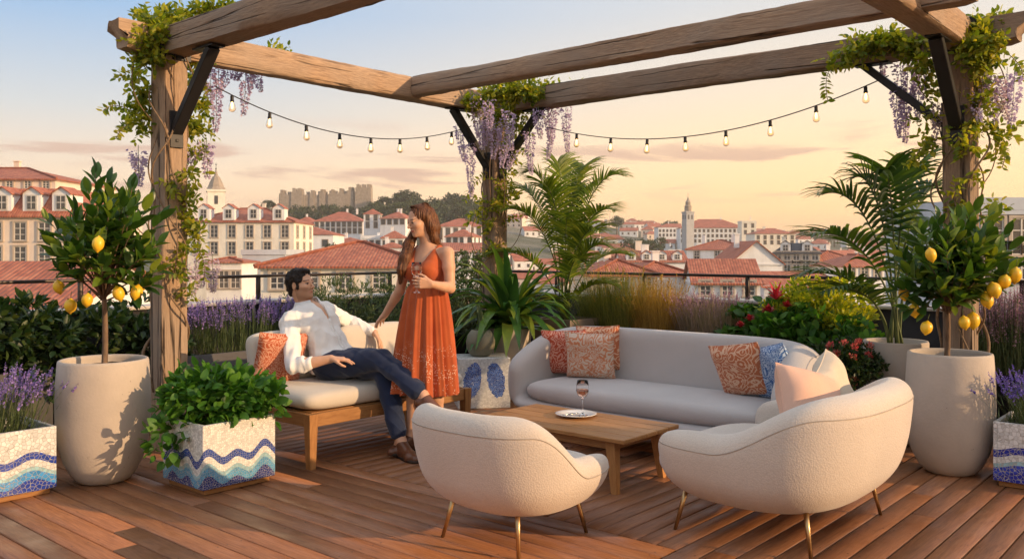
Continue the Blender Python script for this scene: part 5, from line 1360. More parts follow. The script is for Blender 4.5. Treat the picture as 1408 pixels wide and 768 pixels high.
# shirt
def creases(D, X, Y, Z):
    q = 5.5*np.sin(9*X+5*Z)+4*np.sin(7*Y-6*Z+1)+26*(Z*.8+X*.5-Y*.3)
    return D+.0050*(1-np.abs(np.sin(q)))**3*-1
g = Grid((-1.80, 5.95, .48), (-.98, 7.05, 1.06), .0050); man_torso(g, .014); man_arms(g, .010, .42, .86)
for E, Wt, q in ((ER, WR, .42), (EL, WL, .86)):
    p = E+(Wt-E)*q; d = (Wt-E).normalized(); g.cone(p-d*.035, p-d*.004, .052-.013*q, .051-.013*q, .005)
g.cone(P0+v3(-.07, .04, -.03), P0+(NB-P0)*.3, .150, .138, .03, flat=(tf, 1.2))
g.fn(waves(3, .0036, 75)); g.fn(waves(13, .0038, 30)); g.fn(creases)
for E, Wt, q in ((ER, WR, .42), (EL, WL, .86)):
    p = E+(Wt-E)*(q+.002); d = (Wt-E).normalized(); cc = p+d*.12; g.cone(cc, cc+d*.05, .118, .118, 0, True) if False else None
nd = (NB-P0).normalized()
Vn = NB+tf*.075
g.cone(NB+tf*.10+v3(0, 0, .03), NB-nd*.12+tf*.150, .036, .008, .008, True); g.cone(NB-nd*.02, HC, .066, .09, .008, True)
g.fn(lambda D, X, Y, Z: np.maximum(D, (X-P0.x)*nd.x*.0+(.528-Z)))
sh, _ = finish(g, 'shirt', M_shirt, man, mo)
# collar and placket
mb = MB(); s_ = (SL-SR).normalized()
def ribbon(mb, pts, nrm, wd, r=.5):
    V = []; K = len(pts); T_ = [(pts[min(K-1, i+1)]-pts[max(0, i-1)]).normalized() for i in range(K)]
    for i, p in enumerate(pts):
        q = T_[i].cross(nrm).normalized()*wd[i]/2; n_ = nrm.normalized()*.0025
        V += [p-q+n_, p+q+n_, p+q-n_, p-q-n_]
    mb.add([tuple(x) for x in V], [(i*4+j, i*4+(j+1) % 4, i*4+4+(j+1) % 4, i*4+4+j) for i in range(K-1) for j in range(4)]+[(3, 2, 1, 0), tuple(K*4-4+j for j in range(4))], r)
na = (HC-NB).normalized(); fb = (tf-na*tf.dot(na)).normalized(); sb = fb.cross(na); nb_ = NB+tf*.008+na*.012; V = []; K = 41
for off in (0, .0035):
    for i in range(K):
        a = math.radians(24+312*i/(K-1)); e_ = abs(i-(K-1)/2)/((K-1)/2); d = fb*math.cos(a)+sb*math.sin(a); fr = max(0, (e_-.72)/.28)
        for (r_, h_) in ((.078, -.020), (.072, .030), (.076, .040), (.096+.006*fr, .006-.050*fr**1.5)): V.append(tuple(nb_+d*(r_+off)+na*h_+tf*.010*fr-mo))
F_ = [((i*4+j), (i*4+j+1), (i*4+j+5), (i*4+j+4)) for i in range(K-1) for j in range(3)]
mb.add(V, F_+[tuple(q+4*K for q in f_)[::-1] for f_ in F_])
mb.build('collar', M_shirt, sh)
bv = BVHTree.FromPolygons([tuple(v.co) for v in sh.data.vertices], [tuple(p.vertices) for p in sh.data.polygons]); pts = []
for i in range(26):
    q = NB-nd*(.13+.30*i/25)-mo+s_*.004*math.sin(i*.6); hh_ = bv.ray_cast(q+tf*.6, -tf)
    if hh_[0] is not None: pts.append(hh_[0]+tf*.001)
if len(pts) > 6:
    mb = MB(); ribbon(mb, pts, tf, [.026]*len(pts)); mb.build('placket', M_shirt, sh)
    for p in pts[2::6]:
        mb = MB(); mb.ell(tuple(p+tf*.004), (.005, .005, .005), 8); mb.build('button', M_china, sh)
# trousers
g = Grid((-1.60, 5.60, .12), (-.45, 6.60, .78), .0052); man_legs(g, .013, .86, .010)
g.ell(P0+v3(0, 0, -.01), (.182, .142, .125), Matrix.Rotation(math.atan2(LH.y-RH.y, LH.x-RH.x), 4, 'Z'), .04); g.fn(waves(5, .0032, 55)); g.fn(waves(15, .004, 20)); g.fn(lambda D, X, Y, Z: D-.0042*(1-np.abs(np.sin(30*(Z+.55*X)+4*np.sin(9*Y+5*X))))**3)
g.fn(lambda D, X, Y, Z: np.maximum(D, (X-P0.x)*nd.x+(Y-P0.y)*nd.y+(Z-P0.z)*nd.z-.055))
finish(g, 'trousers', M_navy, man, mo)
def shoe(name, A_, d, up, parent, off, mat, L=.255):
    c = A_; g = Grid(tuple(c-v3(.34, .34, .22)), tuple(c+v3(.34, .34, .12)), .0045); foot(g, A_, d, L, .008, up, False); dn = d.normalized()
    g.cone(A_-up*.055-dn*.03, A_-up*.02-dn*.032, .038, .032, .02)
    g.ell(A_+up*.012-dn*.0, (.042, .042, .040), None, .008, True)
    s = finish(g, name, mat, parent, off)[0]; mb = MB(); a = A_-up*.104-dn*.055-off; sd = dn.cross(up); P = []
    for (x, w__) in ((-.01, .018), (.01, .032), (.08, .030), (.16, .042), (.22, .044), (.262, .030), (.278, .012)): P.append((x, w__))
    V = []; F_ = []; K = len(P)
    for z in (-.006, .012):
        for (x, w__) in P: V += [tuple(a+dn*x*L/.255+sd*w__+up*z), tuple(a+dn*x*L/.255-sd*w__+up*z)]
    for i in range(K-1):
        a0 = 2*i; b0 = 2*K+2*i; F_ += [(a0, a0+1, a0+3, a0+2), (b0, b0+2, b0+3, b0+1), (a0, a0+2, b0+2, b0), (a0+1, b0+1, b0+3, a0+3)]
    F_ += [(0, 2*K, 2*K+1, 1), (2*K-2, 2*K-1, 4*K-1, 4*K-2)]
    mb.add(V, F_); mb.build('sole', M_sole, s); return s
shoe('shoe', LA+v3(0, 0, -.002), FL_, UP.copy(), man, mo, M_shoe); shoe('shoe', RA, FR_, (UP+upR*.3).normalized(), man, mo, M_shoe)
# hair
def hl(c, M, k, x, y, z): return c+M @ Vector((x*k, y*k, z*k))
g = Grid(tuple(HC-v3(.16, .16, .12)), tuple(HC+v3(.16, .16, .17)), .0035)
g.ell(hl(HC, M_, k_, 0, -.026, .044), (.083, .098, .086), M_.to_4x4(), .01); g.ell(hl(HC, M_, k_, 0, .030, .098), (.056, .045, .020), M_.to_4x4(), .02); g.ell(hl(HC, M_, k_, 0, -.07, -.03), (.058, .04, .05), M_.to_4x4(), .03)
for q in (-1, 1): g.cone(hl(HC, M_, k_, q*.071, .020, .03), hl(HC, M_, k_, q*.070, .018, -.022), .012, .006, .008)
g.fn(waves(8, .0022, 330, 11)); g.fn(waves(18, .0030, 120, 9))
g.ell(hl(HC, M_, k_, 0, .098, .010), (.070, .064, .062), M_.to_4x4(), .012, True)
for q in (-1, 1): g.ell(hl(HC, M_, k_, q*.092, -.004, -.002), (.024, .022, .034), M_.to_4x4(), .006, True)
finish(g, 'hair', M_hair_m, man, mo)

# ---- standing woman
wf = v3(-.50, -.866, 0); wl = v3(.866, -.50, 0)
WX = v3(-.585, 6.05, 0)
def wp(l, f, z): return WX+wl*l+wf*f+UP*z
wom = thing('person', 'standing woman with long brown hair in an orange dress holding a glass of rosé', 'person', tuple(WX))
wo = wom.location
sL, sR = wp(.165, -.01, 1.385), wp(-.165, -.01, 1.385)
eL = W(619, 396, 5.93); wL_ = v3(-.522, 5.700, 1.185); eR = W(550, 399, 6.18); wR_ = W(529, 433, 6.36)
whc = W(577.5, 304, 6.03); whf = v3(-.80, -.57, -.26)
def w_torso(g, i=0., k=.03):
    g.cone(wp(0, 0, .93), wp(0, -.005, 1.00), .138+i, .135+i, k, flat=(wf, 1.30)); g.cone(wp(0, -.005, 1.00), wp(0, .0, 1.15), .130+i, .105+i, .05, flat=(wf, 1.22))
    g.cone(wp(0, 0, 1.15), wp(0, -.005, 1.29), .105+i, .128+i, .05, flat=(wf, 1.28)); g.cone(wp(0, -.01, 1.29), wp(0, -.015, 1.38), .122+i, .085+i, .04, flat=(wf, 1.35))
    for q in (-1, 1): g.ell(wp(q*.068, .085, 1.265), (.056+i, .056+i, .058+i), None, .035); g.ell(wp(q*.075, -.07, .93), (.06+i, .06+i, .07+i), None, .04)
g = Grid((-1.16, 5.55, 0), (-.22, 6.62, 1.78), .0046); w_torso(g)
g.cone(wp(0, -.02, 1.38), sL*.9+wp(0, 0, 1.385)*.1, .045, .043, .035); g.cone(wp(0, -.02, 1.38), sR*.9+wp(0, 0, 1.385)*.1, .045, .043, .035)
for S, E, Wt in ((sL, eL, wL_), (sR, eR, wR_)):
    g.chain([S, S+(E-S)*.4, E], [.045, .041, .034], .018); g.chain([E, E+(Wt-E)*.3, Wt], [.034, .034, .0235], .012)
hand(g, wL_, v3(-.93, -.30, .12), v3(-.15, 1, 0), -1 if False else 1, .42, .90, .1, curls=(.45, .5, .5, .55))
hand(g, wR_, (W(517, 448, 6.48)-wR_), v3(-.25, .6, -.9), -1, .16, .90, .2)
LN = [(wp(.065, 0, .90), wp(.085, .02, .50), wp(.08, -.02, .125)), (wp(-.065, 0, .90), wp(-.075, .04, .50), wp(-.10, .05, .135))]
for a, b, c in LN: g.chain([a, a+(b-a)*.5, b], [.070, .064, .048], .03); g.chain([b, b+(c-b)*.3, c], [.049, .050, .031], .015)
for q, (a, b, c) in zip((.1, -.25), LN): foot(g, c, wf+wl*q, .22, -.004)
Mw, kw = head(g, whc, whf, v3(-.08, 0, 1), False)
g.cone(whc+Mw @ v3(0, -.024, -.05), wp(0, -.018, 1.40), .046, .053, .022)
body, V = finish(g, 'body', M_skin_w, wom, wo); face_attrs(body.data, V, whc, Mw, kw, False)
# dress
def dressmat():
    t = NT('orange_dress'); c = t.coord('Object'); sp = t.n('ShaderNodeSeparateXYZ', {0: c}); z = sp.outputs[2]
    base = t.ramp(t.noise(c, 7, 4), [(.3, (.43, .085, .026)), (.7, (.53, .12, .036))])
    vo = t.n('ShaderNodeTexVoronoi', {'Vector': c, 'Scale': 85.}); d = vo.outputs['Distance']
    cl2 = t.rng(t.noise(c, 11, 3, .6), .47, .52, 0, 1); zz = t.math('MULTIPLY', t.rng(z, .80, .70, 0, 1), t.rng(z, .41, .44, 0, 1))
    m = t.math('MULTIPLY', t.math('MULTIPLY', t.rng(d, .36, .28, 0, 1), cl2), zz)
    base = t.mix(m, base, (.74, .52, .38, 1))
    b = t.bsdf(Base_Color=base, Roughness=.8, Normal=t.bump(t.noise(c, 120, 4), .2, .002)); b.inputs['Sheen Weight'].default_value = .2; b.inputs['Specular IOR Level'].default_value = .2
    tr = t.n('ShaderNodeBsdfTranslucent', {0: base}); return t.done(t.n('ShaderNodeMixShader', {0: .12, 1: b.outputs[0], 2: tr.outputs[0]}))
M_dress = dressmat()
g = Grid((-.86, 5.78, 1.08), (-.30, 6.32, 1.48), .0045); w_torso(g, .010)
for q in (-1, 1): g.cone(wp(q*.085, -.02, 1.405), wp(q*.080, .08, 1.30), .032, .040, .02); g.cone(wp(q*.085, -.02, 1.405), wp(q*.08, -.07, 1.28), .032, .04, .02)
def bod(D, X, Y, Z):
    l = (X-WX.x)*wl.x+(Y-WX.y)*wl.y; f = (X-WX.x)*wf.x+(Y-WX.y)*wf.y; al = np.abs(l)
    Vc = np.where(f > -.02, Z-1.232-2.35*al, Z-1.27-1.8*al)*.4
    arm_ = np.where(Z > 1.285, al-(.150-.35*np.clip(Z-1.285, 0, .2)), -1)
    D = np.maximum(D, smin(Vc, -(D)+.0, .001)*0+Vc)
    return np.maximum(np.maximum(D, arm_), np.maximum(1.125-Z, -9))
g.fn(bod); g.fn(waves(22, .0012, 90))
dress, _ = finish(g, 'dress', M_dress, wom, wo)
mb = MB(); nA, nZ = 260, 54
for off in (0, -.004):
    V = []
    for i in range(nZ+1):
        t_ = i/nZ; z = 1.165-(1.165-.43)*t_
        a0 = .120+.104*(t_**.50)*(.82+.18*t_); b0 = .100+.105*(t_**.45); am = .0045+.020*t_**.8
        for j in range(nA):
            a = 2*PI*j/nA; pl_w = math.sin(a*15+.9*math.sin(a*2+1)+.5*t_)+.35*math.sin(a*31+2.*t_+1)+.5*math.sin(a*5+2)
            r_ = 1; x = math.cos(a)*(a0+off+am*pl_w); y = math.sin(a)*(b0+off+am*pl_w*.9)
            p = wp(x, y+.02*t_, z+.006*math.sin(a*15+1)*t_**4); V.append(tuple(p-wo))
    f = [(i*nA+j, (i+1)*nA+j, (i+1)*nA+(j+1) % nA, i*nA+(j+1) % nA) for i in range(nZ) for j in range(nA)]
    if off == 0: f = [q[::-1] for q in f]
    mb.add(V, f)
mb.build('skirt', M_dress, dress)
mb = MB(); V = []
for i in range(5):
    z = 1.135+.012*i
    for j in range(60): a = 2*PI*j/60; V.append(tuple(wp(math.cos(a)*.1235, math.sin(a)*.1015, z)-wo))
mb.add(V, [(i*60+j, i*60+(j+1) % 60, (i+1)*60+(j+1) % 60, (i+1)*60+j) for i in range(4) for j in range(60)]); mb.build('waistband', M_dress, dress)
for q, (a, b, c) in zip((.1, -.25), LN):
    shoe('sandal', c+v3(0, 0, -.004), wf+wl*q, UP.copy(), wom, wo, M_shoe, .225)
# hair
g = Grid((-.82, 5.80, 1.10), (-.36, 6.42, 1.78), .0040)
H4 = Mw.to_4x4()
g.ell(hl(whc, Mw, kw, 0, -.024, .036), (.075, .091, .082), H4, .01)
bk = -whf.normalized(); bk.z = 0
g.chain([hl(whc, Mw, kw, 0, -.06, .02), hl(whc, Mw, kw, 0, -.075, -.06), W(594, 338, 6.13), W(596, 362, 6.20), W(593, 392, 6.21)], [.068, .062, .052, .046, .016], .03)
g.chain([hl(whc, Mw, kw, .066, -.005, .02), hl(whc, Mw, kw, .068, -.02, -.06), W(602, 330, 6.05), W(607, 352, 6.14)], [.030, .036, .038, .018], .03) if False else None
sdn = Mw @ v3(1, 0, 0)
sg_near = 1 if sdn.y < 0 else -1
g.chain([hl(whc, Mw, kw, sg_near*.062, -.022, .03), hl(whc, Mw, kw, sg_near*.070, -.040, -.05), W(597, 328, 6.03), W(606, 345, 6.13), W(608, 372, 6.20)], [.026, .028, .026, .028, .010], .03)
g.chain([hl(whc, Mw, kw, -sg_near*.062, -.01, .02), hl(whc, Mw, kw, -sg_near*.070, .00, -.06), W(562, 336, 6.05), W(557, 354, 5.99), W(553, 371, 5.97), W(551, 388, 5.98)], [.024, .026, .030, .031, .026, .008], .045)
g.fn(waves(28, .0018, 40, 9))
def strandy(D, X, Y, Z):
    a = np.arctan2(Y-6.08, X+.60); return D+.0016*np.sin(a*60+.8*np.sin(Z*9))+.0014*np.sin(a*113+Z*5)+.0012*np.sin(X*210+1.*np.sin(Z*10))+.001*np.sin(X*330-Y*90+2*Z)
g.fn(strandy)
g.ell(hl(whc, Mw, kw, 0, .108, .004), (.060, .074, .100), H4, .010, True)
g.ell(hl(whc, Mw, kw, 0, .07, -.10), (.05, .06, .05), H4, .012, True)
hair, V = finish(g, 'hair', M_hair_w, wom, wo)
def hstrip(mb, P, side_ref, w_, r):
    n, K, _ = P.shape; T_ = np.gradient(P, axis=1); T_ = unit(T_); s_ = unit(np.cross(T_, side_ref[:, None, :]*np.ones((1, K, 1)))+1e-6)
    prof = np.minimum(1, np.linspace(1.25, .08, K)*1.6)[None, :, None]*w_/2; V = np.stack([P-s_*prof, P+s_*prof], 2).reshape(n, K*2, 3)
    Fq = [(2*i, 2*i+1, 2*i+3, 2*i+2) for i in range(K-1)]; mb.add(V.reshape(-1, 3), (np.array(Fq)[None]+(np.arange(n)*K*2)[:, None, None]).reshape(-1, 4), np.repeat(r, K*2))
def catmull(Q, m):
    Q = [Q[0]*2-Q[1]]+list(Q)+[Q[-1]*2-Q[-2]]; out = []
    for i in range(1, len(Q)-2):
        for t_ in np.linspace(0, 1, m, endpoint=False):
            a, b, c, d = Q[i-1], Q[i], Q[i+1], Q[i+2]; out.append(.5*((2*b)+(-a+c)*t_+(2*a-5*b+4*c-d)*t_*t_+(-a+3*b-3*c+d)*t_**3))
    out.append(Q[-2]); return np.array(out)
def strandmat(name, cols, rough=.45):
    t = NT(name); b = t.bsdf(Base_Color=t.ramp(t.attr(), [(i/(len(cols)-1), c) for i, c in enumerate(cols)]), Roughness=rough); b.inputs['Specular IOR Level'].default_value = .35
    tr = t.n('ShaderNodeBsdfTranslucent', {0: (*[min(1, q*2.2) for q in cols[-1]], 1)}); return t.done(t.n('ShaderNodeMixShader', {0: .18, 1: b.outputs[0], 2: tr.outputs[0]}))
MW3 = np.array(Mw); hc_ = np.array(tuple(whc)); woa = np.array(tuple(wo))
cB = [arr(W(566, 326, 6.06)), arr(W(560, 342, 6.02)), arr(W(556, 358, 5.985)), arr(W(553, 372, 5.97)), arr(W(551, 390, 5.975))]; rB = [.022, .030, .034, .030, .012]
cA = [arr(W(592, 326, 6.09)), arr(W(597, 345, 6.13)), arr(W(598, 365, 6.20)), arr(W(595, 392, 6.215))]; rA = [.040, .040, .044, .026]
curves = []; refs = []
far_s = -sg_near
for i in range(2600):
    sd = 1 if rng.random() < .5 else -1; phi = rng.uniform(-.30, 1.62)          # 0 = straight sideways, + towards the back
    hd = np.array([sd*math.cos(phi), -math.sin(phi), 0]); y0 = rng.uniform(-.055, .075); lay = rng.uniform(.985, 1.035); pts = []
    for th in (6, 30, 55, 78, 98):
        q = math.radians(th); p = np.array([hd[0]*math.sin(q)*.0785, (-.022+y0*(1-math.sin(q))+hd[1]*math.sin(q)*.094), .036+math.cos(q)*.0855])*lay*kw
        if th >= 78 and phi < .1: p = p+np.array([0, -.012, 0])
        pts.append(hc_+MW3 @ p)
    wd_ = MW3 @ hd; front_far = (sd == far_s and phi < .75) or rng.random() < .04
    C_, R_ = (cB, rB) if front_far else (cA, rA)
    j = rng.normal(0, .25, 3); dd = wd_+j; m = len(C_) if rng.random() < .6 else len(C_)-1
    for c, r in zip(C_[:m], R_[:m]): pts.append(c+dd*r*rng.uniform(.85, 1.1))
    cv = catmull(pts, 4); k = 33; idx = np.linspace(0, len(cv)-1, k); lo_ = idx.astype(int).clip(0, len(cv)-2); cv = cv[lo_]+(cv[lo_+1]-cv[lo_])*(idx-lo_)[:, None]
    curves.append(cv-woa); refs.append(wd_+np.array([0, 0, .3]))
mb = MB(); hstrip(mb, np.array(curves), unit(np.array(refs)), .0034, rng.random(len(curves))); mb.build('hair_strands', strandmat('auburn_strands', [(.035, .012, .005), (.10, .038, .014), (.24, .095, .035)]), hair)
# short tousled strands of the man
mh = [o for o in bpy.data.objects if o.name == 'hair'][0]; P = np.array([v.co[:] for v in mh.data.vertices]); Nn = np.array([v.normal[:] for v in mh.data.vertices]); ii = rng.choice(len(P), 2600)
MM = np.array(M_); loc = (P[ii]+np.array(tuple(mo))-np.array(tuple(HC))) @ MM; okk = loc[:, 2] > -.03; P, Nn, loc = P[ii][okk], Nn[ii][okk], loc[okk]
fl = np.stack([loc[:, 0]*2, -.35+0*loc[:, 0], -.2+0*loc[:, 0]], 1) @ MM.T; fl = unit(fl); mb = MB()
d0 = unit(Nn*.18+fl*.9+rng.normal(0, .22, P.shape)); strips(mb, P-Nn*.002, d0, rng.uniform(.010, .019, len(P)), .7, .0030, 4, side=np.cross(d0, Nn)+1e-6); mb.build('hair_strands', strandmat('dark_strands', [(.005, .003, .002), (.014, .009, .006), (.04, .024, .016)], .55), mh)
wineglass((-.622, 5.728, 1.128), 'rosé wine glass held in the standing woman hand', .94)
# ---------------------------------------------------------------- the city beyond the terrace
def terr(x, y):
    z = -17+0*x
    def gs(cx, cy, sx, sy, A): return A*np.exp(-((x-cx)/sx)**2-((y-cy)/sy)**2)
    r = np.clip((y-120)/500., 0, 1); z = z+10*r*r*(3-2*r)
    z = z+gs(-130, 640, 85, 150, 25)+gs(-35, 660, 85, 150, 15)+gs(90, 820, 170, 230, 22)+gs(230, 1150, 420, 300, 22)+gs(-300, 900, 260, 300, 18)+gs(60, 1500, 900, 350, 22)
    return z
class TN: pass
def groundmat():
    t = NT('city_ground'); c = t.coord('Object'); n = t.noise(c, .02, 6, .6)
    col = t.ramp(n, [(.35, (.035, .05, .022)), (.5, (.08, .085, .045)), (.62, (.20, .18, .14))])
    return t.done(t.bsdf(Base_Color=col, Roughness=.95))
xs = np.concatenate([np.linspace(-3000, -900, 8), np.linspace(-850, 850, 110), np.linspace(900, 3000, 8)]); ys = np.concatenate([np.linspace(-1000, -60, 8), np.linspace(-40, 1900, 110), np.linspace(2000, 3400, 8)])
XX, YY = np.meshgrid(xs, ys, indexing='ij'); ZZ = terr(XX, YY); nx, ny = XX.shape
mb = MB(); mb.add(np.stack([XX, YY, ZZ], -1).reshape(-1, 3), np.array([(i*ny+j, (i+1)*ny+j, (i+1)*ny+j+1, i*ny+j+1) for i in range(nx-1) for j in range(ny-1)])); tag(mb.build('ground', groundmat()), kind='structure')

def plaster(name, col, var=.08):
    t = NT(name); c = t.coord('Object'); n = t.noise(c, .7, 6, .65); st_ = t.noise(t.coord('Object', (1.2, 1.2, .12)), 1., 4)
    base = t.ramp(n, [(.3, tuple(q*(1-var) for q in col)), (.7, tuple(min(.9, q*(1+var)) for q in col))]); base = t.mix(t.rng(st_, .52, .75, 0, .25), base, tuple(q*.6 for q in col))
    return t.done(t.bsdf(Base_Color=base, Roughness=.9, Normal=t.bump(n, .1, .02)))
W_white = plaster('plaster_white', (.80, .79, .77)); W_cream = plaster('plaster_cream', (.80, .74, .63)); W_peach = plaster('plaster_peach', (.80, .66, .54)); W_grey = plaster('plaster_grey', (.42, .42, .43)); W_blue = plaster('plaster_blue_grey', (.50, .53, .58))
M_trim = plaster('stone_trim', (.46, .38, .30)); M_pane = simple('window_pane', (.055, .06, .065), .12, var=.3, vs=3, spec=.8); M_framew = simple('white_frame', (.62, .58, .52), .6)
M_cast = plaster('castle_stone', (.34, .28, .22), .25); M_slate = simple('slate', (.06, .06, .065), .6, var=.3)
def tiles(name, per, c1, c2, c3, bmp=.35):
    t = NT(name); tc = t.n('ShaderNodeTexCoord'); sp = t.n('ShaderNodeSeparateXYZ', {0: tc.outputs['UV']}); u, v = sp.outputs[0], sp.outputs[1]
    s = t.math('ABSOLUTE', t.math('SINE', t.math('MULTIPLY', u, PI/per))); row = t.math('FRACT', t.math('DIVIDE', v, per*1.6))
    ci = t.n('ShaderNodeCombineXYZ', {0: t.math('FLOOR', t.math('DIVIDE', u, per)), 1: t.math('FLOOR', t.math('DIVIDE', v, per*1.6))})
    wn = t.n('ShaderNodeTexWhiteNoise', {0: ci.outputs[0]}, noise_dimensions='2D').outputs[0]; big = t.noise(t.coord('Object'), .35, 4)
    col = t.ramp(t.math('ADD', t.math('MULTIPLY', wn, .55), t.math('MULTIPLY', big, .5)), [(.15, c3), (.5, c1), (.85, c2)]); col = t.mix(t.rng(s, 0, .35, .38, 0), col, tuple(q*.4 for q in c1))
    h = t.math('ADD', s, t.math('MULTIPLY', row, .35)); return t.done(t.bsdf(Base_Color=col, Roughness=.8, Normal=t.bump(h, bmp, per*.4)))
R_near = tiles('roof_tiles_near', .25, (.36, .105, .055), (.46, .17, .09), (.24, .08, .045)); R_mid = tiles('roof_tiles_mid', .42, (.35, .11, .06), (.42, .15, .085), (.27, .09, .055)); R_far = simple('roof_tiles_far', (.36, .12, .075), .85, var=.25, vs=.5)
def roofpoly(mb, P, r=.5, thick=.14):
    P = [Vector(p) for p in P]; n = (P[1]-P[0]).cross(P[2]-P[0]).normalized()
    if n.z < 0: P = P[::-1]; n = -n
    hz = Vector((-n.y, n.x, 0)); hz = hz.normalized() if hz.length > 1e-4 else Vector((1, 0, 0)); dn = n.cross(hz)
    uv = [(p.dot(hz), p.dot(dn)) for p in P]; k = len(P); V = [tuple(p) for p in P]+[tuple(p-UP*thick) for p in P]
    mb.add(V, [tuple(range(k)), tuple(range(2*k-1, k-1, -1))]+[(i, i+k, (i+1) % k+k, (i+1) % k) for i in range(k)], r, 0, uv+uv)
def win_me(w_, h, near, sur=.16):
    mb = MB()
    if near:
        fr = [((0, -.05, h/2+sur/2), (w_+2*sur, .14, sur)), ((0, -.07, -h/2-sur*.4), (w_+2.4*sur, .2, sur*.8)), ((-w_/2-sur/2, -.05, 0), (sur, .14, h)), ((w_/2+sur/2, -.05, 0), (sur, .14, h))]
        for c, s_ in fr: mb.box(c, s_, m=0)
        mb.box((0, -.03, 0), (.09, .07, h), m=1)
        for x in (-w_/2+.04, w_/2-.04): mb.box((x, -.025, 0), (.08, .06, h), m=1)
        for z in (-h/2+.04, -h/6, h/6, h/2-.04): mb.box((0, -.02, z), (w_-.1, .05, .06), m=1)
    else:
        mb.box((0, -.03, 0), (w_+.34, .07, h+.34), m=0)
    oa = mb.build('window', [M_trim, M_framew], smooth=False); a = oa.data
    mb = MB(); mb.box((0, -.035 if not near else .0, 0), (w_, .08 if not near else .03, h)); ob = mb.build('pane', M_pane, smooth=False); b = ob.data
    bpy.data.objects.remove(oa); bpy.data.objects.remove(ob)
    return a, b
WM = {}
def add_windows(root, face, w, d, z, xs_, ww, wh, near):
    key = (round(ww, 2), round(wh, 2), near)
    if key not in WM: WM[key] = win_me(ww, wh, near)
    a, b = WM[key]
    for x in xs_:
        o = bpy.data.objects.new('window', a); COL.objects.link(o); o.parent = root
        if face == 'f': o.location = (x, -d/2-.012, z); o.rotation_euler = (0, 0, 0)
        elif face == 'r': o.location = (w/2+.012, x, z); o.rotation_euler = (0, 0, PI/2)
        elif face == 'l': o.location = (-w/2-.012, x, z); o.rotation_euler = (0, 0, -PI/2)
        p = bpy.data.objects.new('pane', b); COL.objects.link(p); p.parent = o; p.location = (0, -.012, 0)
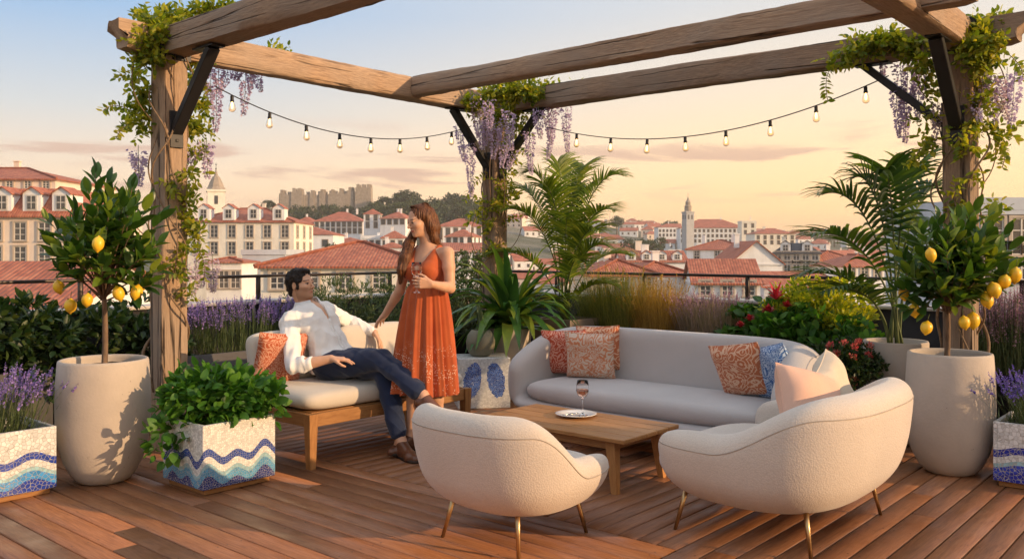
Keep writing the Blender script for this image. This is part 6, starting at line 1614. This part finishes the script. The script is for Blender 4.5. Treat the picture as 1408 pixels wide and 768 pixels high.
def house(label, px0, px1, ye, yr, Y, depth=10, yaw=0, wall=None, roof='hip', rmat=None, rows=(), cols=4, side=2, ww=1.0, wh=1.6, near=False, yb=None, chim=1, group=None, dorm=None, name='house', eave=.35, cat='house', trim=True):
    """facade spans px0..px1 at eave row ye, ridge row yr, at distance Y"""
    wall = wall or W_white; rmat = rmat or (R_near if Y < 110 else R_mid if Y < 260 else R_far)
    c = W((px0+px1)/2, ye, Y); w = abs(px1-px0)/F*Y/max(.35, math.cos(yaw)); ze = c.z; zr = W(0, yr, Y+depth*.4).z
    cx = c.x-math.sin(yaw)*depth/2; cy = Y+math.cos(yaw)*depth/2
    zg = min(float(terr(cx+a*w/2, cy+b*depth/2)) for a in (-1, 0, 1) for b in (-1, 0, 1))-1
    if yb is not None: zg = min(zg, W(0, yb, Y).z)
    root = thing(name, label, cat, (cx, cy, zg), yaw, group); hW = ze-zg; d = depth
    mb = MB(); 
    if roof == 'gablex' or roof == 'gabley':
        mb.box((0, 0, hW/2), (w, d, hW)); rz = zr-zg
        if roof == 'gabley': mb.add([(-w/2, -d/2, hW), (w/2, -d/2, hW), (0, -d/2, rz), (-w/2, d/2, hW), (w/2, d/2, hW), (0, d/2, rz)], [(0, 1, 2), (5, 4, 3)])
        else: mb.add([(-w/2, -d/2, hW), (-w/2, d/2, hW), (-w/2, 0, rz), (w/2, -d/2, hW), (w/2, d/2, hW), (w/2, 0, rz)], [(0, 2, 1), (3, 4, 5)])
    else: mb.box((0, 0, hW/2), (w, d, hW))
    if trim: mb.box((0, 0, hW-.12), (w+.3, d+.3, .22))
    mb.build('wall', wall, root, smooth=False)
    rb = MB(); rz = zr-zg; e = eave; W2, D2 = w/2+e, d/2+e; b_ = hW+.0
    if roof == 'hip':
        if w >= d: r0 = (-(W2-D2*.95), 0, rz); r1 = (W2-D2*.95, 0, rz)
        else: r0 = (0, -(D2-W2*.95), rz); r1 = (0, D2-W2*.95, rz)
        A, B, C_, D_ = (-W2, -D2, b_), (W2, -D2, b_), (W2, D2, b_), (-W2, D2, b_)
        if w >= d:
            for P in ((A, B, r1, r0), (B, C_, r1), (C_, D_, r0, r1), (D_, A, r0)): roofpoly(rb, P)
        else:
            for P in ((A, B, r0), (B, C_, r1, r0), (C_, D_, r1), (D_, A, r0, r1)): roofpoly(rb, P)
        if near:
            for p, q in ((A, r0), (B, r1 if w >= d else r0), (r0, r1)):
                L_ = (Vector(q)-Vector(p)).length; n_ = int(L_/.3); pts = [Vector(p).lerp(Vector(q), i/n_)+UP*(.06+.02*(i % 2)) for i in range(n_+1)]; rb.tube(pts, .13, 6); rb.UV[-1] = np.array([(a.x*0+.0, i*.1) for i, a in enumerate([Vector((0, 0, 0))]*(6*(n_+1)))], np.float32)
    elif roof == 'gablex':
        for s_ in (-1, 1): roofpoly(rb, ((-W2, s_*D2, b_-.1), (W2, s_*D2, b_-.1), (W2, 0, rz+.1), (-W2, 0, rz+.1)))
    elif roof == 'gabley':
        for s_ in (-1, 1): roofpoly(rb, ((s_*W2, -D2, b_-.1), (s_*W2, D2, b_-.1), (0, D2, rz+.1), (0, -D2, rz+.1)))
    elif roof == 'mansard':
        k = .42; A = [(-W2, -D2, b_), (W2, -D2, b_), (W2, D2, b_), (-W2, D2, b_)]; q = D2*k; Bq = [(-W2+q, -D2+q, rz), (W2-q, -D2+q, rz), (W2-q, D2-q, rz), (-W2+q, D2-q, rz)]
        for i in range(4): roofpoly(rb, (A[i], A[(i+1) % 4], Bq[(i+1) % 4], Bq[i]))
        roofpoly(rb, Bq)
    else:
        rb.box((0, 0, hW+.05), (w+.1, d+.1, .1)); rb.UV[-1] = np.zeros((8, 2), np.float32)
        for (cx_, cy_, sx_, sy_) in ((0, -d/2, w+.3, .3), (0, d/2, w+.3, .3), (-w/2, 0, .3, d-.3), (w/2, 0, .3, d-.3)): rb.box((cx_, cy_, hW+.35), (sx_, sy_, .7)); rb.UV[-1] = np.zeros((8, 2), np.float32)
    ro = rb.build('roof', rmat if roof != 'flat' else wall, root, smooth=False)
    for i in range(chim):
        cb = MB(); x = (rd.uniform(-.32, .32))*w; y = rd.uniform(-.1, .2)*d; cb.box((x, y, rz+.1), (.7, .5, 2.0)); cb.box((x, y, rz+1.12), (.9, .7, .12)); cb.build('chimney', wall, root, smooth=False)
    if rows:
        for yy in rows:
            z = ze-(yy-ye)/F*Y-zg
            add_windows(root, 'f', w, d, z, [(-.5+(i+.5)/cols)*w for i in range(cols)], ww, wh, near)
            if side and abs(yaw) > .05: add_windows(root, 'r' if yaw < 0 else 'l', w, d, z, [(-.5+(i+.5)/side)*d for i in range(side)], ww, wh, near)
            if side and yaw == 0 and abs(c.x) > w/2: add_windows(root, 'r' if c.x < 0 else 'l', w, d, z, [(-.5+(i+.5)/side)*d for i in range(side)], ww, wh, near)
    if dorm:
        n, dw, dh = dorm
        zd = hW+(rz-hW)*.12
        for i in range(n):
            x = (-.5+(i+.5)/n)*w*.94; y0 = -d/2-.05; dp = (rz-hW)*.9; dn = bpy.data.objects.new('dormer', None); COL.objects.link(dn); dn.parent = root; dn.location = (x, y0, zd); dn.empty_display_size = .2
            q = MB(); q.box((0, dp/2+.25, dh/2), (dw, dp, dh)); q.add([(-dw/2, .25, dh), (dw/2, .25, dh), (0, .25, dh+dw*.34), (-dw/2, dp, dh), (dw/2, dp, dh), (0, dp, dh+dw*.34)], [(0, 1, 2)]); q.build('dormer_wall', W_white, dn, smooth=False)
            q = MB()
            for s_ in (-1, 1): roofpoly(q, ((s_*(dw/2+.15), .05, dh-.06), (s_*(dw/2+.15), dp+.3, dh-.06), (0, dp+.3, dh+dw*.38), (0, .05, dh+dw*.38)), thick=.08)
            q.build('dormer_roof', rmat, dn, smooth=False)
            q = MB(); q.box((0, .22, dh*.52), (dw*.62, .05, dh*.8), m=1); q.box((0, .17, dh*.52), (dw*.44, .05, dh*.66), m=0)
            q.box((0, .145, dh*.52), (.07, .02, dh*.66), m=1); q.box((0, .142, dh*.52), (dw*.44, .018, .07), m=1); q.build('dormer_window', [M_pane, M_framew], dn, smooth=False)
    return root
# --- near left
house('pale peach apartment house with dormers at the far left edge', -190, 112, 297, 262, 85, 14, 0, W_peach, 'mansard', R_near, (318, 351), 9, 0, 1.15, 1.75, True, chim=0, dorm=(7, 1.75, 1.9), name='apartment_house', cat='building')
house('peach attic storey with red roof rising behind the dormered house', -200, 76, 246, 230, 104, 16, 0, W_peach, 'hip', R_near, (254,), 11, 0, .8, .9, True, chim=1, name='apartment_house', cat='building')
house('low building with bright orange tiled roof behind the left lemon tree', -160, 92, 428, 362, 36, 11, 0, W_white, 'gablex', R_near, (), 0, 0, near=True, chim=0)
house('cream four-dormer apartment house behind the lavender', 258, 404, 305, 286, 165, 16, 0, W_cream, 'hip', R_mid, (318, 341), 6, 3, 1.35, 2.3, True, chim=1, dorm=(4, 2.2, 2.3), name='apartment_house', cat='building')
house('blue-grey blank walled block below the cream apartment house', 333, 392, 350, 347, 120, 10, 0, W_blue, 'flat', chim=0, trim=False)
house('low annexe with small red roof beside the blue-grey block', 284, 332, 360, 354, 112, 7, 0, W_white, 'hip', R_mid, (384,), 3, 0, 1.2, 2.2, True, chim=0)
house('broad white house with large orange hip roof behind the seated man', 358, 592, 366, 333, 62, 12, 0, W_cream, 'hip', R_near, (385,), 5, 2, 1.0, 1.25, True, chim=0)
house('low white house with orange roof left of the castle row', 392, 458, 322, 312, 210, 14, 0, W_white, 'hip', R_mid, (334,), 3, 0, 1.3, 1.6, chim=0)
# --- castle hill
house('long white three-storey house below the castle walls', 432, 499, 304, 291, 330, 16, 0, W_white, 'hip', R_far, (308, 317), 9, 0, 1.3, 2.0, chim=2)
house('white house wing left of the long castle house', 402, 434, 307, 298, 345, 14, 0, W_white, 'hip', R_far, (311, 319), 5, 0, 1.2, 1.8, chim=1)
house('square white tower house with pyramid roof below the castle', 500, 522, 294, 287, 320, 6.5, 0, W_white, 'hip', R_far, (299, 309), 2, 2, 1.3, 2.2, chim=0)
house('white gabled house right of the square tower house', 522, 558, 300, 291, 310, 11, -.25, W_white, 'hip', R_far, (304,), 4, 2, 1.5, 2.2, chim=2)
house('orange roofed house in front of the pine wood right of the woman', 600, 664, 311, 300, 330, 16, 0, W_white, 'hip', R_far, (317, 325), 6, 0, 1.6, 2.2, chim=1)
house('small white house with red lean roof right of the woman', 612, 650, 325, 315, 240, 10, -.2, W_white, 'hip', R_mid, (331, 340), 4, 2, 1.2, 1.8, chim=1)
house('white house with orange roof just beyond the flowering bush', 600, 664, 345, 334, 170, 12, 0, W_white, 'gablex', R_mid, (352, 362), 4, 0, 1.2, 1.8, chim=1)
for lab, a, b, e, r, Y in (('small terracotta roofed house below the gabled house', 455, 500, 333, 326, 230), ('flat topped white house above the large orange roof', 498, 524, 327, 325, 250), ('tiny red roofed house left of the woman', 524, 556, 327, 317, 245), ('low white house with dark red roof beside the woman hair', 520, 552, 340, 333, 190), ('white terrace house left of the flat topped house', 470, 504, 345, 340, 180)):
    house(lab, a, b, e, r, Y, 9, 0, W_white, 'hip' if 'roof' in lab and 'flat' not in lab else 'flat', None, ((e+7,) if Y > 200 else ()), 3, 0, 1.1, 1.5, chim=1)
# --- right of the corner post
house('long white convent building with red roof beside the bell tower', 936, 1024, 313, 301, 520, 26, -.10, W_white, 'hip', R_far, (317, 324, 331), 15, 0, 1.2, 1.7, chim=2, name='convent', cat='building')
house('square stone pavilion at the right end of the convent', 1020, 1040, 305, 300, 500, 9, 0, W_cream, 'flat', None, (310, 319), 2, 0, 1.5, 2.4, chim=1)
house('white house with red roof left of the bell tower', 905, 940, 312, 307, 560, 16, 0, W_white, 'hip', R_far, (317, 323), 7, 0, 1.1, 1.6, chim=1)
house('cream house with red hip roof right of the convent', 1038, 1094, 321, 314, 420, 16, 0, W_cream, 'hip', R_far, (326, 333), 6, 0, 1.3, 1.9, chim=2)
house('white house with wide orange hip roof in the middle of the right town', 947, 1026, 343, 330, 190, 13, -.35, W_white, 'hip', R_mid, (350, 358), 3, 3, 1.1, 1.8, True, chim=2)
house('white gable-ended house before the mansard house', 1004, 1076, 362, 332, 125, 12, 0, W_white, 'gabley', R_mid, (), 0, 0, chim=1)
house('cream house with dark attic and white dormers', 1066, 1124, 348, 334, 150, 11, -.30, W_cream, 'mansard', M_slate, (354, 367), 5, 3, 1.1, 2.0, True, chim=1, dorm=(2, 1.7, 1.4))
house('big orange roof house with skylight behind the sofa', 956, 1044, 388, 357, 78, 10, -.12, W_white, 'gablex', R_near, (396,), 3, 0, .95, 1.3, True, chim=0)
house('white house with red gable roof left of the big orange roof', 870, 952, 378, 360, 88, 10, .12, W_white, 'hip', R_near, (), 0, 0, near=True, chim=1)
house('peach walled house with dark red roof behind the green grass', 812, 905, 378, 357, 84, 12, .1, W_peach, 'hip', R_near, (390,), 3, 0, 1., 1.5, True, chim=1)
house('long low red roof with white dormers behind the golden grass', 855, 945, 359, 345, 150, 10, 0, W_white, 'gablex', R_mid, (), 0, 0, chim=2, dorm=(4, 1.6, 1.1))
house('dark red roofed house with tall white chimney', 832, 898, 352, 339, 170, 10, 0, W_cream, 'hip', R_mid, (357,), 3, 0, 1.1, 1.4, chim=2)
house('pale blue-grey house beside the palm and the railing', 1050, 1150, 392, 374, 90, 9, .05, W_blue, 'gablex', R_near, (), 0, 0, near=True, chim=0)
house('red roofed terrace right of the dark attic house', 1120, 1176, 358, 345, 150, 10, 0, W_white, 'hip', R_mid, (365, 375), 4, 0, 1.1, 1.6, True, chim=1)
house('white villa with red roof behind the dark palm', 1160, 1235, 366, 350, 130, 11, .1, W_white, 'hip', R_mid, (374,), 4, 0, 1.1, 1.6, True, chim=1)
house('white block with cornice at the far right edge', 1346, 1500, 289, 286, 48, 12, 0, W_blue, 'flat', None, (325, 360), 4, 0, 1.1, 2.0, True, chim=0, name='apartment_block', cat='building')
# small far houses climbing the slopes; nothing tells them apart at this distance
def far_rows(label, group, n, x0, x1, d0, d1, seed, hh=(4, 7.5), ww_=(8, 17)):
    r_ = random.Random(seed); k = 0; tries = 0; got = []
    while k < n and tries < 4000:
        tries += 1; Y = r_.uniform(d0, d1); px = r_.uniform(x0, x1); x = (px-CX)/F*Y
        if any(abs(x-a)+abs(Y-b) < 13 for a, b in got): continue
        got.append((x, Y)); zg = float(terr(x, Y)); w = r_.uniform(*ww_); h = r_.uniform(*hh); pw = w/Y*F; ye = HY+(H-(zg+h))/Y*F; yr = ye-r_.uniform(2.0, 3.4)/Y*F
        wl_ = r_.choice([W_white, W_white, W_white, W_cream, W_peach, W_grey]); k += 1
        house(label, px-pw/2, px+pw/2, ye, yr, Y, r_.uniform(8, 12), r_.uniform(-.45, .45), wl_, r_.choice(['hip', 'hip', 'gablex', 'gablex', 'flat']), R_far, (ye+2.2/Y*F, ye+(4.9 if h > 6 else 2.2)/Y*F)[:2 if h > 6 else 1], max(2, int(w/3.6)), 0, 1.1, 1.4, chim=r_.choice([0, 1]), group=group, trim=False)
far_rows('small far white or cream house on the slope right of the corner post', 'small far houses on the right slope', 96, 700, 1250, 300, 900, 3)
far_rows('small far white or cream house on the slope below the castle', 'small far houses below the castle', 44, 330, 690, 240, 420, 4)
far_rows('small far house low in the valley below the convent', 'small far houses low in the valley', 34, 740, 1260, 175, 320, 5)
far_rows('tiny far house on the ridge at the horizon', 'tiny far houses on the horizon ridge', 44, 760, 1330, 950, 1350, 6, (5, 9), (12, 26))
# --- church tower left, bell tower right
def tower(label, pxc, ytop, ysh, yb, wpx, Y, tiers, wall, roofm, spire):
    w = wpx/F*Y; c = W(pxc, ysh, Y); zg = float(terr(c.x, Y))-1; root = thing('church_tower', label, 'church tower', (c.x, Y, zg), math.radians(20)); z1 = c.z-zg
    mb = MB(); mb.box((0, 0, z1/2), (w, w, z1)); mb.box((0, 0, z1-.3), (w*1.12, w*1.12, .6)); mb.box((0, 0, z1*.9-w*.9), (w*1.06, w*1.06, .4))
    mb.build('wall', wall, root, smooth=False); zt = W(0, ytop, Y).z-zg
    for (a, b) in ((0, -1), (1, 0), (-1, 0)):
        for s_ in ((-.22, .22) if tiers else (0,)):
            mb = MB(); cx_, cy_ = (s_*w, b*(w/2+.02)) if b else (a*(w/2+.02), s_*w); sx_, sy_ = (w*.2, .12) if b else (.12, w*.2)
            mb.box((cx_, cy_, z1-w*.62), (sx_, sy_, w*.5)); mb.build('belfry_opening', M_slate, root, smooth=False)
    mb = MB(); n = 8
    prof = spire(w, z1, zt); V = []
    for (r, z) in prof:
        for j in range(n): a = 2*PI*(j+.5)/n; V.append((r*math.cos(a), r*math.sin(a), z))
    f = [(i*n+j, i*n+(j+1) % n, (i+1)*n+(j+1) % n, (i+1)*n+j) for i in range(len(prof)-1) for j in range(n)]; mb.add(V, f); mb.build('spire', roofm, root, smooth=False)
    mb = MB(); mb.tube([(0, 0, zt-.5), (0, 0, zt+w*.35)], w*.015, 5); mb.box((0, 0, zt+w*.25), (w*.14, w*.03, w*.03)); mb.ell((0, 0, zt), (w*.05,)*3, 8); mb.build('cross', M_slate, root); return root
tower('pale square church tower with pointed slate spire above the cream house', 297, 232, 261, 286, 23, 250, False, W_cream, M_cast, lambda w, z1, zt: [(w*.62, z1), (w*.50, z1+(zt-z1)*.14), (w*.40, z1+(zt-z1)*.34), (w*.22, z1+(zt-z1)*.62), (w*.12, z1+(zt-z1)*.66), (w*.10, z1+(zt-z1)*.76), (.05, zt)])
tower('tall slim grey bell tower with lantern and spire on the right', 946, 270, 291, 320, 12, 500, True, W_grey, M_cast, lambda w, z1, zt: [(w*.52, z1), (w*.40, z1+.3), (w*.40, z1+(zt-z1)*.35), (w*.46, z1+(zt-z1)*.36), (w*.30, z1+(zt-z1)*.42), (w*.28, z1+(zt-z1)*.6), (w*.34, z1+(zt-z1)*.61), (w*.16, z1+(zt-z1)*.75), (.05, zt)])
# --- castle
Yc = 600
cs = thing('castle', 'old stone castle with battlements on the hill top', 'castle', tuple(W(450, 296, Yc)))
co_ = cs.location; sc_px = Yc/F
def crenel(mb, x0, x1, y, z, th, step=3.4):
    n = max(1, int((x1-x0)/step))
    for i in range(n): mb.box((x0+(i+.5)*(x1-x0)/n, y, z+1.1), ((x1-x0)/n*.55, th, 2.3+rd.uniform(-.3, .5)))
for (a, b, yt, dy) in ((386, 420, 268, -1), (420, 452, 268, 0), (452, 480, 267, -1), (480, 509, 265, 0)):
    mb = MB(); x0, x1 = (a-450)*sc_px, (b-450)*sc_px; zt = (296-yt)*sc_px; mb.box(((x0+x1)/2, dy, zt/2-7), (x1-x0-.1, 4, zt+14)); crenel(mb, x0, x1, dy, zt, 2.); mb.build('curtain_wall', M_cast, cs, smooth=False)
for (a, b, yt, dp) in ((385, 393, 266, 5.5), (402, 417, 264, 7), (440, 448, 265, 5.2), (466, 473, 264, 5.2), (478, 487, 262, 5.4), (490, 511, 258, 8), (427, 433, 266, 5), (455, 460, 265, 5)):
    mb = MB(); x0, x1 = (a-450)*sc_px, (b-450)*sc_px; zt = (296-yt)*sc_px; w_ = x1-x0; n = 4
    vs = []; 
    for z, q in ((-14, 1.16), (zt*.5, 1.04), (zt, 1.)): 
        for sx, sy in ((-1, -1), (1, -1), (1, 1), (-1, 1)): vs.append(((x0+x1)/2+sx*w_/2*q, sy*dp/2*q, z))
    mb.add(vs, [(i*4+j, i*4+(j+1) % 4, (i+1)*4+(j+1) % 4, (i+1)*4+j) for i in range(2) for j in range(4)]+[(8, 9, 10, 11)])
    crenel(mb, x0, x1, -dp/2+.6, zt, 1.0, 2.9); crenel(mb, x0, x1, dp/2-.6, zt, 1.0, 2.9)
    for q in range(2): mb.box((x1-.5, -dp/4+q*dp/2, zt+1.0), (1., dp*.2, 2.2))
    mb.build('castle_tower', M_cast, cs, smooth=False)
# --- trees
G_pine = leafmat('pine_needles', [(.020, .035, .012), (.035, .055, .018), (.06, .08, .025)], .12, .7); G_broad = leafmat('far_foliage', [(.022, .042, .012), (.045, .07, .02), (.08, .10, .03)], .15, .7)
def tree(name, label, pxc, ytop, Y, wpx, hpx, kind='pine', n=900, group=None):
    r = wpx/2/F*Y; hgt = hpx/F*Y; top = W(pxc, ytop, Y); zg = min(float(terr(top.x, Y)), top.z-hgt); root = thing(name, label, 'tree', (top.x, Y, zg), rd.uniform(0, 6), group); Ht = top.z-zg; th = hgt
    mb = MB(); mb.tube([(0, 0, 0), (r*.05, 0, Ht*.5), (0, 0, Ht-th*.6)], [r*.09, r*.07, r*.05], 7)
    for k in range(6): a = k*1.05+rd.random(); mb.tube([(0, 0, Ht-th*.85), (math.cos(a)*r*.35, math.sin(a)*r*.35, Ht-th*.55), (math.cos(a)*r*.65, math.sin(a)*r*.65, Ht-th*.35)], [r*.045, r*.03, r*.015], 5)
    mb.build('trunk', M_bark, root); nc = 26; P = []; N = []
    for k in range(nc):
        v = rdir(1)[0]; v[2] = abs(v[2])*1.1-.35 if kind == 'pine' else v[2]; cc = np.array([0, 0, Ht-th*.5])+v*np.array([r*.80, r*.80, th*.46])*rng.uniform(.6, 1.); cr = r*rng.uniform(.24, .38); m = n//nc
        d = rdir(m, .3); P.append(cc+d*cr*rng.uniform(.55, 1.05, (m, 1))*np.array([1, 1, .7])); N.append(d)
    P = np.concatenate(P); N = np.concatenate(N); mb = MB(); mb.leaves(L_SMALL, P, rdir(len(P)), N+rdir(len(P))*.5, rng.uniform(.10, .2, len(P))*r*(2600/n)**.35*.8, rng.random(len(P))); mb.build('crown', G_pine if kind == 'pine' else G_broad, root); return root
for i, (px, yt, Y, wp_, hp, lab) in enumerate(((560, 262, 560, 54, 30, 'broad umbrella pine just right of the castle'), (528, 267, 590, 30, 28, 'dark pine touching the castle right corner'), (628, 265, 570, 58, 32, 'broad umbrella pine behind the woman, nearest the corner post'), (595, 272, 575, 40, 26, 'lower pine between the two broad umbrella pines'), (655, 280, 540, 30, 20, 'sparse pine half behind the corner post'), (368, 274, 560, 24, 16, 'round dark tree left of the castle'))):
    tree('umbrella_pine', lab, px, yt, Y, wp_, hp, 'pine', 2600)
k = 0
r_ = random.Random(9)
for (x0, x1, y0, y1, Y, n, w0, lab, grp) in ((384, 515, 281, 293, 575, 22, 20, 'green tree on the slope under the castle walls', 'trees on the slope under the castle'), (512, 672, 275, 292, 530, 38, 27, 'dark tree in the wood below the umbrella pines', 'trees of the wood below the pines'), (300, 392, 284, 290, 520, 8, 16, 'low tree on the ridge left of the castle', 'trees on the ridge left of the castle'),
     (862, 912, 324, 336, 430, 7, 22, 'dark tree among the houses left of the bell tower', 'trees among the houses left of the bell tower'), (800, 935, 302, 312, 900, 14, 18, 'far tree on the horizon ridge left of the bell tower', 'far trees on the left part of the ridge'), (1095, 1200, 315, 322, 900, 14, 18, 'far tree on the horizon ridge right of the convent', 'far trees on the right part of the ridge')):
    for i in range(n): tree('tree', lab, x0+(x1-x0)*(i+r_.random())/n, r_.uniform(y0, y1), Y*r_.uniform(.93, 1.05), w0*r_.uniform(.8, 1.3), w0*.8, 'broad', 500, grp)
tree('tree', 'single round dark tree on the skyline between the palm and the bell tower', 848, 296, 620, 24, 17, 'broad', 2000)
for i, (px, yt) in enumerate(((570, 340), (455, 333), (1100, 345), (980, 372))): tree('tree', ['small round tree beside the woman hair among the houses', 'small tree above the seated man among the houses', 'small tree right of the gable-ended house', 'small tree before the big orange roof'][i], px, yt, (200, 200, 300, 140)[i], 18, 16, 'broad', 700)
# --- haze: one closed box of thin warm air round everything below the sky
def hazemat():
    t = NT('haze'); v = t.n('ShaderNodeVolumePrincipled'); v.inputs['Color'].default_value = (.95, .83, .71, 1); v.inputs['Density'].default_value = HAZE; v.inputs['Anisotropy'].default_value = .3
    t.t.links.new(v.outputs[0], t.out.inputs['Volume']); return t.mat
if HAZE > 0:
    mb = MB(); mb.box((0, 1200, 42), (6100, 4600, 126)); hz = mb.build('haze', hazemat(), smooth=False); tag(hz, kind='stuff')
